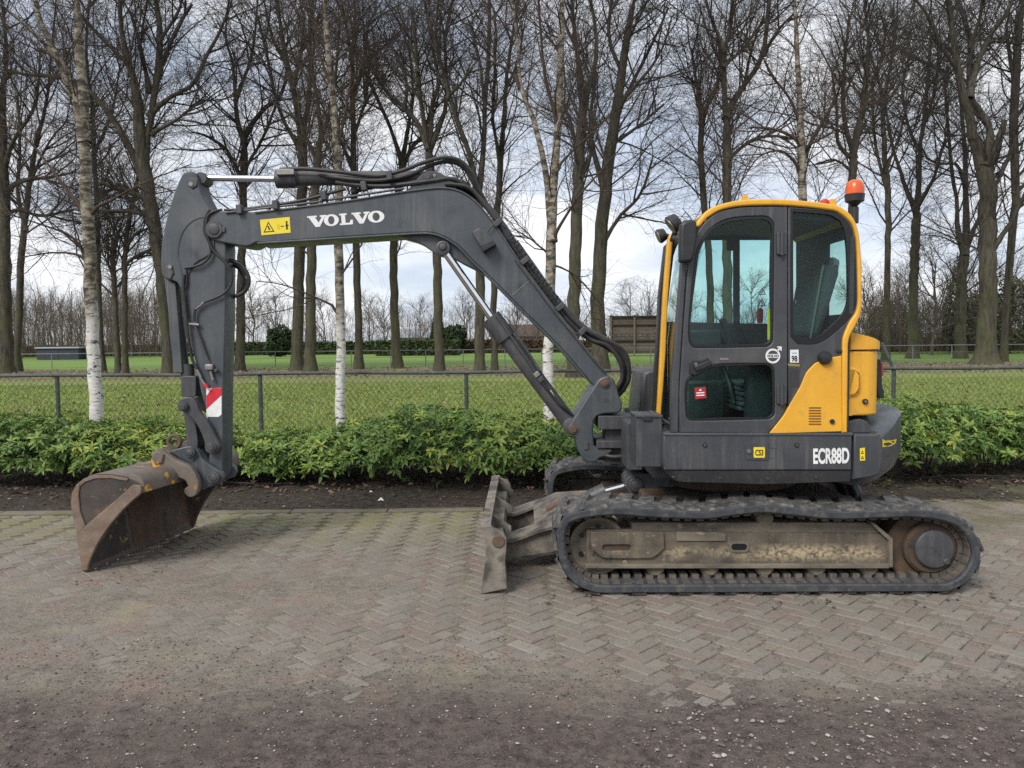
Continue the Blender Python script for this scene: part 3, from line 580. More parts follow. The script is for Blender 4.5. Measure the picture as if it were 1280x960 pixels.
def tree(label, D, trunk, limbs, n2=46, n3=420, n4=3300, seed=1, sc=1.0, group='bare trees on the lawn', mt=BARK, tw=TWIG, cat='tree', name='bare_tree', flare=True, auto=0, lm=(5.4, 2.7, 1.25), up=(.06, .02, .0), rm=(.058, .018, .0052), low=0.42, ztrim=None):
    NTREE[0] += 1; rg = np.random.default_rng(seed * 7 + 3)
    b = W(trunk[0][0], trunk[0][1], D); root = empty(name, (b.x, b.y, 0.0)); tag(root, label, cat, group); off = np.array([b.x, b.y, 0.0])
    wsc = .9 if mt is BARK else 1.0
    def trace(pts, dy0, slope, K, wob):
        x0 = pts[0][0]; P3 = []; rad = []
        acc = 0
        for i, (x, y, w_) in enumerate(pts):
            if i: acc += math.hypot(x - pts[i - 1][0], y - pts[i - 1][1])
            dd = D + dy0 + slope * acc / F_PX * D; P3.append(W(x, y, dd)); rad.append(w_ / 2 / F_PX * dd * wsc)
        P3 = catmull(P3, 4); rr = np.interp(np.linspace(0, len(rad) - 1, len(P3)), np.arange(len(rad)), rad)
        p, r = polyres(P3, rr, K); p[1:-1] += rg.normal(size=(K - 2, 3)) * wob * r[1:-1, None]; return p, r
    tp, tr = trace(trunk, 0, 0, 26, 0.10)
    tp[0, 2] = -0.05; tp[0, :2] = tp[1, :2] * .6 + tp[0, :2] * .4
    tr[-1] *= .4; tr[-2] *= .8
    if flare: tr[0] *= 1.45; tr[1] *= 1.12
    v, f = tubes(tp[None], tr[None], 14); v[:14, 2] = -0.12
    ang = np.arctan2(v[:, 1] - b.y, v[:, 0] - b.x); o = plain('trunk', npmesh('trunk', v - off, f, mt), root)
    PP, RR = [], []
    lp_all = []
    for li, lb in enumerate(limbs):
        t = 0.0
        p0 = np.array(W(lb[0][0], lb[0][1], D)); k = np.argmin(np.linalg.norm(tp - p0, axis=1)); dy = tp[k, 1] - D
        best = np.linalg.norm(tp - p0, axis=1).min(); dyp = 0
        for q in lp_all:
            dq = np.linalg.norm((q - p0)[:, [0, 2]], axis=1)
            if dq.min() < best: best = dq.min(); dyp = q[dq.argmin(), 1] - D
        p, r = trace(lb, dyp, rg.uniform(-.45, .45), 14, 0.12); lp_all.append(p); r[0] *= 1.5; r[1] *= 1.28; r[2] *= 1.1; p[0] = p[0] - (p[1] - p[0]) * .5 - np.array([0, 0, .12])
        v, f = tubes(p[None], r[None], 9); plain('limb', npmesh('limb', v - off, f, mt if mt is BARK or lb[0][2] > 6.5 else tw), root)
        p14, r14 = polyres(p, r, 9); PP.append(p14); RR.append(r14)
    a0 = int(26 * low); p9, r9 = polyres(tp[a0:], tr[a0:], 9); PP.append(p9); RR.append(r9)
    if auto:
        la, ra = grow(rg, np.array([p9]), np.array([r9]), auto, 0.1, lambda l, t: 5.5 * sc + 0 * t, 38, 9, 0.10, 0.12, 0.03, 0.14 * sc, 0.3); PP += list(la); RR += list(ra)
    A, Ra = np.array(PP), np.array(RR); Vs, Fs = [], []; nv = 0
    if auto: v, f = tubes(la, ra, 6); Vs.append(v); Fs.append(f + nv); nv += len(v)
    B1, R1 = grow(rg, A, Ra, n2, 0.12, lambda l, t: lm[0] * sc * (1.15 - 0.55 * t), 42, 8, 0.13, up[0], 0.018, rm[0] * sc, 0.3)
    C1, RC = grow(rg, np.concatenate([B1]), R1, n3, 0.08, lambda l, t: lm[1] * sc * (1.2 - 0.6 * t), 45, 6, 0.17, up[1], 0.014, rm[1] * sc, 0.35)
    C2, RC2 = grow(rg, A, Ra, n3 // 3, 0.25, lambda l, t: lm[1] * sc + 0 * t, 50, 6, 0.17, up[1], 0.014, rm[1] * sc, 0.35)
    C1 = np.concatenate([C1, C2]); RC = np.concatenate([RC, RC2])
    def seen(p, r, top=-70):
        q = p[:, 0] - np.array(CAMP); dep = q @ np.array(Fw); yy = CY - F_PX * (q @ np.array(Up)) / dep; xx = CX + F_PX * (q @ np.array(Rt)) / dep
        k = (yy > top) & (xx > -150) & (xx < 1430); return p[k], r[k]
    C1, RC = seen(C1, RC, -110)
    D1, RD = grow(rg, C1, RC, n4, 0.05, lambda l, t: lm[2] * sc + 0 * t, 42, 3 if mt is BIRCH else 2, 0.25, up[2], 0.016, rm[2] * sc, 0.5)
    for p, r, s_ in ((B1, R1, 4), (C1, RC, 3), (*seen(D1, RD), 3)):
        v, f = tubes(p, r, s_); Vs.append(v); Fs.append(f + nv); nv += len(v)
    plain('crown', npmesh('crown', np.concatenate(Vs) - off, np.concatenate(Fs), tw), root)
    return root
TREES = [
 ('thick mossy tree at the far left edge of the view, left of the white birch', 8, 466, [(8, 466, 20), (7, 400, 17), (6, 320, 15), (5, 250, 14), (4, 190, 12), (3, 130, 9)], [[(5, 240, 7), (30, 225, 6), (60, 222, 4), (95, 215, 2)], [(4, 190, 7), (-20, 120, 5), (-30, 40, 3)], [(5, 210, 6), (20, 170, 5), (45, 130, 4), (50, 60, 2)], [(3, 130, 7), (8, 60, 5), (0, -20, 3)], [(6, 270, 5), (24, 262, 5), (50, 270, 4), (92, 262, 3)]]),
 ('slim leaning tree just right of the thick tree at the far left edge', 21, 464, [(21, 464, 11), (24, 400, 9), (26, 330, 9), (31, 280, 8), (37, 230, 7), (46, 175, 6)], [[(31, 280, 5), (22, 240, 5), (25, 190, 4), (22, 120, 3)], [(46, 175, 5), (58, 130, 4), (64, 70, 3), (70, 0, 2)], [(37, 230, 4), (60, 180, 3), (85, 150, 2)]]),
 ('thin straight tree directly behind the nearest white birch', 128, 465, [(128, 465, 9), (125, 400, 7), (123, 330, 7), (121, 260, 6), (118, 190, 6), (116, 130, 5)], [[(116, 130, 4), (108, 70, 4), (112, 0, 3)], [(118, 190, 4), (140, 140, 3), (150, 80, 2)], [(121, 250, 4), (142, 235, 5), (152, 232, 5), (170, 245, 4)]]),
 ('short tree with a broken top between the birch and the digger arm', 148, 466, [(148, 466, 9), (145, 400, 7), (142, 340, 7), (140, 296, 6)], [[(142, 320, 4), (134, 305, 3), (126, 296, 3)], [(143, 350, 3), (130, 320, 2), (120, 300, 2)]]),
 ('slim tree beside the broken topped one, left of the leaning trunk', 156, 466, [(156, 466, 9), (156, 400, 8), (156, 340, 7), (158, 300, 6), (163, 268, 6), (170, 235, 5)], [[(158, 310, 4), (172, 290, 3), (192, 285, 2)], [(170, 235, 4), (176, 190, 3), (170, 130, 2)], [(157, 330, 4), (180, 315, 3), (198, 325, 2)]]),
 ('big leaning tree with many crossing limbs behind the top of the digger arm', 211, 467, [(211, 467, 14), (206, 400, 14), (201, 340, 15), (194, 290, 17), (185, 240, 19), (178, 200, 18), (174, 160, 16), (172, 120, 13)],
   [[(172, 125, 10), (162, 80, 8), (152, 40, 6), (150, 0, 5)], [(173, 130, 9), (166, 90, 6), (140, 60, 5), (110, 30, 4), (90, 5, 2)], [(180, 200, 9), (188, 150, 8), (196, 100, 9), (200, 50, 8), (195, 0, 6)], [(197, 95, 7), (210, 60, 6), (225, 30, 5), (240, 5, 4)], [(200, 50, 5), (220, 20, 4), (228, 0, 3)], [(185, 240, 10), (165, 190, 9), (135, 140, 8), (100, 105, 6), (60, 95, 5), (0, 90, 3)], [(190, 140, 6), (215, 120, 5), (242, 105, 6), (258, 70, 5), (275, 40, 4), (290, 0, 3)], [(188, 270, 8), (165, 264, 7), (130, 265, 5)], [(186, 250, 8), (160, 240, 7), (125, 228, 6)], [(186, 110, 6), (175, 60, 5), (165, 20, 4)], [(192, 165, 5), (220, 150, 4), (250, 125, 3)]]),
 ('straight tree close behind the right side of the digger arm, forking low', 300, 463, [(300, 463, 13), (301, 400, 12), (302, 330, 11), (304, 260, 10), (305, 200, 10), (305, 170, 9)], [[(304, 172, 6), (297, 154, 6), (294, 112, 5), (290, 75, 4), (282, 47, 3), (286, 0, 2)], [(306, 170, 6), (318, 150, 6), (335, 132, 6), (350, 122, 5), (358, 90, 4), (352, 40, 3)], [(296, 120, 5), (310, 85, 4), (318, 50, 3), (322, 0, 2)], [(303, 230, 5), (285, 190, 4), (262, 172, 4), (240, 165, 2)], [(304, 215, 4), (330, 170, 4), (345, 130, 3)]]),
 ('stout trunk behind the middle of the boom, left one of a touching pair', 372, 463, [(372, 463, 17), (372, 400, 15), (374, 330, 15), (377, 260, 14), (378, 200, 13), (376, 160, 12)], [[(376, 160, 8), (368, 120, 8), (358, 75, 7), (350, 30, 5), (347, -10, 4)], [(377, 165, 7), (386, 130, 6), (388, 80, 5), (387, 40, 4), (392, -10, 3)], [(366, 110, 6), (376, 70, 5), (380, 20, 3)], [(377, 190, 6), (350, 140, 5), (336, 80, 4), (322, 20, 3)], [(358, 80, 5), (340, 45, 4), (330, 0, 2)]]),
 ('stout trunk behind the middle of the boom, right one of a touching pair', 388, 465, [(388, 465, 16), (388, 400, 14), (389, 330, 13), (392, 260, 12), (396, 210, 11), (402, 170, 9)], [[(402, 170, 6), (396, 120, 5), (390, 80, 4), (398, 20, 3)], [(400, 175, 6), (412, 140, 5), (420, 90, 4), (424, 30, 3)], [(396, 200, 5), (378, 160, 4), (372, 110, 3)]]),
 ('slender straight tree behind the printed word on the boom', 449, 461, [(449, 461, 12), (448, 400, 10), (446, 330, 10), (443, 260, 9), (442, 190, 8), (441, 130, 7), (440, 70, 6)], [[(440, 75, 5), (432, 30, 4), (424, -10, 3)], [(441, 120, 5), (455, 80, 5), (460, 30, 3)], [(442, 170, 4), (458, 120, 4), (462, 60, 3)], [(440, 70, 4), (444, 20, 3), (441, -20, 2)], [(443, 220, 4), (425, 175, 3), (412, 140, 2)]]),
 ('slightly leaning tree behind the boom, between the word and the bend', 497, 460, [(497, 460, 14), (494, 410, 12), (492, 350, 11), (493, 290, 11), (497, 240, 10), (503, 200, 9)], [[(503, 205, 6), (488, 160, 5), (470, 120, 5), (455, 85, 4), (440, 60, 2)], [(502, 200, 6), (512, 150, 5), (516, 110, 4), (510, 50, 3)], [(500, 215, 6), (515, 185, 6), (530, 165, 5), (540, 130, 4)]]),
 ('straight tree forking wide open just above the bend of the boom', 549, 464, [(549, 464, 14), (548, 400, 13), (547, 340, 12), (543, 270, 12), (538, 210, 13), (536, 180, 13)], [[(534, 180, 7), (522, 155, 7), (506, 135, 6), (490, 122, 5), (470, 95, 5), (460, 60, 3)], [(535, 178, 7), (528, 140, 6), (523, 100, 6), (520, 60, 5), (514, 10, 4)], [(537, 178, 6), (541, 130, 6), (548, 100, 5), (540, 55, 4), (530, 0, 3)], [(539, 180, 7), (556, 140, 6), (558, 100, 5), (556, 50, 4), (565, 0, 3)], [(506, 135, 5), (508, 100, 4), (490, 60, 3)], [(522, 85, 4), (512, 50, 3), (500, 10, 2)]]),
 ('straight tree whose fork rises behind the bend of the boom', 599, 467, [(599, 467, 15), (600, 410, 14), (600, 350, 13), (600, 290, 12), (598, 240, 11)], [[(597, 245, 7), (586, 190, 7), (571, 150, 7), (560, 110, 6), (552, 80, 5), (535, 20, 4)], [(598, 240, 7), (604, 190, 7), (606, 130, 6), (610, 80, 6), (612, 20, 5), (611, -10, 4)], [(560, 120, 5), (575, 105, 4), (590, 85, 3)], [(556, 95, 4), (545, 50, 4), (548, 0, 3)], [(606, 130, 4), (600, 80, 4), (588, 30, 3)]]),
 ('thin curving tree right of the bend of the boom', 619, 463, [(619, 463, 9), (617, 400, 9), (619, 330, 9), (622, 260, 9), (626, 200, 8), (630, 150, 7)], [[(630, 150, 5), (634, 95, 5), (640, 50, 4), (648, 0, 3)], [(625, 200, 5), (616, 150, 4), (618, 100, 4), (620, 50, 3)], [(632, 110, 4), (646, 80, 3), (656, 30, 2)]]),
 ('tall double trunk tree, left of the pair by the third birch', 716, 471, [(716, 471, 20), (716, 420, 18), (718, 350, 17), (720, 280, 16), (723, 220, 15), (726, 170, 14), (730, 120, 12)], [[(729, 130, 8), (724, 80, 7), (718, 40, 6), (714, -10, 4)], [(731, 120, 8), (742, 90, 7), (746, 50, 5), (738, 0, 4)], [(724, 200, 6), (712, 150, 5), (700, 120, 4)], [(722, 60, 5), (706, 30, 4), (700, -10, 3)], [(722, 240, 5), (738, 190, 4), (742, 140, 3)]]),
 ('tall double trunk tree, right of the pair by the third birch', 749, 465, [(749, 465, 24), (748, 410, 20), (749, 350, 19), (752, 290, 18), (757, 235, 17), (763, 185, 16), (771, 140, 14), (777, 95, 12), (783, 50, 10), (792, 0, 7)], [[(756, 235, 8), (742, 190, 7), (738, 150, 5), (745, 90, 4)], [(772, 140, 7), (795, 95, 5), (815, 55, 4), (835, 10, 3)], [(774, 130, 6), (805, 95, 4), (828, 60, 3), (840, 20, 2)], [(765, 180, 6), (795, 160, 4), (830, 130, 3)], [(778, 90, 5), (762, 50, 5), (764, 0, 4)], [(751, 310, 6), (775, 270, 5), (800, 245, 4), (815, 200, 3)], [(783, 55, 4), (800, 20, 3), (815, -10, 2)]]),
 ('dark tree rising directly behind the front of the cab roof', 889, 462, [(889, 462, 12), (888, 400, 10), (886, 320, 9), (880, 250, 9), (876, 190, 8), (878, 150, 8), (888, 122, 7)], [[(888, 122, 5), (897, 105, 5), (900, 60, 4), (890, 20, 3)], [(877, 160, 5), (872, 115, 4), (864, 60, 3)], [(878, 140, 4), (870, 105, 3), (850, 95, 2)]]),
 ('tall dark tree behind the middle of the cab roof', 909, 464, [(909, 464, 15), (909, 380, 13), (909, 300, 12), (909, 240, 12), (909, 190, 12), (908, 140, 10)], [[(908, 145, 7), (905, 100, 7), (906, 60, 6), (912, 40, 6), (916, 0, 5)], [(910, 140, 8), (926, 112, 7), (945, 85, 7), (955, 60, 6), (962, 0, 5)], [(956, 65, 5), (975, 35, 4), (995, 15, 3)], [(905, 60, 5), (892, 30, 4), (882, 0, 3)], [(930, 108, 4), (940, 60, 4), (955, 20, 3)], [(906, 80, 5), (925, 65, 4), (940, 45, 3), (955, 25, 2)], [(909, 200, 5), (935, 178, 5), (960, 170, 4), (985, 172, 3)]]),
 ('dark tree behind the orange beacon on the cab', 1066, 462, [(1066, 462, 11), (1065, 380, 10), (1064, 300, 10), (1066, 230, 11), (1068, 180, 10), (1078, 140, 8), (1084, 90, 7), (1086, 40, 6)], [[(1067, 190, 6), (1055, 150, 6), (1054, 100, 5), (1062, 20, 3)], [(1068, 200, 5), (1048, 180, 5), (1046, 140, 4), (1040, 90, 3)], [(1080, 130, 4), (1098, 90, 3), (1108, 30, 2)], [(1086, 50, 4), (1080, 0, 3)], [(1066, 215, 4), (1044, 200, 3), (1020, 205, 2)]]),
 ('straight dark tree first to the right of the cab', 1108, 452, [(1108, 452, 11), (1108, 400, 9), (1109, 340, 8), (1110, 290, 8), (1110, 240, 8), (1106, 200, 7), (1104, 150, 6)], [[(1109, 235, 5), (1098, 200, 4), (1092, 160, 4), (1090, 100, 3)], [(1104, 160, 4), (1108, 110, 4), (1118, 60, 3), (1122, 0, 2)], [(1108, 210, 4), (1124, 170, 3), (1136, 120, 2)], [(1104, 150, 4), (1098, 100, 3), (1086, 60, 2)]]),
 ('tree with a neat candelabra fork, second to the right of the cab', 1141, 448, [(1141, 448, 15), (1141, 400, 12), (1142, 350, 12), (1144, 300, 12), (1146, 262, 12)], [[(1144, 262, 6), (1134, 240, 6), (1126, 215, 5), (1116, 185, 4), (1108, 140, 3)], [(1146, 258, 6), (1149, 220, 6), (1150, 185, 5), (1156, 140, 5), (1160, 90, 4), (1165, 40, 3)], [(1148, 255, 5), (1158, 240, 5), (1170, 215, 4), (1180, 180, 4), (1200, 160, 3)], [(1150, 190, 4), (1136, 160, 4), (1128, 110, 3), (1140, 60, 2)], [(1156, 150, 4), (1170, 110, 3), (1172, 50, 2)]]),
 ('tree splitting into two upright limbs, left of the massive trunk', 1200, 448, [(1200, 448, 17), (1201, 400, 13), (1203, 350, 13), (1206, 308, 13)], [[(1204, 312, 7), (1197, 285, 6), (1196, 250, 5), (1190, 215, 5), (1185, 160, 4), (1180, 100, 3)], [(1207, 308, 7), (1208, 270, 8), (1207, 230, 7), (1205, 180, 6), (1200, 120, 4), (1190, 60, 3)], [(1208, 308, 6), (1218, 285, 6), (1228, 255, 5), (1222, 210, 4)], [(1206, 230, 5), (1195, 205, 4), (1175, 205, 3), (1160, 198, 3), (1150, 180, 2)], [(1182, 90, 4), (1160, 80, 4), (1130, 65, 4), (1112, 50, 3), (1104, 30, 2)]]),
 ('massive mossy trunk with a flared base near the right edge', 1230, 455, [(1230, 455, 33), (1233, 425, 25), (1235, 380, 23), (1234, 330, 22), (1235, 280, 22), (1234, 235, 22), (1228, 195, 20)], [[(1226, 200, 13), (1214, 160, 12), (1206, 125, 11), (1198, 85, 9), (1190, 40, 8), (1186, -5, 6)], [(1231, 200, 12), (1238, 160, 8), (1214, 125, 9), (1212, 90, 8), (1212, 50, 7), (1200, 5, 5)], [(1233, 215, 12), (1246, 185, 11), (1255, 150, 7)], [(1213, 115, 7), (1222, 80, 7), (1240, 40, 7), (1256, 20, 6), (1268, -5, 5)], [(1214, 55, 5), (1225, 20, 4), (1232, -10, 3)], [(1240, 310, 8), (1252, 295, 7), (1265, 275, 6), (1285, 235, 5)], [(1200, 90, 5), (1178, 60, 5), (1160, 20, 4), (1145, 0, 3)]]),
 ('grey leaning trunk crossing just right of the massive trunk', 1254, 452, [(1254, 452, 9), (1257, 400, 9), (1260, 350, 9), (1265, 290, 10), (1270, 245, 10), (1268, 190, 11), (1268, 130, 11), (1271, 80, 10), (1274, 30, 9), (1282, -10, 7)], [[(1268, 180, 7), (1255, 210, 6), (1240, 240, 5)], [(1270, 110, 6), (1262, 70, 5), (1258, 30, 4)], [(1268, 150, 5), (1290, 120, 4)], [(1268, 240, 6), (1290, 225, 5)]]),
]
for k_, (lab, bx_, by_, tk, lbs) in enumerate(TREES):
    D = hz_depth(bx_, by_); nl = len(lbs)
    tree(lab, D, tk, lbs, n2=12 + 7 * nl, n3=110 + 56 * nl, n4=1200 + 580 * nl, seed=k_ + 1, sc=min(1.25, D / 47))
BT_ = [
 ('nearest white birch, thick leaning stem at the left with a fork high up', 10.35, [(122, 560, 19), (120, 520, 17), (117, 440, 15), (114, 380, 15), (112, 330, 14), (109, 260, 15), (106, 200, 13), (104, 140, 12), (102, 90, 11), (98, 40, 11), (95, -10, 10)],
  [[(104, 160, 11), (90, 105, 9), (74, 75, 8), (60, 48, 7), (48, 20, 6), (42, -10, 5)], [(88, 105, 7), (60, 60, 5), (30, 30, 4), (0, 5, 3)], [(106, 260, 5), (85, 240, 4), (60, 205, 3), (35, 175, 2.5), (0, 142, 1.5)], [(108, 320, 4), (90, 296, 3), (50, 280, 2), (0, 265, 1.2)], [(113, 262, 4), (140, 250, 3), (180, 228, 2), (240, 205, 1.2)], [(112, 330, 4), (95, 318, 3), (65, 316, 2), (25, 322, 1.2)]]),
 ('slim white birch behind the boom, left of the middle', 10.5, [(425, 555, 13), (425, 500, 12), (426, 430, 11), (425, 380, 11), (424, 330, 11), (424, 290, 11), (423, 230, 10), (420, 170, 9), (414, 100, 8), (408, 40, 7), (404, -10, 6)],
  [[(424, 300, 4), (408, 280, 3), (395, 262, 2)], [(422, 385, 3), (395, 372, 2), (350, 355, 1.5), (320, 352, 1)], [(425, 345, 3), (442, 322, 2), (455, 300, 1.2)], [(421, 190, 4), (432, 140, 3), (440, 90, 2)], [(414, 105, 4), (400, 70, 3), (392, 20, 2)], [(418, 150, 3), (400, 120, 2), (385, 100, 1.2)]]),
 ('white birch with a knot hole, forked above and crossed by the boom', 10.4, [(685, 550, 15), (686, 500, 14), (685, 440, 13), (687, 380, 13), (689, 320, 13), (691, 260, 12), (694, 200, 10), (698, 150, 9), (700, 90, 9), (701, 40, 8), (703, -10, 8)],
  [[(690, 280, 8), (684, 230, 8), (676, 185, 7), (664, 140, 6), (650, 105, 5), (648, 60, 4), (640, 0, 3)], [(648, 98, 4), (630, 85, 3), (604, 72, 2)], [(697, 150, 5), (682, 100, 4), (676, 40, 3), (672, -10, 3)], [(690, 300, 4), (720, 250, 3), (750, 215, 2), (780, 180, 1.5)], [(688, 320, 3), (665, 300, 2), (640, 285, 1.2)], [(695, 210, 3), (730, 175, 2), (790, 120, 1.2)], [(689, 330, 2.5), (720, 345, 2), (755, 385, 1.2)]]),
 ('thin pale birch rising behind the cab roof', 10.6, [(1004, 545, 13), (1004, 470, 12), (1004, 380, 12), (1004, 300, 11), (1003, 230, 10), (1002, 180, 10), (1000, 130, 7), (997, 80, 6), (995, 30, 5), (993, -10, 4)],
  [[(1003, 200, 5), (1018, 170, 5), (1030, 150, 4), (1045, 120, 2)], [(1002, 180, 4), (985, 168, 4), (960, 160, 3), (935, 160, 2)], [(1000, 150, 4), (985, 120, 3), (965, 95, 3), (955, 75, 2)], [(1003, 215, 4), (980, 190, 3), (950, 195, 2), (925, 230, 1.2)], [(1003, 185, 3), (1040, 165, 2), (1090, 125, 1.2)]]),
]
for k_, (lab, D, tk, lbs) in enumerate(BT_):
    tree(lab, D, tk, lbs, n2=44, n3=330, n4=2100, seed=60 + k_, sc=1, low=.38, group='white birches by the wire fence', mt=BIRCH, tw=BTWIG, name='birch_tree', flare=False, lm=(1.35, .75, .36), up=(.03, .0, -.04), rm=(.009, .0036, .0018))

# ================================================================== HEDGE
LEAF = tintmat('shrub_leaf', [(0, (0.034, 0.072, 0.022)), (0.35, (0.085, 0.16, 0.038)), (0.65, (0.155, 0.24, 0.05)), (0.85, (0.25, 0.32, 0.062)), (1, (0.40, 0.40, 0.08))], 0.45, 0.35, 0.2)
STEM = mat('shrub_stem', (0.05, 0.038, 0.027), (0.08, 0.062, 0.045), 20, 0.9, coord='pos')
lf_v = np.array([(0, 0, 0), (.38, .5, .10), (.42, 0, 0), (.38, -.5, .10), (.78, .32, .04), (.8, 0, -.05), (.78, -.32, .04), (1, 0, -.14)])
lf_f = np.array([(0, 2, 1, 1), (0, 3, 2, 2), (1, 2, 5, 4), (2, 3, 6, 5), (4, 5, 7, 7), (5, 6, 7, 7)])
lf_t = np.array([(0, 2, 1), (0, 3, 2), (1, 2, 5), (1, 5, 4), (2, 3, 6), (2, 6, 5), (4, 5, 7), (5, 6, 7)])
def whorls(rg, C, Nn, size, tint, nl=8):
    """C (n,3) centres, Nn (n,3) axes -> verts, tris, tint"""
    n = len(C); ref = np.where(np.abs(Nn[:, 2:3]) > .9, np.array([[1., 0, 0]]), np.array([[0, 0, 1.]])); U = np.cross(Nn, ref); U /= np.linalg.norm(U, axis=1, keepdims=True); B = np.cross(Nn, U)
    az = (np.arange(nl)[None] * 2.4 + rg.random((n, 1)) * 6.28 + rg.normal(size=(n, nl)) * .2); el = np.where(np.arange(nl)[None] < 3, .85, .18) + rg.normal(size=(n, nl)) * .22
    ln = size[:, None] * np.where(np.arange(nl)[None] < 3, .65, 1.0) * (.75 + .5 * rg.random((n, nl))); wd = ln * (.28 + .1 * rg.random((n, nl)))
    rad = U[:, None] * np.cos(az)[..., None] + B[:, None] * np.sin(az)[..., None]
    ax = rad * np.cos(el)[..., None] + Nn[:, None] * np.sin(el)[..., None]; ax[..., 2] -= 0.12; ax /= np.linalg.norm(ax, axis=2, keepdims=True)
    sd_ = np.cross(np.broadcast_to(Nn[:, None], ax.shape), ax); sd_ /= np.linalg.norm(sd_, axis=2, keepdims=True) + 1e-9; nm = np.cross(ax, sd_)
    V = C[:, None, None] + ax[:, :, None] * (lf_v[:, 0][None, None, :, None] * ln[..., None, None]) + sd_[:, :, None] * (lf_v[:, 1][None, None, :, None] * wd[..., None, None]) + nm[:, :, None] * (lf_v[:, 2][None, None, :, None] * ln[..., None, None])
    Fq = lf_t[None] + 8 * np.arange(n * nl)[:, None, None]; tt = np.clip(tint[:, None] + rg.normal(size=(n, nl)) * .08, 0, 1)
    return V.reshape(-1, 3), Fq.reshape(-1, 3), np.repeat(tt.ravel(), 8)
WH = []
for k_ in range(8):
    rg = np.random.default_rng(200 + k_); v, f, t = whorls(rg, np.zeros((1, 3)), np.array([[0, 0, 1.]]), np.array([0.09]), np.array([.48 + .07 * k_]), 9)
    WH.append(npmesh('leaf_whorl', v, f, LEAF, t))
BUSH = [  # x, y, rx, ry, height, yellowness, label
 (-6.7, 9.95, .85, .75, .86, -.05, 'deep green shrub at the left edge of the hedge'),
 (-5.75, 9.9, .8, .72, .84, -.06, 'deep green shrub left of the nearest birch'),
 (-4.85, 9.85, .75, .75, .76, .16, 'yellowish shrub at the foot of the nearest birch'),
 (-4.05, 9.95, .7, .7, .72, .10, 'light green shrub behind the bucket and the digger arm'),
 (-3.2, 10.0, .65, .65, .60, .06, 'low shrub just right of the digger arm'),
 (-2.45, 9.95, .7, .72, .66, .10, 'yellow flecked shrub left of the slim birch'),
 (-1.7, 9.95, .72, .75, .76, .02, 'mid green shrub right of the slim birch'),
 (-0.95, 9.85, .72, .8, .92, -.05, 'tall blue green shrub left of the middle fence post'),
 (-0.25, 9.7, .72, .85, .84, .14, 'shrub with large pale leaves in front of the middle fence post'),
 (.5, 9.7, .75, .82, .78, .06, 'shrub just left of the digger swing post'),
 (1.3, 9.85, .75, .75, .74, 0, 'shrub half hidden behind the swing post'),
 (2.2, 9.9, .75, .75, .74, .05, 'shrub hidden behind the cab'),
 (3.2, 9.9, .8, .78, .78, .05, 'shrub mostly hidden behind the rear of the digger'),
 (4.3, 9.65, .85, .95, 1.02, .10, 'shrub with pale drooping leaves just right of the counterweight'),
 (5.15, 9.95, .8, .8, .93, -.02, 'dark green shrub right of the braced fence post'),
 (6.05, 10.1, .8, .75, .84, .04, 'loose shrub second from the right edge of the hedge'),
 (6.95, 10.1, .85, .75, .76, .06, 'shrub at the right edge of the hedge'),
]
for k_, (x0, y0, rx, ry, h, yel, lab) in enumerate(BUSH):
    y0 -= .30; ry += .17; rx += .06; rg = np.random.default_rng(300 + k_); root = empty('leafy_shrub', (x0, y0, 0)); tag(root, lab, 'shrub', 'leafy shrubs along the wire fence')
    n = 760; d = rg.normal(size=(n, 3)); d[:, 2] = np.abs(d[:, 2]) * .9 - .25 * rg.random(n); d /= np.linalg.norm(d, axis=1, keepdims=True)
    sup = (np.abs(d) ** 3).sum(1) ** (-1 / 3)
    rad = 1.0 - .5 * rg.random(n) ** 2.2; lump = .78 + .42 * vnoise(d[:, 0] * 3 + 9 + k_, d[:, 2] * 3 + d[:, 1] * 2, k_)
    C = d * (sup * rad * lump)[:, None] * np.array([rx * .95, ry * .92, h * .52]); C[:, 2] += h * .47; C[:, 2] = np.maximum(C[:, 2], .05 + .06 * rg.random(n))
    Nn = d * .55 + np.array([0, -.10, .75]) + rg.normal(size=(n, 3)) * .28; Nn /= np.linalg.norm(Nn, axis=1, keepdims=True)
    front = (d[:, 1] < -.05) & (rad > .9)
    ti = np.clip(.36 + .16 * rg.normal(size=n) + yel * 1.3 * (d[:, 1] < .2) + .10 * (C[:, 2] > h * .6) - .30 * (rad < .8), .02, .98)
    fi = np.nonzero(front)[0][:140]; keep = np.ones(n, bool); keep[fi] = False
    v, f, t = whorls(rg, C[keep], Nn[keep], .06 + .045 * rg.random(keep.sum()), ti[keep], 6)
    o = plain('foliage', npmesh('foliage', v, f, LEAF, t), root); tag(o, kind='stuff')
    for i in fi:
        q = Vector(Nn[i]).to_track_quat('Z', 'Y').to_matrix().to_4x4() @ Matrix.Rotation(rg.random() * 6.28, 4, 'Z')
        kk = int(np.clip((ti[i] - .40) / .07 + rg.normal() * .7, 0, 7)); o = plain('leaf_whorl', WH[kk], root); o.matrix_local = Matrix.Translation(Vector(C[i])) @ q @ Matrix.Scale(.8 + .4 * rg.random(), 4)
    mb = MB()
    for i in range(14):
        e = C[int(rg.integers(n))]; mb.tube([(e[0] * .25, e[1] * .25, -.02), (e[0] * .45, e[1] * .45, e[2] * .4), (e[0] * .85, e[1] * .85, e[2] * .9)], [.014, .010, .005], 5)
    mb.build('stems', STEM, root)

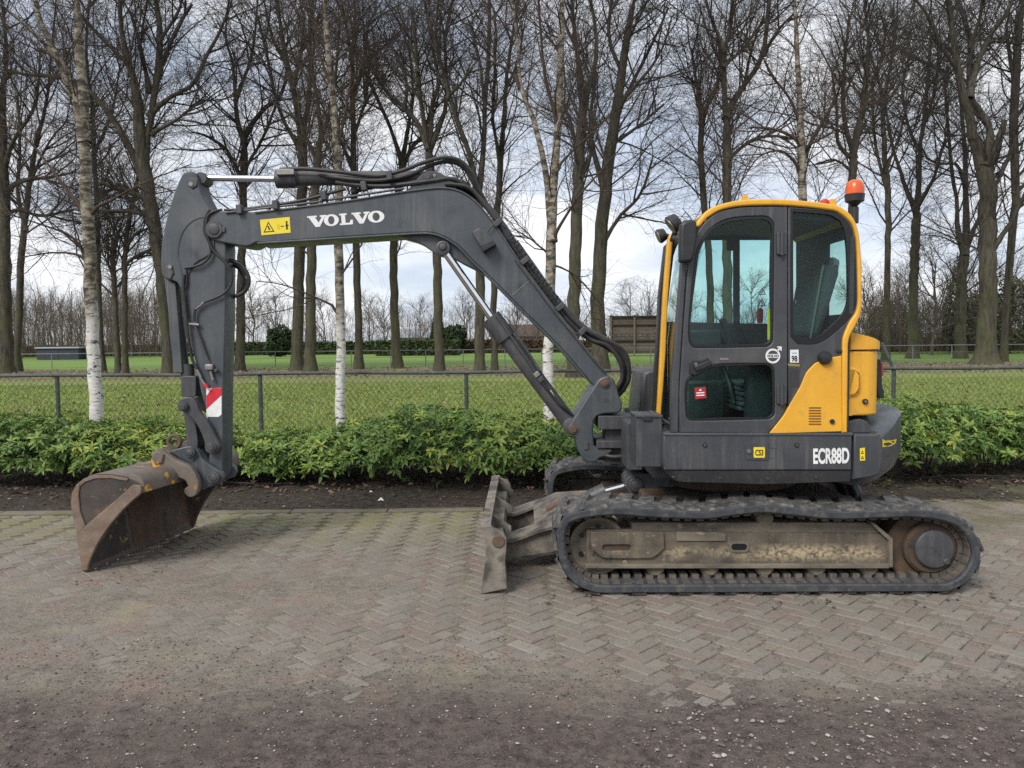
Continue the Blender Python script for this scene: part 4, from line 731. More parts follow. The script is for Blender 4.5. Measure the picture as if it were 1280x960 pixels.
# ================================================================== FENCES
FENM = mat('green_coated_steel', (0.045, 0.06, 0.052), (0.075, 0.088, 0.078), 9, 0.55, bump=0.001, bscale=60, c3=(0.16, 0.155, 0.13), t3=(.56, .7), s3=12, coord='pos')
WIREM = mat('fence_wire', (0.05, 0.058, 0.05), (0.085, 0.085, 0.07), 3, 0.6, coord='pos')
FY = 10.85
f1 = empty('wire_fence', (0, FY, 0)); tag(f1, 'green chain link fence with a tube top rail running just behind the shrubs', 'fence')
def fx(px): return W(px, 500, FY).x
FT = W(600, 465, FY).z
mb = MB(); mb.tube([(x, 0, FT + 0.006 * math.sin(x * 1.7)) for x in np.linspace(-9.5, 10.5, 60)], 0.024, 10); mb.build('top_rail', FENM, f1)
for px in (-190, 71, 325, 583, 840, 1118, 1385):
    x = fx(px); po = MB().cyl((x, 0.03, -.1), (x, 0.03, FT - .02), 0.030, n=12).build('post', FENM, f1)
x = fx(1118); mb = MB().tube([(x, .03, FT - .03), (x - .06, .03, FT + .12), (x - .17, .05, FT + .36)], 0.022, 8); mb.build('bent_post_top', FENM, f1)
Wv, Wf = [], []
pt = 0.082; h_ = FT - 0.03
for s_ in (-1, 1):
    xs = np.arange(-10.8, 11.8, pt); n = len(xs); Pn = np.empty((n, 2, 3)); Pn[:, 0, 0] = xs; Pn[:, 1, 0] = xs + s_ * h_ * .78; Pn[:, :, 1] = -.024 + .004 * s_; Pn[:, 0, 2] = .0; Pn[:, 1, 2] = h_
    v, f = tubes(Pn, np.full((n, 2), .0027), 3); Wf.append(f + sum(map(len, Wv))); Wv.append(v)
o = plain('wire_mesh', npmesh('wire_mesh', np.concatenate(Wv), np.concatenate(Wf), WIREM), f1); tag(o, kind='stuff')
# far fence
FFY = 56.0
f2 = empty('field_fence', (0, FFY, 0)); tag(f2, 'low thin wire fence between the far trunks in front of the bright green field', 'fence')
zt = lambda px: W(px, 443 - 0.0098 * px, FFY).z
GALV = mat('galvanised_steel', (0.13, 0.14, 0.14), (0.19, 0.20, 0.2), 4, 0.6, coord='pos')
MB().tube([(W(px, 440, FFY).x, 0, zt(px)) for px in range(-60, 1350, 30)], 0.035, 6).build('top_rail', GALV, f2)
MB().tube([(W(px, 440, FFY).x, 0, zt(px) - .5) for px in range(-60, 1350, 30)], 0.012, 5).build('wire', GALV, f2)
MB().tube([(W(px, 440, FFY).x, 0, .12) for px in range(-60, 1350, 30)], 0.012, 5).build('wire', GALV, f2)
for i, px in enumerate(range(-30, 1330, 47)):
    x = W(px + random.uniform(-4, 4), 440, FFY).x; MB().cyl((x, 0.02, -.05), (x, 0.02, zt(px) + .02), 0.034, n=8).build('post', GALV, f2)

# ================================================================== FAR THINGS
def small_tree_mesh(seed, h, n2, n3, n4, spread=1.0, r0=None):
    rg = np.random.default_rng(seed); r0 = r0 or h * .014; z = np.linspace(0, h * .8, 9); p = np.stack([np.cumsum(rg.normal(size=9) * h * .012), np.cumsum(rg.normal(size=9) * h * .012), z], 1); p -= p[0]; r = r0 * np.linspace(1, .25, 9)
    A, Ra = grow(rg, p[None], r[None], n2, .2, lambda l, t: h * .36 * spread * (1.2 - .7 * t), 45, 7, .12, .10, .016, r0 * .6, .3)
    B, Rb = grow(rg, A, Ra, n3, .1, lambda l, t: h * .16 + 0 * t, 42, 4, .15, .05, .014, .03, .4)
    Cc, Rc = grow(rg, B, Rb, n4, .05, lambda l, t: h * .07 + .2 + 0 * t, 42, 2, .2, .02, .02, .016, .5)
    V, Fq, nv = [], [], 0
    for q, w_, s_ in ((p[None], r[None], 7), (A, Ra, 4), (B, Rb, 3), (Cc, Rc, 3)):
        v, f = tubes(q, w_, s_); V.append(v); Fq.append(f + nv); nv += len(v)
    return np.concatenate(V), np.concatenate(Fq)
FTW = mat('far_twig', (0.10, 0.083, 0.07), (0.145, 0.122, 0.10), .2, 0.95, coord='pos', spec=0.1)
# the dense wood at the far left: one mass
VW, FW, nv = [], [], 0; rg = np.random.default_rng(77)
protos = [small_tree_mesh(s_, 11, 13, 75, 210, .8, .13) for s_ in (1, 2, 3, 4, 5)]
for i in range(70):
    px = -140 + 365 * rg.random(); D = 105 + 45 * rg.random(); c = W(px, 440, D); v, f = protos[i % 5]; s_ = .85 + .4 * rg.random(); a = rg.random() * 6.28
    vv = v * s_; vv = np.stack([vv[:, 0] * math.cos(a) - vv[:, 1] * math.sin(a) + c.x, vv[:, 0] * math.sin(a) + vv[:, 1] * math.cos(a) + c.y, vv[:, 2]], 1)
    VW.append(vv); FW.append(f + nv); nv += len(vv)
n = 150; px = -140 + 370 * rg.random(n); D_ = 100 + 55 * rg.random(n); xs = (px - CX) / F_PX * D_; hh = 6 + 6 * rg.random(n); q = np.stack([np.stack([xs + rg.normal(size=n) * .25 * k, D_ + rg.normal(size=n) * .2 * k, hh * k / 3 - .05], 1) for k in range(4)], 1)
v, f = tubes(q, (.05 + .09 * rg.random(n))[:, None] * np.array([[1, .8, .6, .25]]), 4); VW.append(v); FW.append(f + nv); nv += len(v)
n = 16000; px = -140 + 370 * rg.random(n); D_ = 98 + 55 * rg.random(n); xs = (px - CX) / F_PX * D_; z_ = 7.5 * rg.random(n) ** 1.3; dz = 1.2 + 1.4 * rg.random(n); q0 = np.stack([xs, D_, z_], 1); q1 = q0 + np.stack([rg.normal(size=n) * .6, rg.normal(size=n) * .6, dz], 1)
v, f = tubes(np.stack([q0, q1], 1), np.full(n, .017)[:, None] * np.array([[1, .5]]), 3); VW.append(v); FW.append(f + nv); nv += len(v)
o = plain('far_wood', npmesh('far_wood', np.concatenate(VW), np.concatenate(FW), FTW)); tag(o, 'dense bare brown wood far off at the left beyond the field', None, None, 'stuff')
def thicket(label, px0, px1, d0, d1, hf, n, seed, mt):
    rg = np.random.default_rng(seed); px = px0 + (px1 - px0) * rg.random(n); D_ = d0 + (d1 - d0) * rg.random(n); xs = (px - CX) / F_PX * D_; H_ = hf(px) * (.75 + .5 * vnoise(px / 14., D_ / 9., seed)); z_ = H_ * rg.random(n) ** 1.25 * .85; ln_ = (.10 + .14 * rg.random(n)) * H_ + .3
    q0 = np.stack([xs, D_, z_], 1); dv = np.stack([rg.normal(size=n) * .5, rg.normal(size=n) * .5, .5 + rg.random(n)], 1); dv /= np.linalg.norm(dv, axis=1, keepdims=True); q1 = q0 + dv * ln_[:, None]
    V, Fq = tubes(np.stack([q0, q1], 1), np.full(n, .018)[:, None] * np.array([[1, .4]]), 3); m_ = n // 100
    xs, D2, H2 = xs[:m_], D_[:m_], H_[:m_]; q = np.stack([np.stack([xs + rg.normal(size=m_) * .12 * k, D2 + rg.normal(size=m_) * .1 * k, H2 * k / 3 * .9 - .05], 1) for k in range(4)], 1); v, f = tubes(q, (.04 + .06 * rg.random(m_))[:, None] * np.array([[1, .8, .5, .2]]), 4)
    o = plain('far_thicket', npmesh('far_thicket', np.concatenate([V, v]), np.concatenate([Fq, f + len(V)]), mt)); tag(o, label, None, None, 'stuff')
thicket('low bare thicket along the far side of the field', 205, 1010, 118, 150, lambda p: 5.5 + 3.2 * vnoise(p / 60., p * 0, 3), 19000, 31, FTW)
thicket('dull bare thicket beyond the trunks on the right', 1062, 1330, 82, 110, lambda p: 6.0 + 3.0 * vnoise(p / 40., p * 0, 5), 12000, 32, FTW)
def far_tree(px, D, h, seed, label, name='far_tree', n=(16, 130, 700), spread=1.0, r0=None, group='small bare trees beyond the field', mt=FTW, pym=440):
    c = W(px, pym, D); v, f = small_tree_mesh(seed, h * 1.25, *n, spread, r0); root = empty(name, (c.x, c.y, 0)); tag(root, label, 'tree', group)
    nt_ = 9 * 7; ft = f[(f < nt_).all(1)]; plain('trunk', npmesh('trunk', v[:nt_], ft, mt), root); fc = f[(f >= nt_).all(1)] - nt_; plain('crown', npmesh('crown', v[nt_:], fc, mt), root); return root
for i, (px, D, h, sp_, lab) in enumerate([
 (318, 120, 9.5, 1.0, 'bare far tree just right of the digger arm, above the dark bush'), (345, 130, 9, 1.1, 'bare far tree above the dark round bush'), (408, 125, 8.5, 1.1, 'bare brownish far tree left of the slim birch'),
 (465, 125, 8, 1.0, 'bare far tree left of the round headed one, behind the long hedge'), (480, 110, 7.5, 1.3, 'round headed bare tree standing alone in the gap under the boom'), (528, 130, 8, 1.0, 'bare far tree left of the conifer'), (580, 125, 8.5, 1.0, 'bare far tree behind the white cars'),
 (640, 130, 9, 1.1, 'bare far tree above the left end of the brown roof'), (672, 135, 8.5, 1.1, 'bare far tree above the brown roof, behind the third birch'), (705, 125, 8, 1.0, 'bare far tree below the lower boom'), (790, 118, 9, 1.0, 'reddish bare far tree above the timber stack'), (812, 122, 9.5, 1.0, 'bare far tree left of the cab front'),
 (850, 120, 9.0, 1.1, 'bare far tree seen through the front of the cab'), (905, 120, 9.0, 1.1, 'bare far tree seen through the cab door window'), (940, 115, 9.5, 1.1, 'bare far tree seen through the rear part of the cab door window'),
 (1088, 80, 8.0, 1.1, 'bare far tree just right of the yellow hood'), (1125, 90, 8.5, 1.2, 'bare far tree between the first two trunks right of the cab'), (1165, 78, 9.5, 1.4, 'pale many stemmed bare tree fanning out right of the second trunk'), (1185, 95, 9, 1.3, 'bare far tree left of the split trunk'), (1218, 90, 8.5, 1.3, 'bare far tree behind the massive trunk'), (1262, 88, 9.5, 1.3, 'bare far tree at the right edge')]):
    far_tree(px, D, h, 500 + i, lab, spread=sp_, n=(18, 150, 900) if px > 1080 or px < 420 else (15, 110, 650))
# evergreen masses
def leafball(n, rad, seed, size, flat=1.0):
    rg = np.random.default_rng(seed); d = rg.normal(size=(n, 3)); d /= np.linalg.norm(d, axis=1, keepdims=True); r = 1 - .45 * rg.random(n) ** 2; lump = .75 + .5 * vnoise(d[:, 0] * 2.5 + 5, d[:, 2] * 2.5 + d[:, 1] * 2, seed)
    C = d * (r * lump)[:, None] * np.array(rad); a = rg.normal(size=(n, 3)); a /= np.linalg.norm(a, axis=1, keepdims=True); b = np.cross(a, rg.normal(size=(n, 3))); b /= np.linalg.norm(b, axis=1, keepdims=True)
    s_ = size * (.6 + .8 * rg.random(n))[:, None]; V = np.stack([C - a * s_, C - b * s_ * .5, C + a * s_, C + b * s_ * .5], 1).reshape(-1, 3); return V, np.arange(4 * n).reshape(n, 4), np.repeat(np.clip(.45 + .2 * rg.normal(size=n), 0, 1), 4)
EVER = tintmat('evergreen_leaf', [(0, (0.012, 0.022, 0.010)), (.5, (0.03, 0.05, 0.02)), (1, (0.06, 0.085, 0.035))], .7, .2)
EVERB = tintmat('dull_evergreen_leaf', [(0, (0.05, 0.05, 0.032)), (.5, (0.085, 0.085, 0.052)), (1, (0.13, 0.125, 0.08))], .8, .2)
for i, (px, D, w_, h, lab, mt_) in enumerate([(350, 100, 3.6, 3.9, 'dark round evergreen bush right of the digger arm', EVER), (1195, 85, 3.6, 10.5, 'dull green conical evergreen behind the split trunk', EVERB), (1262, 82, 7.5, 8.5, 'broad dull evergreen at the right edge', EVERB), (1110, 100, 5.0, 6.5, 'dull evergreen thicket behind the first trunk right of the cab', EVERB), (1225, 95, 7, 7.5, 'wide dull evergreen behind the massive trunk', EVERB), (548, 105, 2.6, 7.2, 'dark conifer under the bend of the boom', EVER), (568, 112, 3.6, 4.2, 'low dark evergreen right of the conifer', EVER)]):
    c = W(px, 440, D); root = empty('evergreen_bush', (c.x, c.y, 0)); tag(root, lab, 'bush', 'evergreens beyond the field'); v, f, t = leafball(2600, (w_ / 2, w_ / 2, h / 2), 700 + i, .22)
    if h > w_ * 1.6: k = 1.15 - .95 * (v[:, 2] + h / 2) / h; v[:, 0] *= k; v[:, 1] *= k
    v[:, 2] += h / 2; v[:, 2] = np.maximum(v[:, 2], .05); plain('foliage', npmesh('foliage', v, f, mt_, t), root); MB().cyl((0, 0, -.1), (0, 0, h * .7), .12, .05, 8).build('trunk', STEM, root)
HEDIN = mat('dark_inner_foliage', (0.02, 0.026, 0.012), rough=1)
def clipped(px0, px1, D, h, lab, mt_, th=1.2):
    a, b = W(px0, 440, D).x, W(px1, 440, D).x; root = empty('clipped_hedge', ((a + b) / 2, D, 0)); tag(root, lab, 'hedge', 'clipped hedges beyond the field'); rg = np.random.default_rng(abs(int(px0)) + 5); n = int((b - a) * 330)
    C = np.stack([(rg.random(n) - .5) * (b - a), (rg.random(n) - .5) * th, h * rg.random(n) ** .8], 1); a_ = rg.normal(size=(n, 3)) * .14; b_ = rg.normal(size=(n, 3)) * .08
    V = np.stack([C - a_, C - b_, C + a_, C + b_], 1).reshape(-1, 3); V[:, 2] = np.maximum(V[:, 2], .02); plain('foliage', npmesh('foliage', V, np.arange(4 * n).reshape(n, 4), mt_, np.repeat(np.clip(.5 + .2 * rg.normal(size=n), 0, 1), 4)), root)
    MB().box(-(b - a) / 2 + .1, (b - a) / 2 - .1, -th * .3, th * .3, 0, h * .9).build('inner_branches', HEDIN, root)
HEDG = tintmat('hedge_leaf', [(0, (0.02, 0.035, 0.012)), (.5, (0.05, 0.075, 0.025)), (1, (0.085, 0.11, 0.04))], .7, .2)
HEDB = tintmat('brown_hedge_leaf', [(0, (0.05, 0.03, 0.02)), (.5, (0.10, 0.062, 0.042)), (1, (0.15, 0.10, 0.07))], .8, .2)
clipped(470, 575, 100, 2.0, 'long clipped green hedge beyond the field under the boom', HEDG)
clipped(215, 300, 112, 2.0, 'dark low hedge beyond the field behind the digger arm', HEDG)
clipped(-60, 200, 118, 1.6, 'dark low hedge in front of the far wood', HEDB); clipped(300, 470, 116, 1.9, 'dark hedge left of the long clipped one', HEDG)
clipped(575, 720, 116, 2.0, 'brownish hedge in front of the far house', HEDB); clipped(720, 1000, 112, 1.8, 'brown hedge behind the timber stack', HEDB)
clipped(1060, 1350, 100, 1.7, 'grey brown hedge beyond the field at the right', HEDB)
# far shed, houses, cars, timber stack
SHM = mat('dark_blue_shed_wall', (0.02, 0.022, 0.035), (0.028, 0.03, 0.045), 3, .7); ROOFM = mat('grey_sheet_roof', (0.32, 0.34, 0.37), rough=.6); TILE = mat('brown_roof_tile', (0.085, 0.058, 0.048), (0.12, 0.08, 0.065), 2, .85); WALLB = mat('brown_brick_wall', (0.12, 0.07, 0.05), (0.16, 0.095, 0.07), 2, .9); WALLP = mat('pale_wall', (0.4, 0.37, 0.32), rough=.9); PANE = mat('dark_window_glass', (0.03, 0.035, 0.04), rough=.15)
c = W(72, 446, 93); sh = empty('field_shed', (c.x, c.y, 0)); tag(sh, 'low dark blue shed with a pale flat roof far off at the left', 'shed')
MB().box(-2.5, 2.5, 0, 3, 0, 1.35).build('wall', SHM, sh); MB().box(-2.6, 2.7, -.2, 3.2, 1.36, 1.52).build('roof', ROOFM, sh); MB().box(2.9, 3.3, 1, 1.5, 0, 2.2).build('white_post', WALLP, sh); MB().box(-1.0, .1, -.03, -.005, 0.05, 1.2).build('door', SHM, sh)
def house(px, D, w_, hw, hr, lab, wm=WALLB, roofm=TILE):
    c = W(px, 440, D); r_ = empty('far_house', (c.x, c.y, 0)); tag(r_, lab, 'house'); MB().box(-w_ / 2, w_ / 2, 0, 7, 0, hw).build('wall', wm, r_)
    rf = MB().add([(-w_ / 2 - .4, -.5, hw), (w_ / 2 + .4, -.5, hw), (w_ / 2 + .4, 7.5, hw), (-w_ / 2 - .4, 7.5, hw), (-w_ / 2 - .4, 3.5, hw + hr), (w_ / 2 + .4, 3.5, hw + hr)], [(0, 1, 5, 4), (2, 3, 4, 5), (0, 4, 3), (1, 2, 5), (0, 3, 2, 1)]).build('roof', roofm, r_)
    MB().box(w_ * .2, w_ * .2 + .8, 3, 3.8, hw + hr * .5, hw + hr + .8).build('chimney', wm, rf)
    for k in range(int(w_ // 3)):
        x = -w_ / 2 + 1 + k * 3; f_ = MB().box(x, x + 1.3, -.04, -.004, .9, hw - .4).build('window', WALLP, r_); MB().box(x + .1, x + 1.2, -.06, -.042, 1.0, hw - .5).build('pane', PANE, f_)
house(655, 140, 12, 2.6, 2.2, 'low far house with a long brown roof beyond the field, left of the third birch'); house(1160, 150, 9, 2.7, 2.0, 'pale far house glimpsed between the trunks right of the cab', WALLP, ROOFM); house(515, 150, 7, 2.6, 1.8, 'far house with a grey roof behind the long clipped hedge', WALLP, ROOFM)
CARP = mat('pale_car_paint', (0.45, 0.47, 0.5), rough=.3)
def far_car(px, D, lab):
    c = W(px, 440, D); r_ = empty('parked_car', (c.x, c.y, 0)); tag(r_, lab, 'car', 'pale cars parked beyond the field'); Xc = lambda q: [(x, z) for x, z in q]
    me = plate_mesh(smooth2d([(-2.1, .35), (-2.15, .75), (-1.9, .92), (-1.2, 1.0), (-.6, 1.42), (.7, 1.45), (1.35, 1.05), (2.0, .9), (2.15, .6), (2.1, .35)], 3), [], -.85, .85, .08); link('body', me, CARP, r_)
    me = plate_mesh([(-1.05, 1.02), (-.55, 1.36), (.65, 1.39), (1.2, 1.05)], [], -.87, .87, 0); link('side_windows', me, PANE, r_)
    for x in (-1.3, 1.35): MB().cyl((x, -.88, .33), (x, .88, .33), .33, n=16).build('wheels', BLACK, r_)
far_car(563, 122, 'pale car parked beyond the field, left one of two'); far_car(576, 118, 'pale car parked beyond the field, right one of two'); far_car(1248, 120, 'pale car glimpsed far off behind the massive trunk')
LOGM = mat('stacked_timber', (0.06, 0.048, 0.038), (0.11, 0.088, 0.068), 6, .9, stretch=(.3, 1, 3), coord='pos', rand=.3)
c = W(793, 440, 86); lg = empty('timber_stack', (c.x, c.y, 0)); tag(lg, 'tall open stack of dark timber boards behind the boom foot, left of the cab', 'timber stack')
hw_ = 2.6; zt_ = W(793, 396, 86).z
POSTM = mat('mossy_post', (0.10, 0.10, 0.06), (0.14, 0.13, 0.09), 6, .9, coord='pos')
for x in (-hw_, 0.0, hw_): MB().box(x - .09, x + .09, -.1, .1, 0, zt_ + .2).build('post', POSTM, lg)
nr = 7; rh = (zt_ - .25) / nr
GAPM = mat('dark_gap', (0.028, 0.026, 0.026), rough=.9)
for k in range(nr):
    z0 = .25 + rh * k
    for q_ in range(2): MB().box(-hw_ + .1 + random.uniform(-.06, .06), hw_ + .5 + random.uniform(-.1, .1), .12 + random.uniform(0, .05), 1.0, z0 + q_ * rh / 2, z0 + (q_ + .94) * rh / 2).build('board', LOGM, lg, .02)
    if k in (2, 5): MB().box(-hw_ - .1, hw_ + .6, -.02, .1, z0 + rh * .4, z0 + rh * .62).build('gap_bar', GAPM, lg)  # near-black bar painted in for the dark gap between board rows
MB().box(-hw_ - .1, hw_ + .6, -.1, 1.1, zt_, zt_ + .12).build('top_board', mat('tar_board', (0.03, 0.028, 0.028), rough=.9), lg)

# small things on the bed
SCR = mat('white_plastic_scrap', (0.75, 0.74, 0.70), rough=.5)
for px, py, d_, lab in ((476, 631.5, 8.1, 'crumpled white scrap lying on the soil by the kerb, the larger one'), (463.5, 620, 8.45, 'tiny white scrap lying deeper in the soil bed, above the larger scrap')):
    c = W(px, py, d_); mb = MB(); s_ = .035 if d_ < 8.3 else .02
    mb.add([(-s_, 0, .0), (0, -s_ * .6, s_ * .4), (s_, -.2 * s_, .1 * s_), (.4 * s_, .7 * s_, s_ * .8), (-.5 * s_, .5 * s_, s_ * .5), (0, 0, s_ * 1.1)], [(0, 1, 5), (1, 2, 5), (2, 3, 5), (3, 4, 5), (4, 0, 5), (4, 3, 2, 1, 0)])
    o = mb.build('plastic_scrap', SCR, None, 0, 0); o.location = (c.x, d_, .075 if d_ < 8.3 else .1); tag(o, lab, 'scrap', 'white scraps on the soil')
for (x0, x1, y_, lab) in ((4.6, 7.6, 9.05, 'thin black tube lying on the soil at the foot of the shrubs on the right'), (-3.5, -2.6, 9.0, 'thin black tube lying on the soil just right of the digger arm')):
    n = 24; xs = np.linspace(x0, x1, n); o = MB().tube([(x - x0, .03 * math.sin(x * 2.1), .115 + .015 * math.sin(x * 5)) for x in xs], .012, 6).build('irrigation_tube', HOSE); o.location = (x0, y_, 0); tag(o, lab, 'tube', 'black tubes on the soil')
# ================================================================== EXCAVATOR
YC = 6.35
ROOT = empty('excavator', (1.75, YC, 0), R(-0.8))
tag(ROOT, 'dark grey and yellow tracked excavator parked on the paving, bucket on the ground', 'excavator')
RM = Matrix.Translation((1.75, YC, 0)) @ Matrix.Rotation(R(-0.8), 4, 'Z'); RI = RM.inverted()
def P(px, py, d):
    o = RI @ CAMP; r = RI.to_3x3() @ ray(px, py); t = ((d - YC) - o.y) / r.y
    return o + r * t
def PX(px, X):               # depth at which pixel column px meets the local plane x = X
    lo, hi = 3.0, 12.0
    for _ in range(50):
        mid = (lo + hi) / 2
        if P(px, 350, mid).x < X: lo = mid
        else: hi = mid
    return lo
def P2(pts, d): return [(p.x, p.z) for p in (P(a, b, d) for a, b in pts)]
PXM = lambda d: d / F_PX     # metres per pixel at depth d
def plate(name, px, d0, d1, mt, parent=None, holes=(), bev=0.006, sm=0, dpx=None, xz=False):
    """px outline seen at depth dpx (default d0), solid between depths d0 and d1"""
    dp = d0 if dpx is None else dpx
    cv = (lambda q: q) if xz else (lambda q: P2(q, dp))
    o2 = cv(px); h2 = [cv(h) for h in holes]
    if sm: o2 = smooth2d(o2, sm); h2 = [smooth2d(h, sm) for h in h2]
    me = plate_mesh(o2, h2, d0 - YC, d1 - YC, bev)
    return link(name, me, mt, parent or ROOT, 0, 40)
def ring(px, py, r, n=28): return [(px + r * math.cos(2 * math.pi * i / n), py + r * math.sin(2 * math.pi * i / n)) for i in range(n)]
def rrect(x0, y0, x1, y1, r, n=5):
    out = []
    for cx, cy, a0 in ((x1 - r, y0 + r, -90), (x1 - r, y1 - r, 0), (x0 + r, y1 - r, 90), (x0 + r, y0 + r, 180)):
        out += [(cx + r * math.cos(R(a0 + 90 * k / n)), cy + r * math.sin(R(a0 + 90 * k / n))) for k in range(n + 1)]
    return out
def pin(px, py, d0, d1, rpx, mt=GREYD, parent=None, name='pin', cap=True):
    mb = MB(); c = P(px, py, d0); r = rpx * PXM(d0)
    a, b = d0 - YC, d1 - YC
    pr = [(r * 0.55, a - 0.010), (r * 0.62, a - 0.008), (r * 0.66, a), (r * 0.9, a), (r, a + 0.006), (r, b)] if cap else [(r * 0.9, a), (r, a + 0.004), (r, b)]
    mb.lathe((c.x, c.z), pr, 28); return mb.build(name, mt, parent or ROOT)
def rod(name, p0, p1, r, mt, parent=None, n=20): return MB().cyl(p0, p1, r, n=n).build(name, mt, parent or ROOT)
def hose(pts, r, mt=HOSE, parent=None, name='hose', sub=6, n=8):
    return MB().tube(catmull([P(*q) for q in pts], sub), r, n).build(name, mt, parent or ROOT)
def text_mesh(s, bold=0.0):
    cu = bpy.data.curves.new('t', 'FONT'); cu.body = s; cu.offset = bold; cu.extrude = 0.02
    ob = bpy.data.objects.new('t', cu); me = bpy.data.meshes.new_from_object(ob)
    bpy.data.objects.remove(ob); bpy.data.curves.remove(cu); me.materials.clear(); return me
def flat_text(name, s, a, b, hpx, d, mt, parent, bold=0.0):
    """text from pixel a (lower left) to pixel b (lower right), hpx tall, on the plane at depth d"""
    me = text_mesh(s, bold); n = len(me.vertices); co = np.empty(n * 3, np.float32); me.vertices.foreach_get('co', co); co = co.reshape(-1, 3)
    lo, hi = co.min(0), co.max(0); u = (co[:, 0] - lo[0]) / (hi[0] - lo[0]); v = (co[:, 1] - lo[1]) / (hi[1] - lo[1])
    pa, pb = P(*a, d), P(*b, d); up = hpx * PXM(d); dv = pb - pa; nx = Vector((-dv.z, 0, dv.x)).normalized() * up
    wv = np.where(co[:, 2] > 0, -0.0012, 0.0006)
    out = np.stack([pa.x + dv.x * u + nx.x * v, pa.y + wv, pa.z + dv.z * u + nx.z * v], 1)
    me.vertices.foreach_set('co', out.astype(np.float32).ravel()); me.update()
    return link(name, me, mt, parent, 0, 0)
def decal(name, px, d, mt, parent, th=0.002, holes=()):
    return plate(name, px, d - th, d + 0.001, mt, parent, holes, bev=0, dpx=d)
def bar(pts, wpx):            # thin polygon along a px line
    (x0, y0), (x1, y1) = pts; l = math.hypot(x1 - x0, y1 - y0); nx, ny = -(y1 - y0) / l * wpx / 2, (x1 - x0) / l * wpx / 2
    return [(x0 + nx, y0 + ny), (x1 + nx, y1 + ny), (x1 - nx, y1 - ny), (x0 - nx, y0 - ny)]

# ---------------------------------------------------------------- tracks
TP = [(750, 744), (732, 741.5), (716, 733), (703, 718.5), (695.5, 699), (692.5, 678), (696, 656), (706.5, 640), (727, 631), (752, 627.5), (780, 627), (814, 629.5), (849, 633), (885, 633.5), (920, 627),
      (956.5, 622), (990, 627), (1046, 632), (1100, 630.5), (1145, 629.5), (1181, 634), (1204, 645), (1221, 664), (1230, 687), (1226, 710), (1213, 729.5), (1198, 739), (1182, 742.5), (1165, 744),
      (1100, 744), (1000, 744), (900, 744), (800, 744)]
tp = [P(a, b + ((5 if abs(a - 866) > 20 else 3) + (2 if abs(a - 956) < 5 else 0) if b < 640 else 2.5 if b < 650 else 0), 5.2) for a, b in TP]; zmin = min(p.z for p in tp)
tp = [Vector((p.x, p.z - zmin, 0)) for p in tp]
for p in tp:
    if p.y < 0.02: p.y = 0.0
path = catmull(tp, 12, True)
def resample(path, n):
    P_ = np.array([(p.x, p.y) for p in path] + [(path[0].x, path[0].y)]); seg = np.linalg.norm(np.diff(P_, axis=0), axis=1)
    s = np.concatenate([[0], np.cumsum(seg)]); q = np.linspace(0, s[-1], n, endpoint=False)
    return np.stack([np.interp(q, s, P_[:, 0]), np.interp(q, s, P_[:, 1])], 1), s[-1]
def path_frames(n):
    p, tot = resample(path, n); t = np.roll(p, -1, 0) - np.roll(p, 1, 0); t /= np.linalg.norm(t, axis=1)[:, None]
    area = 0.5 * np.sum(p[:, 0] * np.roll(p[:, 1], -1) - np.roll(p[:, 0], -1) * p[:, 1])
    nrm = np.stack([t[:, 1], -t[:, 0]], 1) * (1 if area > 0 else -1)      # outward
    return p, t, nrm, tot
LUGH, BELT, TW = 0.018, 0.056, 0.45
def belt_mesh(y0):
    n = 180; p, t, nr, tot = path_frames(n)
    prof = [(0.0, -LUGH - 0.008), (0.0, -LUGH - BELT + 0.012), (0.012, -LUGH - BELT), (0.10, -LUGH - BELT), (0.11, -LUGH - BELT - 0.008), (0.34, -LUGH - BELT - 0.008), (0.35, -LUGH - BELT), (TW - 0.012, -LUGH - BELT), (TW, -LUGH - BELT + 0.012), (TW, -LUGH - 0.008), (TW - 0.01, -LUGH), (0.01, -LUGH)]
    k = len(prof); V = np.zeros((n, k, 3))
    for j, (yy, o) in enumerate(prof):
        V[:, j, 0] = p[:, 0] + nr[:, 0] * o; V[:, j, 2] = p[:, 1] + nr[:, 1] * o; V[:, j, 1] = y0 + yy
    i = np.arange(n)[:, None]; j = np.arange(k)[None]
    Fq = np.stack([(i * k + j), (i * k + (j + 1) % k), (((i + 1) % n) * k + (j + 1) % k), (((i + 1) % n) * k + j)], -1).reshape(-1, 4)
    me = npmesh('track', V.reshape(-1, 3), Fq, TRACK); me.set_sharp_from_angle(angle=R(40)); return me
def lug_mesh(sgn):       # x along the belt, y across (half width), z outward
    mb = MB(); hw = TW * 0.47; b, tpw, sk = 0.066, 0.055, 0.050
    lo, hi = [], []
    for (x, y) in ((-b, 0.0), (b, 0.0), (b * 0.8 + sk, hw), (-b * 0.8 + sk, hw)): lo.append((x, y * sgn, -0.004))
    for (x, y) in ((-tpw, 0.012), (tpw, 0.012), (tpw * 0.85 + sk, hw - 0.008), (-tpw * 0.85 + sk, hw - 0.008)): hi.append((x, y * sgn, LUGH))
    mb.add(lo + hi, [(4, 5, 6, 7), (0, 1, 5, 4), (1, 2, 6, 5), (2, 3, 7, 6), (3, 0, 4, 7)]); me = mb.mesh('tread_lug'); me.materials.append(LUGM); return me
LUG = [lug_mesh(-1), lug_mesh(1)]
mb = MB().box(-0.024, 0.024, -0.11, 0.11, -0.004, 0.030); DRV = mb.mesh('drive_lug'); DRV.materials.append(LINKM)
mb = MB().box(-0.027, 0.027, -0.04, 0.04, -0.003, 0.006); LNK = mb.mesh('guide_link'); LNK.materials.append(LINKM)
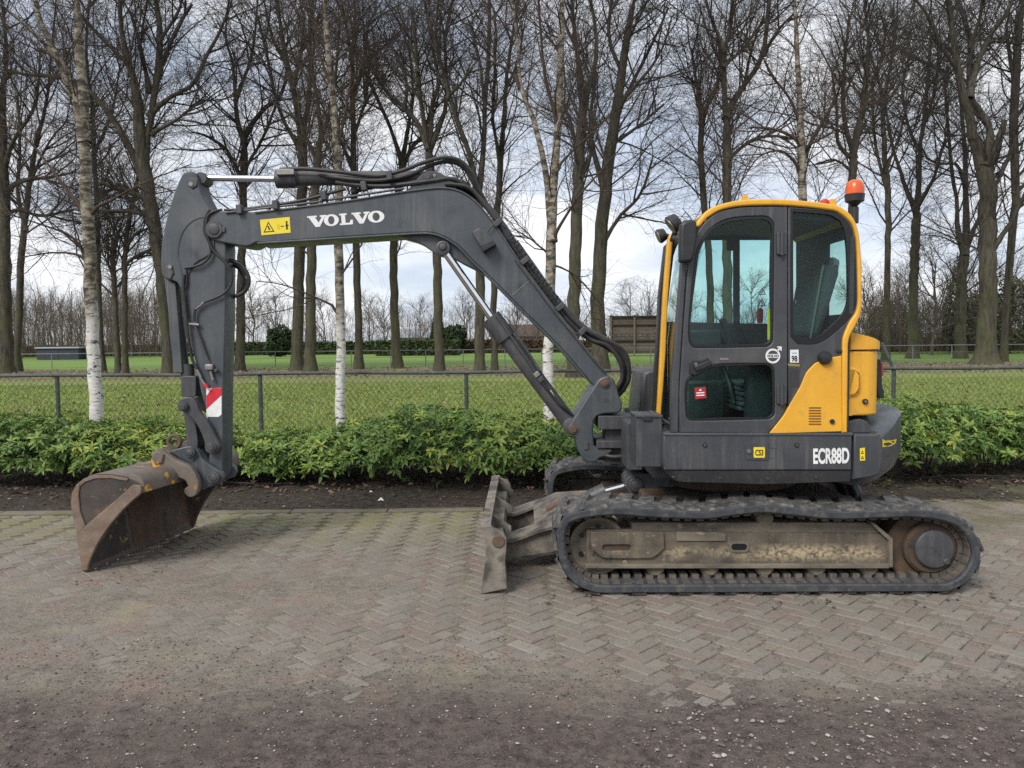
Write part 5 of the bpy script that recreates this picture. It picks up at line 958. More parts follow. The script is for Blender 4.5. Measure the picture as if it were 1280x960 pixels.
def put(me, name, parent, org, tx, nz):
    o = bpy.data.objects.new(name, me); COL.objects.link(o); o.parent = parent
    x = Vector((tx[0], 0, tx[1])); z = Vector((nz[0], 0, nz[1])); y = z.cross(x)
    mm = Matrix.Identity(4)
    for i in range(3): mm[i][0], mm[i][1], mm[i][2], mm[i][3] = x[i], y[i], z[i], org[i]
    o.matrix_local = mm; return o
def track(d0):
    y0 = d0 - YC; tr = plain('track', belt_mesh(y0), ROOT)
    _, _, _, tot = path_frames(10); nl = int(round(tot / 0.158)); yc = y0 + TW / 2
    p, t, nr, _ = path_frames(nl * 4)
    for i in range(nl * 4):
        o = (p[i][0] - nr[i][0] * LUGH, yc, p[i][1] - nr[i][1] * LUGH)
        if i % 4 == 0: put(LUG[0], 'tread_lug', tr, o, t[i], nr[i])
        if i % 4 == 2: put(LUG[1], 'tread_lug', tr, o, t[i], nr[i])
        if i % 2 == 1:
            q = (p[i][0] - nr[i][0] * (LUGH + BELT + 0.008), yc, p[i][1] - nr[i][1] * (LUGH + BELT + 0.008))
            put(DRV, 'drive_lug', tr, q, t[i], -nr[i])
            q = (p[i][0] - nr[i][0] * (LUGH + BELT), y0 + 0.075, p[i][1] - nr[i][1] * (LUGH + BELT))
            put(LNK, 'guide_link', tr, q, t[i], -nr[i])
    return tr
NEAR, FAR = 5.2, 7.05
track(NEAR); track(FAR)
def frame(off, detail=True):
    dd = 5.32
    def pl(name, px, a, b, mt, parent, **k): return plate(name, px, dd + a + off, dd + b + off, mt, parent, dpx=dd, **k)
    tf = pl('track_frame', [(733, 663), (790, 662), (830, 665), (1100, 667), (1111, 676), (1111, 704), (1108, 706), (733, 706)], 0, 0.26, MUDF, ROOT)
    pl('top_plate', [(790, 654), (1085, 654), (1108, 668), (1100, 668), (830, 666), (790, 663)], 0.02, 0.25, MUD, tf)
    pl('bottom_flange', [(731, 704), (1109, 704), (1109, 709), (731, 709)], -0.035, 0.28, MUD, tf)
    if detail:
        pl('end_plate', [(1085, 652), (1090, 652), (1114, 672), (1114, 708), (1109, 708), (1109, 675)], -0.03, 0.26, MUD, tf)
        pl('step_plate', smooth2d([(738, 664), (829, 664), (830, 684), (822, 692), (812, 697), (756, 697), (745, 690), (739, 682)], 3), -0.022, 0.0, MUDF, tf, holes=[rrect(753, 680, 788, 687.5, 3.4)])
        pl('slot_backing', rrect(750, 678, 791, 689, 3), -0.004, 0.001, RUSTD, tf, bev=0)
        pl('inspection_hole', rrect(914, 679.5, 933.5, 687.5, 3.9), -0.003, 0.0, GASK, tf, bev=0)
        pl('hole_collar', rrect(911, 676.5, 936.5, 690.5, 6), -0.008, 0.0, MUD, tf, holes=[rrect(914, 679.5, 933.5, 687.5, 3.9)], bev=0.002)
        pl('bolt_boss', ring(781, 703, 3.5, 16), -0.02, 0.0, MUD, tf, bev=0.002)
        pl('raised_rail', [(845, 664), (903, 665), (907, 668), (907, 676), (845, 676)], -0.012, 0.0, MUD, tf)
    y = dd + off - YC
    def wheel(name, cx, cy, prof, mt, par, n=36):
        c = P(cx, cy, dd); return MB().lathe((c.x, c.z), [(r * PXM(dd), y + yy) for r, yy in prof], n).build(name, mt, par, 0, 30)
    iw = wheel('idler_wheel', 748, 684, [(6, 0.0), (13, 0.0), (15, 0.02), (15, 0.05), (24, 0.065), (29, 0.05), (33, 0.03), (36.5, 0.03), (37.5, 0.05), (37.5, 0.2)], MUD, tf)
    for k in range(6):
        a = k * math.pi / 3 + 0.55
        c = P(748 + 24 * math.cos(a), 684 + 24 * math.sin(a), dd)
        MB().lathe((c.x, c.z), [(0.017, y + 0.052), (0.019, y + 0.06), (0.019, y + 0.075)], 14).build('wheel_hole', GASK, iw)
    fd = wheel('final_drive', 1158, 686, [(20, 0.045), (44, 0.05), (46, 0.06), (46, 0.24)], RUSTD, tf)
    wheel('drive_flange', 1164, 685.5, [(24, -0.01), (30, -0.008), (33, 0.01), (34, 0.06)], RUSTD, fd)
    wheel('hub_cover', 1165.5, 685, [(3, -0.045), (19, -0.045), (23, -0.04), (24.5, -0.03), (24.5, 0.02)], GREYD, fd)
    wheel('drain_plug', 1179, 699.5, [(2, -0.056), (3, -0.056), (4, -0.052), (4, -0.04)], GREYD, fd, 14)
    for k in range(3): wheel('hub_bolt', 1165.5 - 5 + 5 * k, 683 + 4 * k, [(0.6, -0.049), (1.0, -0.048), (1.0, -0.04)], RUSTD, fd, 8)
    for cx in (820, 888, 957, 1022, 1088): wheel('bottom_roller', cx, 711, [(5, 0.005), (8, 0.0), (11.5, 0.02), (12, 0.05), (12, 0.22)], MUD, tf, 20)
    wheel('carrier_roller', 958, 649, [(4, 0.015), (9, 0.015), (11, 0.03), (11.5, 0.2)], MUD, tf, 20)
    return tf
frame(0.0)
frame(FAR - NEAR + 0.14, False)
# centre frame, slew ring
cf = MB()
cf.box(-0.75, 0.75, -0.75, 0.75, 0.30, 0.58); cf.box(-0.95, -0.45, -0.80, 0.80, 0.2, 0.44); cf.box(0.45, 0.95, -0.80, 0.80, 0.2, 0.44)
cf.build('centre_frame', RUSTD, ROOT, 0.02)
MB().lathe((0, 0), [(0.001, 0)], 3) if False else None
sr = MB(); sr.cyl((0, 0, 0.55), (0, 0, 0.80), 0.50, n=48); sr.cyl((0, 0, 0.60), (0, 0, 0.66), 0.56, n=48); sr.build('slew_ring', RUSTD, ROOT)
# ---------------------------------------------------------------- dozer blade
BL = [(600.5, 658), (613.5, 656.5), (616.5, 661), (627.5, 664), (633, 672), (633, 690), (631.5, 700), (633, 718), (634, 735), (601, 742), (602.5, 730), (607, 700), (607.5, 682), (603, 667)]
b2 = [(x, max(z, 0.004)) for x, z in P2(BL, 5.25)]
zt = max(z for _, z in b2)
bld = plate('dozer_blade', smooth2d([(600.5, 658), (608, 657), (613, 680), (612.5, 700), (609.5, 730), (609, 740.3), (601, 742), (602.5, 730), (607, 700), (607.5, 682), (603, 667)], 3), 5.24, 7.26, BLADEM, dpx=5.25, bev=0.004)
for (da, db) in ((5.235, 5.30), (7.20, 7.265)):
    plate('end_cheek', b2, da, db, BLADEM, bld, xz=True, bev=0.006)
plate('box_beam', [(611, 676), (627, 676), (630, 684), (629, 700), (612, 706)], 5.3, 7.2, BLADEM, bld, dpx=5.25)
plate('top_rail', [(601, 658), (613, 656.5), (613.5, 661), (603, 663)], 5.3, 7.2, BLADEM, bld, dpx=5.25)
plate('cutting_edge', [(601, 742), (603.5, 722), (611, 721), (612, 740.5)], 5.3, 7.2, MUD, bld, dpx=5.25, bev=0.003)
for dgs in (5.66, 6.35, 7.05): plate('gusset', [(610, 660), (615, 661), (638, 676), (638, 684), (612, 684)], dgs, dgs + 0.03, BLADEM, bld, dpx=5.25, bev=0.003)
pin(623, 677, 5.222, 5.26, 8, RUSTY, bld, 'wear_disc', cap=False)
for da in (5.84, 6.72):
    plate('push_arm', smooth2d([(626, 672), (640, 673), (668, 664), (700, 655), (745, 648), (800, 648), (800, 662), (740, 676), (700, 688), (650, 696), (627, 700)], 3), da, da + 0.15, BLADEM, bld, dpx=5.85)
    plate('arm_top_plate', smooth2d([(628, 670), (642, 671), (668, 661.5), (700, 652.5), (720, 649), (720, 653), (700, 657), (668, 666), (642, 676), (628, 675)], 2), da - 0.05, da + 0.20, BLADEM, bld, dpx=5.85, bev=0.003)
plate('cross_plate', [(668, 655), (700, 640), (760, 636), (760, 650), (700, 660), (670, 664)], 5.95, 6.75, BLADEM, bld, dpx=5.95)
bc = empty  # (blade cylinder)
r0, r1 = P(703, 640, 6.25), P(747, 619, 6.25)
bcyl = rod('blade_cylinder', P(690, 645, 6.25), r1, 0.050, GREYD)
rod('cylinder_gland', P(737, 623, 6.25), P(757, 613.5, 6.25), 0.068, GREYD, bcyl)
rod('cylinder_rod', P(755, 614.5, 6.25), P(790, 605, 6.25), 0.026, CHROME, bcyl)
MB().cyl(P(683, 637, 6.19), P(702, 628.5, 6.19), 0.03).build('rod_guard', RUSTY, bcyl)
hose([(700, 629, 6.18), (712, 624, 6.16), (719, 625, 6.16), (722, 632, 6.18), (735, 628, 6.18)], 0.010, GREYD, bcyl)
hose([(690, 647, 6.12), (700, 641, 6.1), (708, 639, 6.1), (716, 650, 6.1)], 0.009, GREYD, bcyl)
plate('cylinder_bracket', smooth2d([(783, 600), (788, 595), (796, 592), (812, 592), (835, 598), (845, 604), (846, 616), (840, 622), (800, 622), (788, 618), (782, 609)], 3), 6.1, 6.4, GREYD, dpx=6.1)
pin(795, 606, 6.06, 6.15, 9, GREYD)
# ---------------------------------------------------------------- upper body skirt
SK = [(829, 543), (1066, 543), (1066, 588), (829.5, 588)]
def band(name, rows, mt, parent, n_in=0.25, bevel=0.008):
    pass
skirt = plate('side_skirt', smooth2d([(829, 543.5), (1065, 543.5), (1065, 588), (832, 588), (830, 580), (829, 565)], 2), 5.27, 5.55, GREYP, bev=0.012)
lowm = MB()
up_ = [P(x, 588.3, 5.28) for x in (832.5, 838, 848, 955, 1064.5)]; lo_ = [P(x, y, 5.33) for x, y in ((836, 594), (842, 600), (850, 602.5), (955, 605.5), (1063, 602))]
upb = [p + Vector((0, 0.5, 0)) for p in up_]; lob = [p + Vector((0, 0.45, 0)) for p in lo_]
k = 5; lowm.add(up_ + lo_ + lob + upb, [(i, i + 1, k + i + 1, k + i) for i in range(4)] + [(k + i, k + i + 1, 2 * k + i + 1, 2 * k + i) for i in range(4)] + [(2 * k + i, 2 * k + i + 1, 3 * k + i + 1, 3 * k + i) for i in range(4)] + [(0, k, 2 * k, 3 * k), (k - 1, 4 * k - 1, 3 * k - 1, 2 * k - 1)])
lowm.build('skirt_chamfer', GREYD, skirt, 0.004)
plate('skirt_top_rail', [(830, 541.5), (1066, 541), (1066, 544.5), (830, 544.5)], 5.262, 5.5, GREY, skirt, bev=0.003)
plate('storage_lid', rrect(932, 553.5, 961.5, 575, 2), 5.264, 5.272, GREYP, skirt, bev=0.002)
pin(936.5, 564, 5.255, 5.266, 3, STEEL, skirt, 'lid_lock', cap=False)
for xx, yy in ((965, 559), (965, 571), (969, 559)): pin(xx, yy, 5.264, 5.274, 1.4, GREYD, skirt, 'hinge_bolt', cap=False)
s_ = decal('yellow_label', rrect(942, 559, 956, 572, 1), 5.264, STICK, skirt)
flat_text('label_print', 'CS3', (944, 569.5), (954, 569.5), 7.5, 5.261, INK, s_, 0.02)
for xx in (881.5, 996.5):
    pin(xx, 556.5, 5.262, 5.275, 3, BLACKP, skirt, 'plug', cap=False); pin(xx, 556.5, 5.258, 5.264, 1.5, GREYD, skirt, 'plug_bolt', cap=False)
flat_text('model_lettering', 'ECR88D', (1016.5, 580.2), (1061.5, 579.2), 20, 5.267, WHITE, skirt, 0.035)
# inner house floor and body mass behind the skirt
MB().box(-0.72, 0.62, -0.80, 1.02, 0.74, 1.03).build('house_floor', GREYD, ROOT, 0.02)
plate('far_skirt', [(829, 541.5), (1066, 541), (1066, 588), (1060, 602), (845, 602), (830, 585)], 7.35, 7.43, GREYP, dpx=5.3)
# ---------------------------------------------------------------- counterweight (arc about the slew axis)
def arc_body(name, mt, rows, angs, parent=ROOT, bevel=0.012, inner=0.45):
    """rows: functions ang -> (radius, z) from bottom to top outer; closed with an inner wall"""
    mb = MB(); n = len(angs); rows = list(rows); k = len(rows); V = []
    for a in angs:
        for f in rows:
            r, z, fx = f(a); V.append((fx if fx is not None else r * math.cos(a), -r * math.sin(a), z))
    Fq = [(i * k + j, (i + 1) * k + j, (i + 1) * k + (j + 1) % k, i * k + (j + 1) % k) for i in range(n - 1) for j in range(k)]
    Fq += [tuple(range(k)), tuple(range((n - 1) * k, n * k))[::-1]]
    mb.add(V, Fq); return mb.build(name, mt, parent, bevel, 40)
RA = 1.30
A0 = math.asin(min(0.99, (YC - 5.28) / RA))
angs = [A0 + (-A0 - A0) * i / 40 for i in range(41)]
def ramp(x, a, b): return min(1, max(0, (x - a) / (b - a)))
def rimz(a): return 1.045 + 0.165 * ramp(A0 - abs(a), 0.02, 0.36) ** 0.8
def topz(a): return 1.13 + 0.085 * ramp(A0 - abs(a), 0.0, 0.3)
cw_rows = [lambda a: (0.72 + 0.32 * abs(math.sin(a)), 0.715, None), lambda a: (1.17, 0.715, None), lambda a: (1.26, 0.80, None), lambda a: (RA, 0.90, None), lambda a: (RA, rimz(a) - 0.02, None), lambda a: (RA - 0.02, rimz(a), None),
           lambda a: (RA - 0.10, rimz(a) + 0.02, None), lambda a: (1.02, topz(a), None), lambda a: (0.80 + 0.25 * abs(math.sin(a)), topz(a), None)]
cw = arc_body('counterweight', GREY, cw_rows, angs)
cwside = plate('counterweight_cheek', smooth2d([(1067.5, 543), (1093, 543), (1099, 540.5), (1102, 545), (1104, 570), (1100, 592), (1090, 596.5), (1067, 599.5)], 3), 5.275, 5.7, GREYP, cw, bev=0.012)
plate('cheek_recess_wall', smooth2d([(1060, 527), (1076, 524), (1084, 527), (1091, 541), (1060, 541)], 2), 5.36, 5.6, GREYP, cw, dpx=5.36)
dsk = decal('yellow_label', [(1074.8, 560.5), (1081, 559.5), (1081.2, 575.5), (1075, 576)], 5.273, STICK, cw)
for yy in (565, 571.5): decal('label_print', [(1076, yy + 2.2), (1078, yy - 2.2), (1080, yy + 2.2)], 5.2705, INK, dsk, 0.001, [[(1077, yy + 1.5), (1078, yy - 0.8), (1079, yy + 1.5)]])
def PCYL(px, py, r):
    o = RI @ CAMP; q = RI.to_3x3() @ ray(px, py); A_ = q.x ** 2 + q.y ** 2; B_ = 2 * (o.x * q.x + o.y * q.y); C_ = o.x ** 2 + o.y ** 2 - r * r
    t = (-B_ - math.sqrt(max(0, B_ * B_ - 4 * A_ * C_))) / (2 * A_); return o + q * t
tl_ = [(1103, 548.5), (1106.5, 551), (1111, 550), (1115, 550.5), (1121, 549), (1119, 554.5), (1113, 557.5), (1103, 559)]
tv = [PCYL(x, y, RA + .003) for x, y in tl_]; tv2 = [PCYL(x, y, RA + .0015) for x, y in tl_]; n = len(tv)
MB().add(tv + tv2, [tuple(range(n))] + [(i, n + i, n + (i + 1) % n, (i + 1) % n) for i in range(n)]).build('torn_yellow_label', STICK, cw, 0, 0)
for q in ([(1105, 554), (1112, 553), (1112, 555), (1105, 556.5)], [(1115, 551.5), (1118.5, 551), (1117, 553.5)]):
    MB().add([PCYL(x, y, RA + .004) for x, y in q], [tuple(range(len(q)))]).build('label_print', INK, cw, 0, 0)
# ---------------------------------------------------------------- rear hood
RH = 1.12
H0 = math.asin((YC - 5.37) / RH)
hang = [H0 - 2 * H0 * i / 32 for i in range(33)]
XH = P(1063, 470, 5.37).x
XR = P(1096, 470, 5.45).x
def hood(name, mt, zlo, zhi_f, e, parent=ROOT):
    yn = YC - 5.37 + e; xr_ = XR + e; cr = 0.10
    half = [(XH, -yn), (xr_ - cr - .16, -yn)] + [(xr_ - cr + cr * math.sin(R(t_)), -yn + cr - cr * math.cos(R(t_))) for t_ in (0, 20, 40, 60, 75)] + [(xr_ + .05, -yn * .6), (xr_ + .09, -yn * .25)]
    pts = half + [(x, -y) for x, y in half[::-1]]
    mb = MB(); n = len(pts)
    V = [(x, y, zlo) for x, y in pts] + [(x, y, zhi_f(x)) for x, y in pts]
    mb.add(V, [(i, (i + 1) % n, n + (i + 1) % n, n + i) for i in range(n)] + [tuple(range(n))[::-1], tuple(range(n, 2 * n))])
    return mb.build(name, mt, parent, 0.015, 40)
zc = P(1066, 437, 5.4).z
hd = hood('engine_hood', YEL, P(1066, 519, 5.4).z, lambda x: zc - 0.008, 0.0)
zt0_, zt1_ = P(1068, 414, 5.4).z, P(1098, 427, 5.45).z
hood('hood_cap', YEL, zc, lambda x: zt0_ + (zt1_ - zt0_) * min(1.25, max(0, (x - XH - .03) / (XR - XH - .03))), 0.012, hd)
plate('hood_scoop', smooth2d([(1059, 459), (1068, 460), (1073.5, 466), (1073.5, 485), (1069, 493), (1059, 495)], 3), 5.345, 5.372, YEL, hd, holes=[smooth2d([(1061, 463), (1066.5, 463.5), (1070.3, 468), (1070.3, 484), (1066.5, 490.5), (1061, 491.5)], 3)], dpx=5.37)
pin(1082.5, 502, 5.352, 5.38, 3.4, BLACKP, hd, 'hood_lock', cap=False); pin(1082.5, 502, 5.346, 5.36, 1.8, STEEL, hd, 'lock_barrel', cap=False)
tl = plate('tail_lamp', smooth2d([(1095, 449), (1100, 449), (1102.5, 455), (1103, 480), (1105.5, 490), (1105, 497), (1099, 498), (1096, 484)], 2), 5.52, 5.70, BLACKP, hd, dpx=5.52)
plate('lamp_lens', [(1101, 452), (1104, 453), (1104.5, 470), (1101.5, 470)], 5.56, 5.66, REDL, tl, dpx=5.56, bev=0.003)
# ---------------------------------------------------------------- cab
DC = 5.27
DOOR = [(849.5, 541), (850, 480), (857, 372), (860, 335), (865.5, 306), (876, 284), (891, 269), (906, 262.5), (932, 258.5), (984.5, 258), (984.5, 484), (980, 517), (960, 542)]
UPW = [(861, 424), (862, 390), (869, 322.5), (878.7, 297), (895.6, 280), (918, 272), (952, 270), (963, 273), (968, 283), (966.5, 424), (958, 433.6), (869, 435)]
LOW = [(857.6, 478), (876, 464), (890, 457), (907, 454.6), (957.5, 454.6), (968, 462.5), (968.7, 516), (960, 524), (864.7, 526), (857.6, 519)]
def shrink(pts, k):
    cx = sum(p[0] for p in pts) / len(pts); cy = sum(p[1] for p in pts) / len(pts); out = []
    for x, y in pts:
        dx, dy = x - cx, y - cy; l = math.hypot(dx, dy)
        out.append((x - dx / l * k, y - dy / l * k))
    return out
sUP, sLO = smooth2d(UPW, 4, 60), smooth2d(LOW, 4, 60)
door = plate('cab_door', smooth2d(DOOR, 4), DC, DC + 0.05, GREYP, holes=[sUP, sLO], bev=0.008)
def win(s, par, k=4.2, gm=GLASS, dd=DC):
    fr = plate('window_frame', s, dd + 0.006, dd + 0.04, GASK, par, holes=[shrink(s, k)], bev=0.003, dpx=dd)
    return plate('window_pane', shrink(s, k - 1.5), dd + 0.018, dd + 0.024, gm, par, bev=0, dpx=dd)
win(sUP, door); win(sLO, door, 3.2, DGLASS)
hp = plate('door_handle', smooth2d([(861.5, 452), (866, 450), (876, 450.5), (885, 447), (894, 457.5), (885, 462), (868, 469.5), (862, 467)], 2), DC - 0.012, DC + 0.004, BLACKP, door, bev=0.005)
plate('handle_grip', smooth2d([(868, 458), (878, 454), (886, 450.5), (891, 456), (880, 461), (870, 464)], 2), DC - 0.03, DC - 0.012, BLACKP, hp)
pin(870, 455, DC - 0.02, DC - 0.01, 2, STEEL, hp, 'key_lock', cap=False)
plate('latch_slot', rrect(900, 447.5, 911, 450.5, 1.2), DC - 0.004, DC, STEEL, door, bev=0.001)
for y0, y1 in ((290, 318), (481, 505)):
    hg = plate('door_hinge', rrect(971.5, y0, 983.5, y1, 1.5), DC - 0.02, DC, GREYP, door, bev=0.004)
    MB().cyl(P(977.5, y0 - 1, DC - 0.026), P(977.5, y1 + 1, DC - 0.026), 0.012, n=12).build('hinge_pin', GREYD, hg)
# emblem on the door
em = plate('round_emblem', ring(966, 445, 9.2, 40), DC - 0.003, DC + 0.001, WHITE, door, holes=[ring(966, 445, 6.9, 36)], bev=0, dpx=DC)
decal('emblem_arrow', [(970.5, 438.5), (974, 434.5), (971.5, 434.5), (971.5, 433), (977, 433), (977, 438.5), (975.5, 438.5), (975.5, 436), (972, 440)], DC, WHITE, em, 0.003)
decal('emblem_bar', [(957.5, 442.6), (974.5, 442.6), (974.5, 447.4), (957.5, 447.4)], DC - 0.001, WHITE, em, 0.003)
flat_text('emblem_lettering', 'VOLVO', (958.5, 446.6), (973.5, 446.6), 3.2, DC - 0.0045, INK, em, 0.03)
for tri_y in (364, 378):
    for ox in (952.5,):
        decal('warning_triangle', [(ox - 5, tri_y + 4.5), (ox, tri_y - 5), (ox + 5, tri_y + 4.5)], DC + 0.0175, INK, door, 0.001, [[(ox - 3.4, tri_y + 3.5), (ox, tri_y - 3), (ox + 3.4, tri_y + 3.5)]])
        decal('warning_mark', [(ox - .5, tri_y + 2.5), (ox - .5, tri_y - 1.5), (ox + .5, tri_y - 1.5), (ox + .5, tri_y + 2.5)], DC + 0.0175, INK, door, 0.001)
decal('window_sticker', rrect(959.3, 386, 962.8, 425, .8), DC + 0.03, STICK, door, 0.001)
rs_ = decal('red_notice', [(868, 484.5), (882, 483.5), (883, 497.5), (869, 499)], DC + 0.0172, REDD, door, 0.001)
decal('notice_print', [(873.5, 488.5), (875.5, 485.8), (877.5, 488.3)], DC + 0.0160, WHITE, rs_, 0.0008)
for yy in (490.5, 493.6): decal('notice_print', [(870.5, yy), (880.5, yy - 0.5), (880.5, yy + 0.9), (870.5, yy + 1.4)], DC + 0.0160, WHITE, rs_, 0.0008)
# rear quarter panel with window, grey
QP = [(985.6, 258), (1040, 263), (1057, 272), (1066.5, 286), (1070.5, 315), (1072, 370), (1070, 388), (1060.5, 405), (1053.5, 425), (1052, 444), (1038, 447), (1022, 452), (1018, 454), (1008, 465), (1000.6, 482.5), (988, 505), (985.6, 510)]
QW = [(988, 261), (1039, 265), (1055, 274), (1064.5, 288), (1069, 317), (1070.5, 371), (1068.5, 387), (1059, 402), (1036, 422), (1019, 430), (997, 430), (988.5, 421)]
sQW = smooth2d(QW, 3)
qp = plate('rear_quarter_panel', smooth2d(QP, 3), DC + 0.004, DC + 0.05, GREYP, holes=[sQW], bev=0.004)
QG = smooth2d([(991.5, 265), (1035, 268), (1050, 276), (1056, 290), (1059, 318), (1060, 368), (1057, 386), (1048, 398), (1030, 415), (1016, 422), (999, 422), (992, 416)], 3)
plate('window_frame', sQW, DC + 0.002, DC + 0.03, GASK, qp, holes=[QG], bev=0.002)
plate('window_pane', shrink(QG, -1), DC + 0.014, DC + 0.02, DGLASS, qp, bev=0)
nb = decal('number_sticker', [(987.5, 437.3), (998, 437), (998.3, 453.2), (987.6, 453.2)], DC + 0.004, WHITE, qp, 0.002)
flat_text('sticker_number', '98', (989.3, 452), (996.6, 452), 7.5, DC + 0.0008, INK, nb, 0.02)
decal('sticker_print', [(990, 440.5), (996, 440.3), (996, 441.7), (990, 441.9)], DC + 0.0008, mat('pale_blue_print', (0.3, 0.45, 0.6), rough=0.6), nb, 0.001)
decal('faded_label', [(984.5, 454.5), (999.8, 455.5), (999.8, 458.2), (985.5, 457.5)], DC + 0.003, mat('faded_yellow_print', (0.25, 0.2, 0.06), rough=0.7), qp, 0.001)
decal('faded_label', rrect(986.5, 461, 999, 484, 1), DC + 0.0035, mat('dark_faded_print', (0.035, 0.032, 0.036), rough=0.6), qp, 0.001)
cap_ = MB(); c = P(1030.5, 447.5, DC); cap_.lathe((c.x, c.z), [(0.012, DC - YC - 0.045), (0.032, DC - YC - 0.042), (0.043, DC - YC - 0.028), (0.047, DC - YC - 0.004), (0.048, DC - YC + 0.02)], 28)
cap_.build('filler_cap', BLACKP, qp)
plate('panel_clip', rrect(1046, 437, 1053, 440.5, 1.2), DC - 0.008, DC + 0.004, BLACKP, qp, bev=0.002)
# yellow side panel
YP = [(961.5, 542), (979, 520), (988, 504.5), (1000.6, 483), (1008, 466), (1018, 455), (1022.5, 452.5), (1038, 447.3), (1052, 444.5), (1053, 539.5)]
ys = plate('yellow_side_panel', smooth2d(YP, 3), DC - 0.002, DC + 0.05, YEL, bev=0.006)
for k_ in range(7): plate('louvre', rrect(1011, 509 + 3.4 * k_, 1026.5, 510.5 + 3.4 * k_, 0.7), DC - 0.005, DC, mat('louvre_slot', (0.2, 0.075, 0.006), rough=0.7) if k_ == 0 else bpy.data.materials['louvre_slot'], ys, bev=0)
pin(1041, 527, DC - 0.016, DC, 3, BLACKP, ys, 'panel_lock', cap=False)
# yellow roof trim running down behind the cab
OUT = [(868.5, 283), (872, 277), (884, 263), (901, 255), (929, 249.5), (969, 248.5), (1014, 251.5), (1045, 256), (1059, 263.5), (1068.6, 275), (1074, 291.6), (1077, 322.5), (1078, 367.5), (1077, 390), (1070, 407), (1062.5, 421), (1060.5, 435), (1059.5, 541)]
INN = [(1053.5, 541), (1053.5, 428), (1061, 405), (1071, 388), (1073, 367.5), (1071.5, 306), (1067, 284), (1058, 272.5), (1042, 263), (985.6, 257), (935, 257), (904, 261.5), (884, 272.5), (875, 283)]
trim = plate('roof_trim', smooth2d(OUT + INN, 4, 50), DC - 0.012, DC + 0.06, YEL, bev=0.012)
roof_o = [(884, 264), (901, 256.5), (929, 251), (969, 250), (1014, 253), (1045, 257.5), (1059, 266), (1067, 278), (1064, 280), (1052, 270), (1035, 265.5), (985, 261), (930, 261.5), (902, 266), (886, 273)]
plate('roof_panel', smooth2d(roof_o, 3, 50), DC + 0.06, 6.32, YEL, trim, dpx=DC, bev=0.01)
plate('headliner', smooth2d([(886, 274), (902, 267), (930, 263), (985, 262.5), (1035, 267), (1050, 271.5), (1050, 276), (985, 270), (930, 270), (890, 278)], 2, 50), DC + 0.06, 6.3, HEADL, trim, dpx=DC, bev=0)
for xx, yy, dd in ((932, 247, 5.5), (1042.5, 252, 5.5)): plate('roof_bolt', [(xx - 3, yy - 3.5), (xx + 3, yy - 3.5), (xx + 3.5, yy + 6), (xx - 3.5, yy + 6)], dd, dd + 0.04, YEL, trim, dpx=dd, bev=0.003)
c = P(1030.5, 252.5, 5.6); MB().lathe((c.x, c.z - 0.01), [(0.001, 5.56 - YC), (0.026, 5.57 - YC), (0.033, 5.6 - YC), (0.026, 5.63 - YC), (0.001, 5.64 - YC)], 16).build('small_red_dome', REDL, trim)
# A pillar of the near side, with the front corner
plate('near_front_pillar', [(838.7, 541), (839.5, 480), (848, 372), (851.5, 330), (859, 303), (868, 286), (873, 284), (864, 306), (858.7, 335), (856, 372), (849, 480), (848.7, 541)], DC + 0.01, DC + 0.08, GREYP, bev=0.01)
# far pillar: black outer, yellow inner
plate('far_front_pillar', [(812.5, 522), (820, 430), (822.5, 370), (830, 308), (838, 300), (836, 308), (829, 370), (826, 430), (820.5, 522)], 6.22, 6.32, BLACKP, dpx=6.28)
plate('grab_rail', smooth2d([(821, 522), (825.5, 440), (829, 370), (834, 308), (837, 293), (842, 291), (841.5, 297), (840.5, 310), (835.5, 370), (832.5, 440), (826.5, 522)], 2, 60), 6.14, 6.2, YEL, dpx=6.14, bev=0.012)
# windscreen
g0 = [p + Vector((.09, 0, 0)) for p in [P(843, 540, DC + 0.06), P(846, 430, DC + 0.06), P(853, 350, DC + 0.06), P(863, 300, DC + 0.06), P(880, 272, DC + 0.06)]]
g1 = [Vector((p.x, 6.25 - YC, p.z)) for p in g0]
MB().add(g0 + g1, [(i, i + 1, 6 + i, 5 + i) for i in range(4)]).build('windscreen', GLASSF, ROOT)
# interior: far wall, rear wall, floor, seat, consoles
DF = 6.27
plate('far_wall', [(820, 541), (838, 305), (855, 275), (1003, 275), (1003, 541)], DF, DF + 0.04, INTER, dpx=DF, bev=0.004,
      holes=[smooth2d([(833, 402), (842, 320), (850, 300), (917.5, 299.5), (917.5, 404)], 2), smooth2d([(925, 299.5), (997, 299.5), (997, 405), (925, 404)], 2)])
plate('far_window_pane', [(832, 404), (848, 298), (998, 298), (998, 406)], DF + 0.012, DF + 0.018, GLASSF, dpx=DF, bev=0)
xr = P(1066, 330, DC).x - 0.02
def zy(py, d): return P(900, py, d).z
rw = MB(); ya, yb = DC + 0.05 - YC, DF - YC
w0, w1 = PX(1062, xr) - YC, PX(1032, xr) - YC
zt0, zt1, zb0 = 2.60, zy(300, 5.37), zy(394, 5.37)
rw.box(xr, xr + 0.03, ya, yb, zt1, zt0); rw.box(xr, xr + 0.03, ya, yb, 1.03, zb0); rw.box(xr, xr + 0.03, w1, yb, zb0, zt1); rw.box(xr, xr + 0.03, ya, w0, zb0, zt1)
rwo = rw.build('rear_wall', INTER, ROOT)
MB().box(xr + 0.012, xr + 0.018, w0 - 0.01, w1 + 0.01, zb0 - 0.01, zt1 + 0.01).build('rear_window_pane', GLASSF, rwo)
MB().box(P(846, 541, DC).x, xr, DC + 0.03 - YC, DF - YC, 1.03, 1.06).build('cab_floor', INTER, ROOT)
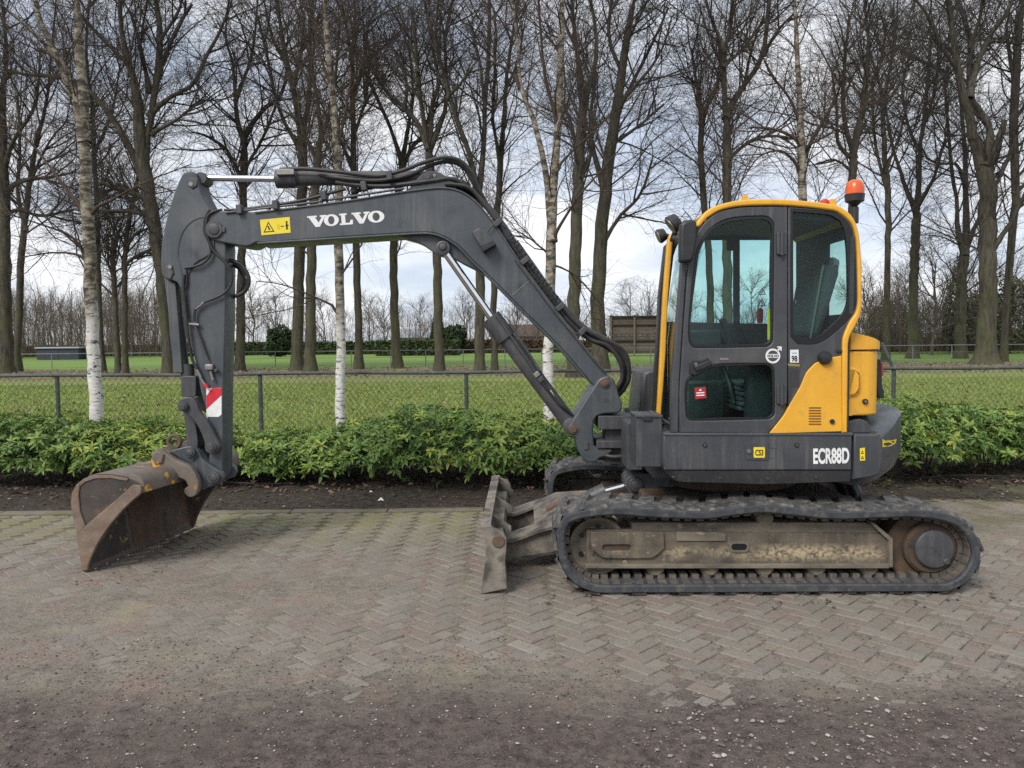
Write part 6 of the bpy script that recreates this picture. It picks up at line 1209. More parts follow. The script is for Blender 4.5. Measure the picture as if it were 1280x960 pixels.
# seat
sx = P(1018, 400, 5.8).x
seat = MB()
def slab(mb, cx, cz, w_, h_, th, tilt, yc, segs=6):
    mm = Matrix.Translation((cx, yc, cz)) @ Matrix.Rotation(tilt, 4, 'Y'); mb.obox(mm, th, w_, h_); return mb
se = slab(MB(), sx - 0.02, zy(380, 5.8), 0.46, 0.55, 0.12, R(16), 5.8 - YC).build('seat', SEATM, ROOT, 0.05)
slab(MB(), sx + 0.07, zy(345, 5.8), 0.30, 0.24, 0.10, R(12), 5.8 - YC).build('headrest', SEATM, se, 0.04)
slab(MB(), sx - 0.22, zy(445, 5.8), 0.48, 0.14, 0.50, R(-6), 5.8 - YC).build('seat_cushion', SEATM, se, 0.05)
MB().box(sx - 0.35, sx, 5.6 - YC, 6.0 - YC, 1.05, zy(455, 5.8)).build('seat_base', INTER, se, 0.02)
for yy in (-0.235, 0.235): MB().tube([(sx - 0.12 + 0.1 * t_, 5.8 - YC + yy, zy(430, 5.8) + 0.62 * t_) for t_ in (0, 0.3, 0.6, 0.9)], 0.008, 6).build('seat_piping', SEATT, se)
for yy, nm in ((5.45, 'near_console'), (6.1, 'far_console')):
    cs = MB().box(P(925, 400, 5.6).x, sx - 0.05, yy - 0.07 - YC, yy + 0.07 - YC, 1.06, zy(432, 5.5)).build('console', INTER, ROOT, 0.03)
    jx = P(908 if yy < 6 else 925, 400, yy).x; jz = zy(432, 5.5)
    MB().tube([(jx + 0.03, yy - YC, jz - 0.05), (jx + 0.02, yy - YC, jz + 0.06), (jx - 0.01, yy - YC, jz + 0.13), (jx - 0.03, yy - YC, jz + 0.19)], [0.02, 0.018, 0.024, 0.026], 10).build('joystick', BLACKP, cs)
sbm = MB()
for k in range(6): sbm.box(P(925, 400, 5.5).x, P(962, 400, 5.5).x, 5.5 - YC - .02 * (k % 2), 5.95 - YC, zy(513, 5.55) + .035 * k, zy(513, 5.55) + .035 * k + .03)
sbm.build('seat_bellows', mat('bellows_rubber', (0.10, 0.11, 0.115), rough=.6), se, .008)
MB().box(P(858, 400, 5.75).x, P(908, 400, 5.75).x, 5.75 - YC, 5.85 - YC, 1.07, zy(476, 5.75)).build('foot_panel', mat('grey_green_panel', (0.06, 0.065, 0.062), (0.04, 0.045, 0.042), 9, .6), ROOT, .02)
MB().tube([P(918, 505, 5.6), P(912, 480, 5.65), P(905, 462, 5.7), P(898, 450, 5.7)], .022, 8).build('travel_lever', BLACKP, ROOT)
dsh = MB().box(P(850, 400, 6.1).x, P(905, 400, 6.1).x, 6.15 - YC, 6.24 - YC, 1.06, zy(412, 6.2)).build('dashboard', INTER, ROOT, 0.02)
MB().obox(Matrix.Translation((P(912, 310, 6.2).x, 6.18 - YC, zy(306, 6.2))), 0.06, 0.03, 0.10).build('sun_visor_clip', INTER, dsh, 0.01)
MB().obox(Matrix.Translation((P(950, 392, 6.2).x, 6.2 - YC, zy(395, 6.2))), 0.05, 0.03, 0.12).build('red_hammer', REDS, dsh, 0.015)
MB().box(-0.55, 0.05, 5.6 - YC, 6.2 - YC, 1.06, 1.10).build('floor_mat', BLACK, ROOT)
for xx in (0.0, 0.09): MB().obox(Matrix.Translation((-0.42 + xx, 5.8 - YC, 1.14)) @ Matrix.Rotation(R(-35), 4, 'Y'), 0.16, 0.07, 0.02).build('pedal', STEEL, ROOT, 0.004)
# mirror and work lights
mr = plate('side_mirror', smooth2d([(851, 281), (856, 276), (866, 274), (871.5, 278), (871, 300), (868, 320), (864, 327), (853, 328), (850, 325), (850, 300)], 3, 60), 5.16, 5.24, BLACKP, bev=0.02)
rod('mirror_arm', P(842, 297, 5.6), P(858, 299, 5.24), 0.014, BLACKP, mr)
rod('mirror_arm', P(858, 299, 5.22), P(868, 298, 5.3), 0.014, BLACKP, mr)
for (x0, y0), (x1, y1), dd, rr in (((838, 282), (848, 274), 5.9, 0.075), ((823, 296), (832, 292), 6.3, 0.062)):
    wl = MB().cyl(P(x0, y0, dd), P(x1, y1, dd), rr, rr * 0.75, 20).build('work_light', BLACKP, ROOT, 0.01)
    p_ = P(x0, y0, dd); dv = (p_ - P(x1, y1, dd)).normalized(); MB().cyl(p_, p_ + dv * 0.006, rr * 0.85, n=20).build('light_lens', STEEL, wl)
hose([(848, 276, 5.85), (846, 284, 5.9), (843, 292, 6.0), (840, 300, 6.1)], 0.02, GREYD, name='light_bracket')
hose([(833, 294, 6.3), (840, 296, 6.2), (850, 297, 6.0)], 0.016, BLACKP, name='light_bracket')
# beacon
bx = P(1068.5, 240, 5.8); z0_, z1_, zm = zy(263, 5.8), zy(224, 5.8), zy(243.5, 5.8)
z0_, z1_, zm = P(1068, 263, 5.8).z, P(1068, 224.5, 5.8).z, P(1068, 243, 5.8).z
def latheZ(prof, cx, cy, n=28):
    mb = MB(); K = len(prof); V = []
    for r, z in prof: V += [(cx + r * math.cos(2 * math.pi * j / n), cy + r * math.sin(2 * math.pi * j / n), z) for j in range(n)]
    mb.add(V, [(i * n + j, i * n + (j + 1) % n, (i + 1) * n + (j + 1) % n, (i + 1) * n + j) for i in range(K - 1) for j in range(n)] + [tuple(range(n))[::-1], tuple(range((K - 1) * n, K * n))]); return mb
rb = 0.07; yb_ = 5.8 - YC
be = latheZ([(0.03, P(1068, 262, 5.8).z - 0.10), (0.03, z0_ + 0.02), (0.02, z0_ + 0.03), (0.045, z0_ + 0.055), (0.066, z0_ + 0.065), (0.071, zm), (0.067, zm + 0.001)], bx.x, yb_).build('beacon', BLACKP, ROOT)
latheZ([(0.066, zm), (0.067, zm + 0.035), (0.064, z1_ - 0.05), (0.058, z1_ - 0.03), (0.046, z1_ - 0.013), (0.028, z1_ - 0.003), (0.002, z1_)], bx.x, yb_).build('beacon_lens', ORANGE, be)
# front corner box, right hood, hand rail
tb = plate('front_corner_box', rrect(795, 521, 828, 584, 2), 5.36, 5.62, GREYP, dpx=5.36, bev=0.008)
plate('box_lid', rrect(794, 518.5, 828.5, 522, 1), 5.35, 5.64, GREYP, tb, dpx=5.36, bev=0.004)
plate('box_latch', rrect(803, 520, 815, 526, 2), 5.345, 5.362, BLACKP, tb, dpx=5.36, bev=0.003)
plate('right_hood', [(797, 520), (803.5, 466), (812, 462), (870, 460), (900, 470), (900, 560), (797, 560)], 6.75, 7.4, GREYD, dpx=6.75, bev=0.03)
hose([(813, 514, 5.55), (822, 521, 5.5), (834, 528, 5.45), (841, 534, 5.42), (843, 543, 5.42)], 0.011, GREYD, name='hand_rail')
for q in ((825, 531), (829, 538), (836, 541)): MB().obox(Matrix.Translation(P(q[0], q[1], 5.45)), 0.05, 0.05, 0.035).build('bracket', STEEL, ROOT, 0.006)
hose([(826, 534, 5.43), (831, 529, 5.42), (837, 532, 5.42), (842, 538, 5.44)], 0.008, BLACK)
# ---------------------------------------------------------------- swing post
KN, KF = 6.30, 6.72
KP = [(709.7, 535.6), (717.5, 521.6), (747, 476), (753.4, 471.4), (760, 470), (767, 473), (770.6, 482.5), (774, 495), (777.7, 504), (777, 513), (772, 516.5), (755, 517.5), (746, 520.5), (742.5, 527), (741.7, 539), (742.5, 556), (747, 560), (758, 560.6), (769, 562), (758, 570), (750, 573), (746, 578), (734.7, 578.6), (728, 573), (722, 560.6), (719, 546.5), (713, 543)]
sp_ = plate('swing_post', smooth2d(KP, 3), KN, KF, GREY, bev=0.015)
pin(756.5, 479, KN - 0.012, KN + 0.05, 6.5, RUSTY, sp_, 'pivot_pin'); pin(717, 537, KN - 0.012, KN + 0.05, 6, RUSTY, sp_, 'pivot_pin')
plate('post_tab', rrect(730, 553, 735.5, 562, 0.8), KN - 0.012, KN, GREYD, sp_, bev=0.003)
sb_ = plate('swing_bracket', smooth2d([(757, 520), (800, 520), (800, 580), (757, 578)], 1), 6.36, 6.66, GREYD, dpx=6.36)
plate('bracket_lug', rrect(748, 520, 788, 537, 2), 6.28, 6.74, GREYD, sb_, dpx=6.28)
plate('bracket_lug', rrect(746, 551, 787, 560.5, 2), 6.28, 6.74, GREYD, sb_, dpx=6.28)
plate('bracket_side', rrect(778, 524, 796, 580, 2), 5.9, 6.9, GREYD, sb_, dpx=6.2)
for k_ in range(4): hose([(748, 566 + 2 * k_, 6.35 + 0.06 * k_), (765, 571 + k_, 6.3 + 0.06 * k_), (785, 570 + 2 * k_, 6.3 + 0.05 * k_), (800, 575, 6.3)], 0.02, HOSE, sb_)
# ---------------------------------------------------------------- boom
BN, BF = 6.37, 6.67
BT = [(266, 264.5), (277, 263), (319, 265), (400, 255), (440, 249.5), (505, 239), (540, 234.6), (556, 234.2), (572, 237), (587, 244.5), (602, 258.5), (621, 282.5), (647, 322), (678, 364), (691, 381), (729, 430), (752, 460), (764, 473), (766, 480), (760, 487), (750, 487), (740, 480), (701, 435), (656, 390), (632, 366), (606, 340), (590, 325), (577, 311), (565, 301.5), (549, 293.5), (531, 290.5), (492, 292.5), (420, 297), (330, 303.5), (320, 303), (311, 307.5), (302, 307.5), (281, 303.5), (266, 300), (255, 295), (251, 284), (255, 271)]
boom = plate('boom', smooth2d(BT, 3), BN, BF, GREY, bev=0.012)
# flanges standing proud along the top and bottom edges
def offset_strip(pts, w):
    out = []
    for i, p in enumerate(pts):
        a = Vector(pts[max(i - 1, 0)]); b = Vector(pts[min(i + 1, len(pts) - 1)]); t = (b - a).normalized(); n_ = Vector((-t.y, t.x))
        out.append((p[0] + n_.x * w, p[1] + n_.y * w))
    return list(pts) + out[::-1]
bl_ = [(322, 303), (420, 297), (492, 292.5), (531, 290.5), (549, 293.5), (565, 301.5), (577, 311), (590, 325), (606, 340), (632, 366), (656, 390), (701, 435), (733, 472)]
plate('lower_flange', smooth2d(offset_strip(bl_, 2.2), 3), BN - 0.014, BF + 0.014, GREY, boom, dpx=BN, bev=0.004)
tp_ = [(319, 265), (400, 255), (440, 249.5), (505, 239), (540, 234.6), (556, 234.2), (572, 237), (587, 244.5), (602, 258.5), (621, 282.5), (647, 322), (678, 364), (691, 381), (729, 430), (750, 457)]
plate('upper_flange', smooth2d(offset_strip(tp_, 2.0), 3), BN - 0.014, BF + 0.014, GREY, boom, dpx=BN, bev=0.004)
plate('cylinder_mount', smooth2d([(494, 294.5), (531, 292), (549, 295), (565, 303), (577, 312.5), (600, 337), (603, 341), (579, 329), (566, 322), (556, 320), (545, 317), (538, 312), (524, 303), (508, 298)], 3, 45), BN + 0.05, BF - 0.05, GREY, boom, dpx=BN + 0.05)
pin(553.5, 308.5, BN - 0.0, BN + 0.06, 6.5, GREYD, boom, 'cylinder_pin'); pin(267, 286.5, BN - 0.022, BN + 0.02, 11, GREYD, boom, 'arm_pin')
plate('pin_keeper', rrect(275, 283.5, 281, 290, 1.5), BN - 0.016, BN, GREYD, boom, bev=0.003)
plate('cylinder_ear', smooth2d([(508, 236), (524, 218), (534, 212.5), (546, 213), (557, 219), (566, 228), (572, 238), (540, 238)], 3), BN + 0.05, BF - 0.05, GREYD, boom, dpx=BN)
pin(534.5, 220.5, BN + 0.04, BN + 0.08, 6, GREYD, boom, 'cylinder_pin'); pin(543, 219, BN + 0.045, BN + 0.08, 2, STEEL, boom, 'bolt', cap=False)
# weld seam
plate('weld_seam', bar(((640, 369), (663, 350)), 0.8), BN - 0.003, BN, STEEL, boom, bev=0)
# lettering (slab serif capitals drawn as polygons)
def V_(): return [(0, 1), (0.50, 1), (0.50, .86), (.40, .86), (.58, .36), (.76, .86), (.66, .86), (.66, 1), (1.0, 1), (1.0, .86), (.92, .86), (.62, 0), (.40, 0), (.08, .86), (0, .86)]
def L_(): return [(0, 1), (.52, 1), (.52, .86), (.40, .86), (.40, .16), (.70, .16), (.76, .40), (.92, .40), (.90, 0), (0, 0), (0, .14), (.13, .14), (.13, .86), (0, .86)]
def O_(): return [(.5 + .5 * math.cos(2 * math.pi * i / 28), .5 + .52 * math.sin(2 * math.pi * i / 28)) for i in range(28)], [(.5 + .22 * math.cos(2 * math.pi * i / 28), .5 + .37 * math.sin(2 * math.pi * i / 28)) for i in range(28)]
def letters(spec, a, b, h, d, par):
    ax, ay = a; bx_, by_ = b; tot = spec[-1][2]; ux, uy = (bx_ - ax) / tot, (by_ - ay) / tot; l = math.hypot(ux, uy); nx, ny = uy / l, -ux / l
    for ch, x0, x1 in spec:
        T = lambda p: (ax + ux * (x0 + p[0] * (x1 - x0)) + nx * p[1] * h, ay + uy * (x0 + p[0] * (x1 - x0)) + ny * p[1] * h)
        if ch == 'O': o, i_ = O_(); decal('letter', [T(p) for p in o], d, WHITE, par, 0.002, [[T(p) for p in i_]])
        else: decal('letter', [T(p) for p in (V_() if ch == 'V' else L_())], d, WHITE, par, 0.002)
letters([('V', 0, 24), ('O', 20.5, 39), ('L', 40, 58), ('V', 55.5, 78), ('O', 75.5, 96)], (385, 284.6), (481, 277.2), 14.2, BN, boom)
# yellow warning plate
wp = decal('warning_plate', [(325, 274.8), (362, 271.2), (363.5, 290.8), (327, 294.2)], BN, STICK, boom, 0.003)
decal('warning_triangle', [(329.5, 290.8), (335.3, 276.8), (343.3, 289.6)], BN - 0.003, INK, wp, 0.001, [[(331.3, 289.4), (335.5, 279), (341.2, 288.5)]])
for q in ([(334.2, 282.5), (336, 282.2), (338, 287.2), (336, 287.6)], [(351, 282.4), (355, 282.2), (355, 283.2), (351, 283.6)], [(357.2, 279), (359.4, 278.8), (359.9, 286.8), (357.7, 287)], [(356.6, 281.5), (360.8, 281), (360.9, 282.2), (356.7, 282.8)]):
    decal('warning_print', q, BN - 0.003, INK, wp, 0.001)
decal('warning_print', ring(358.2, 277.4, 1.3, 12), BN - 0.003, INK, wp, 0.001)
for xx in (346.5, 348.3): decal('warning_print', [(xx, 280), (xx + .7, 280), (xx + 1.0, 287), (xx + .3, 287)], BN - 0.003, mat('pale_print', (0.5, 0.4, 0.05), rough=0.6) if 'pale_print' not in bpy.data.materials else bpy.data.materials['pale_print'], wp, 0.001)
# lamp on the boom
lm = plate('boom_lamp', [(589.5, 290), (599, 284), (613, 296), (618, 302), (601, 310)], BN - 0.10, BN - 0.01, GREYD, boom, dpx=BN - 0.1, bev=0.012)
plate('lamp_base', [(601, 310), (618, 302), (620, 306), (604, 315)], BN - 0.12, BN, BLACKP, lm, dpx=BN - 0.1, bev=0.004)
hose([(609, 290, BN - 0.03), (616, 281, BN - 0.03), (624, 280, BN - 0.02), (634, 287, BN)], 0.005, BLACK, boom, n=6)
# arm cylinder
ac = rod('arm_cylinder', P(368, 223.5, 6.52), P(524, 222, 6.52), 0.058, GREYD)
rod('cylinder_gland', P(346, 224, 6.52), P(372, 223.6, 6.52), 0.075, GREYD, ac)
rod('cylinder_rod', P(250, 222.5, 6.52), P(348, 223.8, 6.52), 0.026, CHROME, ac)
MB().obox(Matrix.Translation(P(358, 216, 6.45)), 0.15, 0.08, 0.05).build('port_block', STEEL, ac, 0.006)
pin(250.5, 222.5, 6.45, 6.60, 7.5, GREYD, ac, 'rod_eye', cap=False); rod('cylinder_end', P(505, 222, 6.52), P(536, 220.5, 6.52), 0.045, GREYD, ac)
pin(343.5, 222.5, 6.47, 6.5, 2.2, RUSTY, ac, 'bleed_screw', cap=False)
hose([(350, 212, 6.44), (380, 211, 6.42), (420, 214.5, 6.42), (470, 220, 6.42), (500, 214, 6.42), (530, 203, 6.44), (555, 197, 6.46), (575, 201, 6.47), (590, 216, 6.48), (598, 235, 6.5), (612, 262, 6.52)], 0.017, HOSE, boom)
hose([(368, 214, 6.6), (420, 222, 6.42), (470, 226, 6.41), (510, 219, 6.43), (540, 206, 6.48), (562, 202, 6.5), (580, 210, 6.52), (592, 229, 6.54), (604, 250, 6.56), (620, 275, 6.58)], 0.017, HOSE, boom)
hose([(420, 228, 6.44), (450, 232, 6.42), (480, 233, 6.42), (510, 230, 6.42), (540, 226, 6.42), (565, 224, 6.43), (585, 235, 6.46), (606, 256, 6.5), (640, 306, 6.52)], 0.020, HOSE, boom)
hose([(432, 236, 6.44), (410, 242, 6.42), (380, 250, 6.42), (340, 257, 6.42), (300, 262, 6.42), (280, 263, 6.40)], 0.013, HOSE, boom)
hose([(440, 240, 6.46), (470, 233, 6.46), (500, 230, 6.46), (530, 226, 6.46), (560, 224, 6.46), (580, 231, 6.48), (600, 249, 6.5)], 0.018, HOSE, boom)
for k_ in range(5):      # bundle down the back of the boom, looping over the foot
    o_ = (k_ - 2) * 1.7; dd = 6.40 + 0.055 * k_
    hose([(560 + o_, 230, dd), (586, 238 + o_, dd), (607 + o_ * .6, 256, dd), (628 + o_, 283, dd), (655 + o_, 325, dd), (688 + o_, 369, dd), (715 + o_, 403, dd), (740 + o_, 424, dd), (763 + o_, 436 + o_, dd), (778 + o_, 452, dd), (781 + o_, 472, dd), (772 + o_, 490, dd), (764, 502, dd)], 0.017 + 0.004 * (k_ % 2), HOSE, boom)
for k_ in range(3):
    o_ = k_ * 2.4
    hose([(640 + o_, 302, 6.45 + .06 * k_), (662 + o_, 333, 6.43 + .06 * k_), (690 + o_, 372, 6.42 + .06 * k_), (724 + o_, 408, 6.44 + .05 * k_), (752 + o_, 424, 6.46), (776 + o_, 441, 6.46), (786, 464 + o_, 6.46), (780, 485, 6.46), (768, 498, 6.46)], 0.022, HOSE, boom)
sp2 = catmull([P(*q) for q in ((636, 296, 6.38), (662, 332, 6.38), (690, 368, 6.38), (720, 405, 6.38), (745, 426, 6.38), (770, 442, 6.38), (780, 462, 6.38), (776, 482, 6.38))], 10)
hel = MB(); sp3 = []
for i_, p_ in enumerate(sp2):     # spiral guard
    for q_ in range(4):
        a_ = (i_ * 4 + q_) * 1.1; t_ = sp2[min(i_ + 1, len(sp2) - 1)]; pp = p_.lerp(t_, q_ / 4); sp3.append(pp + Vector((math.cos(a_) * 0.024, math.sin(a_) * 0.024, math.cos(a_) * 0.024)))
hel.tube(sp3[:90] , 0.005, 5); hel.build('spiral_guard', HOSE, boom)
for a_, b_, w_ in (((647, 322), (700, 392), 1.3), ((700, 392), (758, 462), 1.3)):
    rod('steel_pipe', P(a_[0] - 3, a_[1] + 2, 6.345), P(b_[0] - 3, b_[1] + 2, 6.345), 0.010, GREYD, boom, 8)
rod('steel_pipe', P(400, 251.5, 6.38), P(505, 235.5, 6.38), 0.010, GREYD, boom, 8)
rod('steel_pipe', P(282, 266, 6.36), P(400, 252, 6.36), 0.009, GREYD, boom, 8)
for px, py, dd, an_ in ((300, 262, 6.36, 5), (345, 256.5, 6.36, 5), (405, 245, 6.38, 8), (455, 233, 6.39, 8), (487, 220, 6.39, 8), (622, 279, 6.37, -52), (656, 326, 6.37, -52), (700, 384, 6.37, -52), (728, 414, 6.37, -45)):
    MB().obox(Matrix.Translation(P(px, py, dd)) @ Matrix.Rotation(R(-an_), 4, 'Y'), 0.045, 0.07, 0.075).build('hose_clamp', GREYD, boom, 0.006)
for px, py in ((842, 596), (900, 597), (960, 598), (1020, 596), (1055, 594)): pin(px, py, 5.305, 5.34, 1.8, GREYD, skirt, 'bolt', cap=False)
# boom cylinder
d_ = 6.42
bcl = rod('boom_cylinder', P(628, 416, d_), P(713, 530, d_), 0.068, GREYD)
rod('cylinder_gland', P(613, 397, d_), P(633, 423, d_), 0.088, GREYD, bcl); rod('cylinder_rod', P(556, 314, d_), P(616, 400, d_), 0.034, CHROME, bcl)
rod('side_pipe', P(637, 404, d_ - 0.08), P(674, 462, d_ - 0.08), 0.011, GREYD, bcl, 10)
rod('side_pipe', P(621, 395, d_ - 0.085), P(670, 466, d_ - 0.085), 0.009, GREYD, bcl, 10)
for q in ((671, 468), (676, 474)): MB().obox(Matrix.Translation(P(q[0], q[1], d_ - 0.08)) @ Matrix.Rotation(R(53), 4, 'Y'), 0.04, 0.04, 0.05).build('pipe_clamp', STEEL if q[0] < 673 else GREYD, bcl, 0.004)
hose([(674, 474, d_ - 0.08), (690, 494, d_ - 0.085), (700, 506, d_ - 0.085), (715, 518, d_ - 0.06)], 0.012, HOSE, bcl)
decal('part_label', [(686.5, 489), (688.5, 487.5), (693, 494.5), (691, 496)], d_ - 0.068, WHITE, bcl); decal('part_label', [(680.5, 482), (682.5, 481.5), (683, 484.5), (681, 485)], d_ - 0.068, WHITE, bcl)
pin(553.5, 310, d_ - 0.05, d_ + 0.05, 9, GREYD, bcl, 'rod_eye', cap=False); pin(714, 533, d_ - 0.07, d_ + 0.07, 10.5, GREYD, bcl, 'base_eye', cap=False)
# ---------------------------------------------------------------- arm
AN, AF = 6.40, 6.63
AR = [(231, 215), (238, 213), (244, 216), (247, 224), (251, 240), (258, 254), (264, 264), (276, 285), (282, 310), (281.5, 400), (279.5, 480), (278, 592), (272, 601), (262, 603), (257, 594), (262, 562), (259, 520), (251, 490), (244, 452), (236, 424), (231.5, 387), (227, 364), (221, 353), (214, 350), (208, 349), (203, 345), (201, 330), (202, 305), (206, 283), (211, 261), (216, 246), (221.5, 231), (227, 219)]
arm = plate('arm', smooth2d(AR, 3), AN, AF, GREY, bev=0.012)
plate('reinforcing_plate', smooth2d([(262, 272), (250, 272), (240, 277), (231, 287), (225, 300), (223, 318), (226, 345), (232, 352), (243, 330), (262, 318), (268, 300), (258, 288)], 3, 60), AN - 0.012, AN, GREY, arm)
hp_ = catmull([P(*q) for q in ((264, 272, AN - 0.012), (250, 272, AN - 0.012), (238, 278, AN - 0.012), (229, 289, AN - 0.012), (224, 303, AN - 0.012), (223, 320, AN - 0.012), (228, 345, AN - 0.012), (233, 358, AN - 0.012))], 6)
MB().tube(hp_, 0.007, 6).build('weld_bead', GREY, arm)
plate('pin_boss', smooth2d([(236, 222), (247, 222), (246, 232), (240, 236), (235, 232)], 3), AN - 0.012, AN, GREYD, arm); pin(238.5, 230, AN - 0.018, AN, 3, STEEL, arm, 'bolt', cap=False)
plate('pin_boss', smooth2d([(206, 333), (214, 333), (217, 341), (213, 349), (207, 347)], 3), AN - 0.012, AN, GREYD, arm); pin(212, 333.5, AN - 0.018, AN, 2.8, STEEL, arm, 'bolt', cap=False)
hose([(262, 262, AN - 0.03), (256, 275, AN - 0.03), (256, 290, AN - 0.03), (262, 305, AN - 0.03), (263, 318, AN - 0.03), (255, 328, AN - 0.03), (243, 333, AN - 0.03), (231, 335, AN - 0.02)], 0.011, HOSE, arm)
hose([(278, 262, AN - 0.02), (266, 265, AN - 0.04), (259, 272, AN - 0.04), (258, 290, AN - 0.04), (266, 312, AN - 0.03), (280, 326, AN - 0.03), (289, 340, AN - 0.03), (289, 355, AN - 0.03), (278, 368, AN - 0.03), (255, 378, AN - 0.03), (246, 384, AN - 0.03), (243, 392, AN - 0.03), (243, 402, AN - 0.03)], 0.011, HOSE, arm)
hose([(286, 325, 6.5), (300, 330, 6.5), (308, 340, 6.5), (311, 352, 6.5), (306, 364, 6.5), (295, 370, 6.5)], 0.018, HOSE, arm)
hose([(286, 330, 6.58), (297, 334, 6.58), (304, 344, 6.58), (306, 354, 6.58), (300, 366, 6.58), (290, 372, 6.58)], 0.016, HOSE, arm)
hose([(230, 343, AN - 0.03), (229, 358, AN - 0.03), (231, 380, AN - 0.03), (235, 420, AN - 0.04), (240, 448, AN - 0.03), (247, 462, AN - 0.03)], 0.013, HOSE, arm)
hose([(233, 338, AN - 0.02), (233, 356, AN - 0.02), (229, 372, AN - 0.02), (233, 400, AN - 0.02)], 0.008, HOSE, arm)
for nm, a_, b_, r_, mt_ in (('steel_pipe', (245, 386), (255, 378), 0.012, STEEL), ('steel_pipe', (244, 408), (259, 450), 0.011, GREYD), ('pipe_clamp', (237, 405), (249, 406), 0.012, STEEL), ('valve', (246, 462), (251, 472), 0.013, STEEL), ('valve', (250, 472), (257, 482), 0.011, STEEL)):
    rod(nm, P(*a_, AN - 0.03), P(*b_, AN - 0.03), r_, mt_, arm, 10)
vb = MB().obox(Matrix.Translation(P(262, 459, AN - 0.02)), 0.07, 0.05, 0.05).build('valve_block', STEEL, arm, 0.008)
rod('valve_spout', P(263, 464, AN - 0.03), P(266, 475, AN - 0.03), 0.012, STEEL, vb, 10); rod('valve_knob', P(269, 462, AN - 0.03), P(271, 464, AN - 0.03), 0.018, GREYD, vb, 10)
rod('red_cap', P(256.5, 480, AN - 0.03), P(259, 485, AN - 0.03), 0.016, REDS, arm, 10)
d_s = AN
hz = decal('hazard_sticker', [(258, 485), (277, 485), (277, 518), (273.5, 521), (258, 521)], d_s, WHITE, arm, 0.002)
decal('hazard_stripe', [(258, 494.5), (265.5, 485), (277, 485.2), (277, 494), (258, 511.5)], d_s - 0.002, REDS, hz, 0.001)
# bucket cylinder on the front of the arm
bk = rod('bucket_cylinder', P(214, 345, 6.51), P(229, 466, 6.51), 0.055, GREYD)
MB().box(P(206, 400, 6.45).x, P(218, 400, 6.45).x, 6.42 - YC, 6.6 - YC, P(212, 465, 6.45).z, P(212, 352, 6.45).z) 
plate('rod_cover', [(208, 350), (219, 354), (226, 440), (228, 466), (216, 466), (215, 443), (212, 420)], 6.44, 6.58, GREY, bk, dpx=6.44)
rod('cylinder_rod', P(229, 458, 6.51), P(234, 478, 6.51), 0.035, GREYD, bk)
plate('cylinder_gland', rrect(226, 470, 245, 496, 3), 6.43, 6.59, GREYD, bk, dpx=6.43); rod('gland_collar', P(235, 455, 6.5), P(236, 474, 6.5), 0.05, GREYD, bk)
# link arms
for (da, db) in ((6.33, 6.39), (6.64, 6.70)):
    plate('link_arm', smooth2d([(224, 500), (236, 496), (245, 501), (250, 515), (262, 531), (270, 548), (274, 556), (272, 564), (264, 568), (257, 563), (256, 552), (249, 535), (240, 522), (230, 515), (223, 508)], 3, 60), da, db, GREYD, dpx=6.34, bev=0.008)
pin(228, 508.5, 6.30, 6.42, 6.2, GREYD, None, 'link_pin'); pin(263.5, 559, 6.30, 6.42, 6.2, GREYD, None, 'link_pin')
plate('tipping_link', smooth2d([(229, 512), (240, 516), (246, 540), (247, 560), (240, 565), (234, 560), (232, 540)], 3, 60), 6.42, 6.6, GREYD, dpx=6.42)
# coupler
CP = [(210.5, 564.5), (229, 559), (240, 558), (248, 563), (255, 575), (276.5, 590), (279.5, 597), (276, 604), (267, 607), (251, 613.5), (246, 606.5), (243, 588), (232, 576)]
for (da, db) in ((6.34, 6.40), (6.63, 6.69)): plate('coupler_plate', smooth2d(CP, 3), da, db, GREY, dpx=6.35, bev=0.008)
plate('coupler_deck', [(211, 565), (243, 587), (246, 607), (251, 611), (247, 590), (232, 573)], 6.35, 6.68, GREY, dpx=6.35, bev=0.005)
plate('coupler_pin_tube', ring(267, 597, 6, 20), 6.3, 6.72, GREYD, dpx=6.35); pin(267, 597, 6.30, 6.34, 7, GREYD, None, 'coupler_pin'); pin(237, 566, 6.30, 6.34, 6.5, GREYD, None, 'coupler_pin')
plate('pin_tab', [(240, 561), (247, 570), (241, 576), (234, 570)], 6.32, 6.345, GREYD, dpx=6.33, bev=0.003)
# ---------------------------------------------------------------- bucket
BD = 5.80
BV = Vector((0.226, 1.37, 0))
bp = [(105.5, 713), (99.4, 676), (92.5, 645), (90.5, 628), (92, 615), (97, 605.5), (106, 598), (119, 594), (140, 594), (162, 598), (176, 604)]
mouth = [(178.5, 616), (165, 628), (148, 646), (130, 670), (117, 695), (112, 711)]
side = [(x, max(z, 0.004)) for x, z in P2(bp + mouth, BD)]
def ext(name, poly, f0, f1, mt, parent, bevel=0.006):
    """polygon (x, z) on the near side, pushed along the bucket's own axis from fraction f0 to f1"""
    mb = MB(); n = len(poly); y0 = BD - YC
    V = [(x + BV.x * f, y0 + BV.y * f, z) for f in (f0, f1) for x, z in poly]
    mb.add(V, [(i, (i + 1) % n, n + (i + 1) % n, n + i) for i in range(n)][::1] + [tuple(range(n))[::-1], tuple(range(n, 2 * n))])
    me = mb.mesh(name)
    import bmesh
    bm = bmesh.new(); bm.from_mesh(me); bmesh.ops.recalc_face_normals(bm, faces=bm.faces); bm.to_mesh(me); bm.free()
    return link(name, me, mt, parent, bevel, 40)
outer = [(x, max(z, 0.004)) for x, z in [(p.x, p.y) for p in catmull([Vector((a, b, 0)) for a, b in P2(bp, BD)], 5)]]
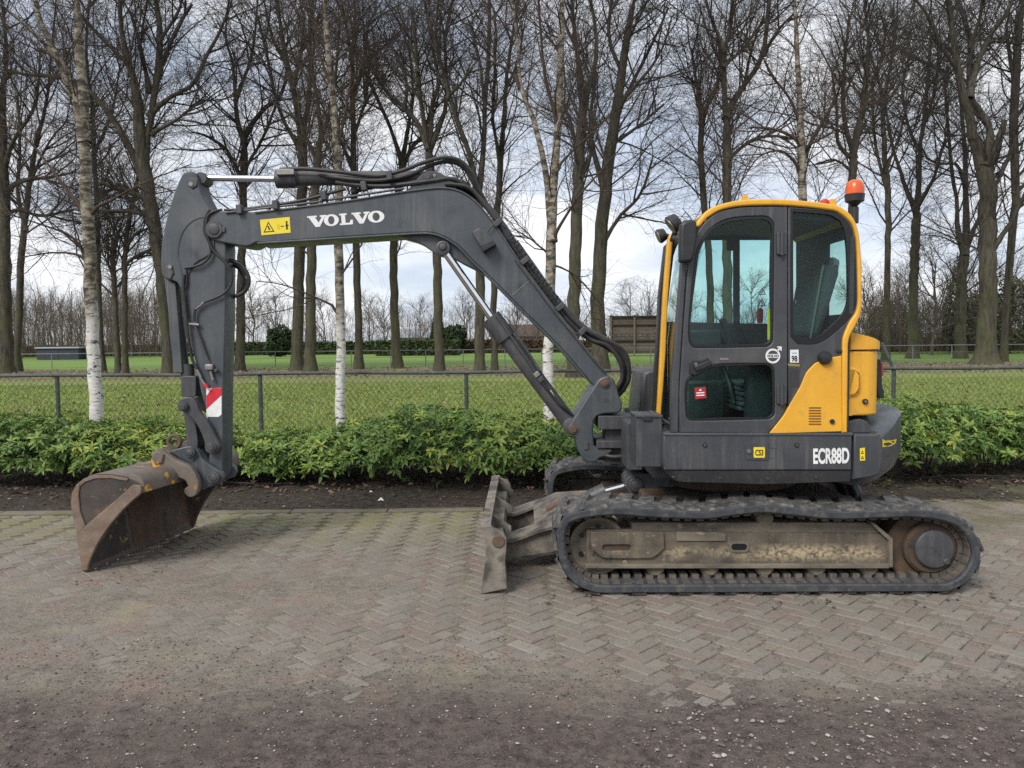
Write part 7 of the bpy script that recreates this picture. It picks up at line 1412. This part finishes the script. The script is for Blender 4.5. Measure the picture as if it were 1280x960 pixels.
def inset(pts, w):
    out = []
    for i, p in enumerate(pts):
        a = Vector(pts[max(i - 1, 0)]); b = Vector(pts[min(i + 1, len(pts) - 1)]); t = (b - a).normalized(); out.append((p[0] + t.y * w, max(p[1] - t.x * w, 0.003)))
    return out
shell = outer + inset(outer, 0.022)[::-1]
bkt = ext('bucket', shell, 0.0, 1.0, BUCK, ROOT)
sm_side = smooth2d(side, 3)
ext('end_plate', sm_side, -0.004, 0.016, BUCKD, bkt); ext('end_plate', sm_side, 0.984, 1.004, BUCKD, bkt)
me_ = [Vector((a, b, 0)) for a, b in P2([(178.5, 606)] + mouth, BD)]
mo = [(p.x, max(p.y, 0.004)) for p in catmull(me_, 4)]
inner_ = P2([(112, 711), (105.5, 713), (101.5, 690), (98, 668), (109, 657), (125, 643), (150, 622), (169, 605)], BD)
strip = mo + [(x, max(z, .004)) for x, z in inner_]
ext('edge_plate', strip, -0.02, -0.004, BUCKE, bkt, .010); ext('edge_plate', strip, 1.004, 1.016, BUCKE, bkt)
heel = P2([(98, 668), (92.5, 645), (90.5, 628), (92, 615), (97, 606), (102, 602.5), (100, 618), (102, 638), (109, 657)], BD)
ext('heel_plate', heel, -0.014, -0.004, BUCKE, bkt)
rimb = P2([(92.5, 645), (90.5, 628), (92, 615), (97, 605.5), (106, 598), (119, 594), (140, 594), (162, 598), (160, 601), (140, 597.5), (120, 598), (108, 602), (101, 608), (96.5, 617), (96, 630), (97, 645)], BD); ext('edge_bead', rimb, -0.01, -0.004, BUCKE, bkt, 0.003)
lip = P2([(105.5, 713), (103.5, 703), (107, 702), (111, 712)], BD); ext('cutting_edge', [(x, z - .012 if z < .04 else z) for x, z in lip], -0.01, 1.01, BUCK, bkt)
path_ = outer[1:24]; wpl = inset(path_, .023) + inset(path_, .029)[::-1]; ext('wear_plate', wpl, .40, .66, RUSTP, bkt, 0)
ext('wear_plate', inset(outer[1:9], .023) + inset(outer[1:9], .028)[::-1], .05, .36, BUCKD, bkt, 0)
topo = outer[int(len(outer) * 0.62):]; topsh = topo + [(x, z + 0.006) for x, z in topo][::-1]
ext('back_plate', [(x, z + 0.008) for x, z in topo] + topo[::-1], 0.012, 0.988, BUCKT, bkt, 0.002)
tb_ = P2([(162, 592), (174, 596), (180, 604), (180, 616), (174, 617), (160, 606)], BD); ext('torque_beam', tb_, 0.0, 1.0, BUCKT, bkt)
for f_ in (0.33, 0.62):
    ext('stiffener', P2([(120, 590), (160, 592), (166, 600), (120, 597)], BD), f_, f_ + 0.05, BUCKT, bkt)
EAR = [(191, 580), (193, 566), (200, 560.5), (209, 566), (222, 575), (238, 582), (246, 592), (250, 606), (247, 617), (240, 621), (233, 617), (232, 611), (237, 607), (232, 599), (215, 594), (203, 590)]
for da in (6.22, 6.74): plate('coupler_ear', smooth2d(EAR, 3, 70), da, da + 0.07, BUCKT, bkt, dpx=6.25, bev=0.01)
plate('ear_tube', [(192, 567), (200, 561), (208, 567), (206, 578), (196, 580)], 6.2, 6.83, BUCKT, bkt, dpx=6.25, bev=0.015)
c = P(218, 552, 6.5); th_ = [c + Vector((0.052 * math.cos(a), 0, 0.052 * math.sin(a))) for a in [i * 2 * math.pi / 18 for i in range(18)]]
MB().tube(th_, 0.018, 8, True).build('lifting_ring', RUSTY, ROOT)
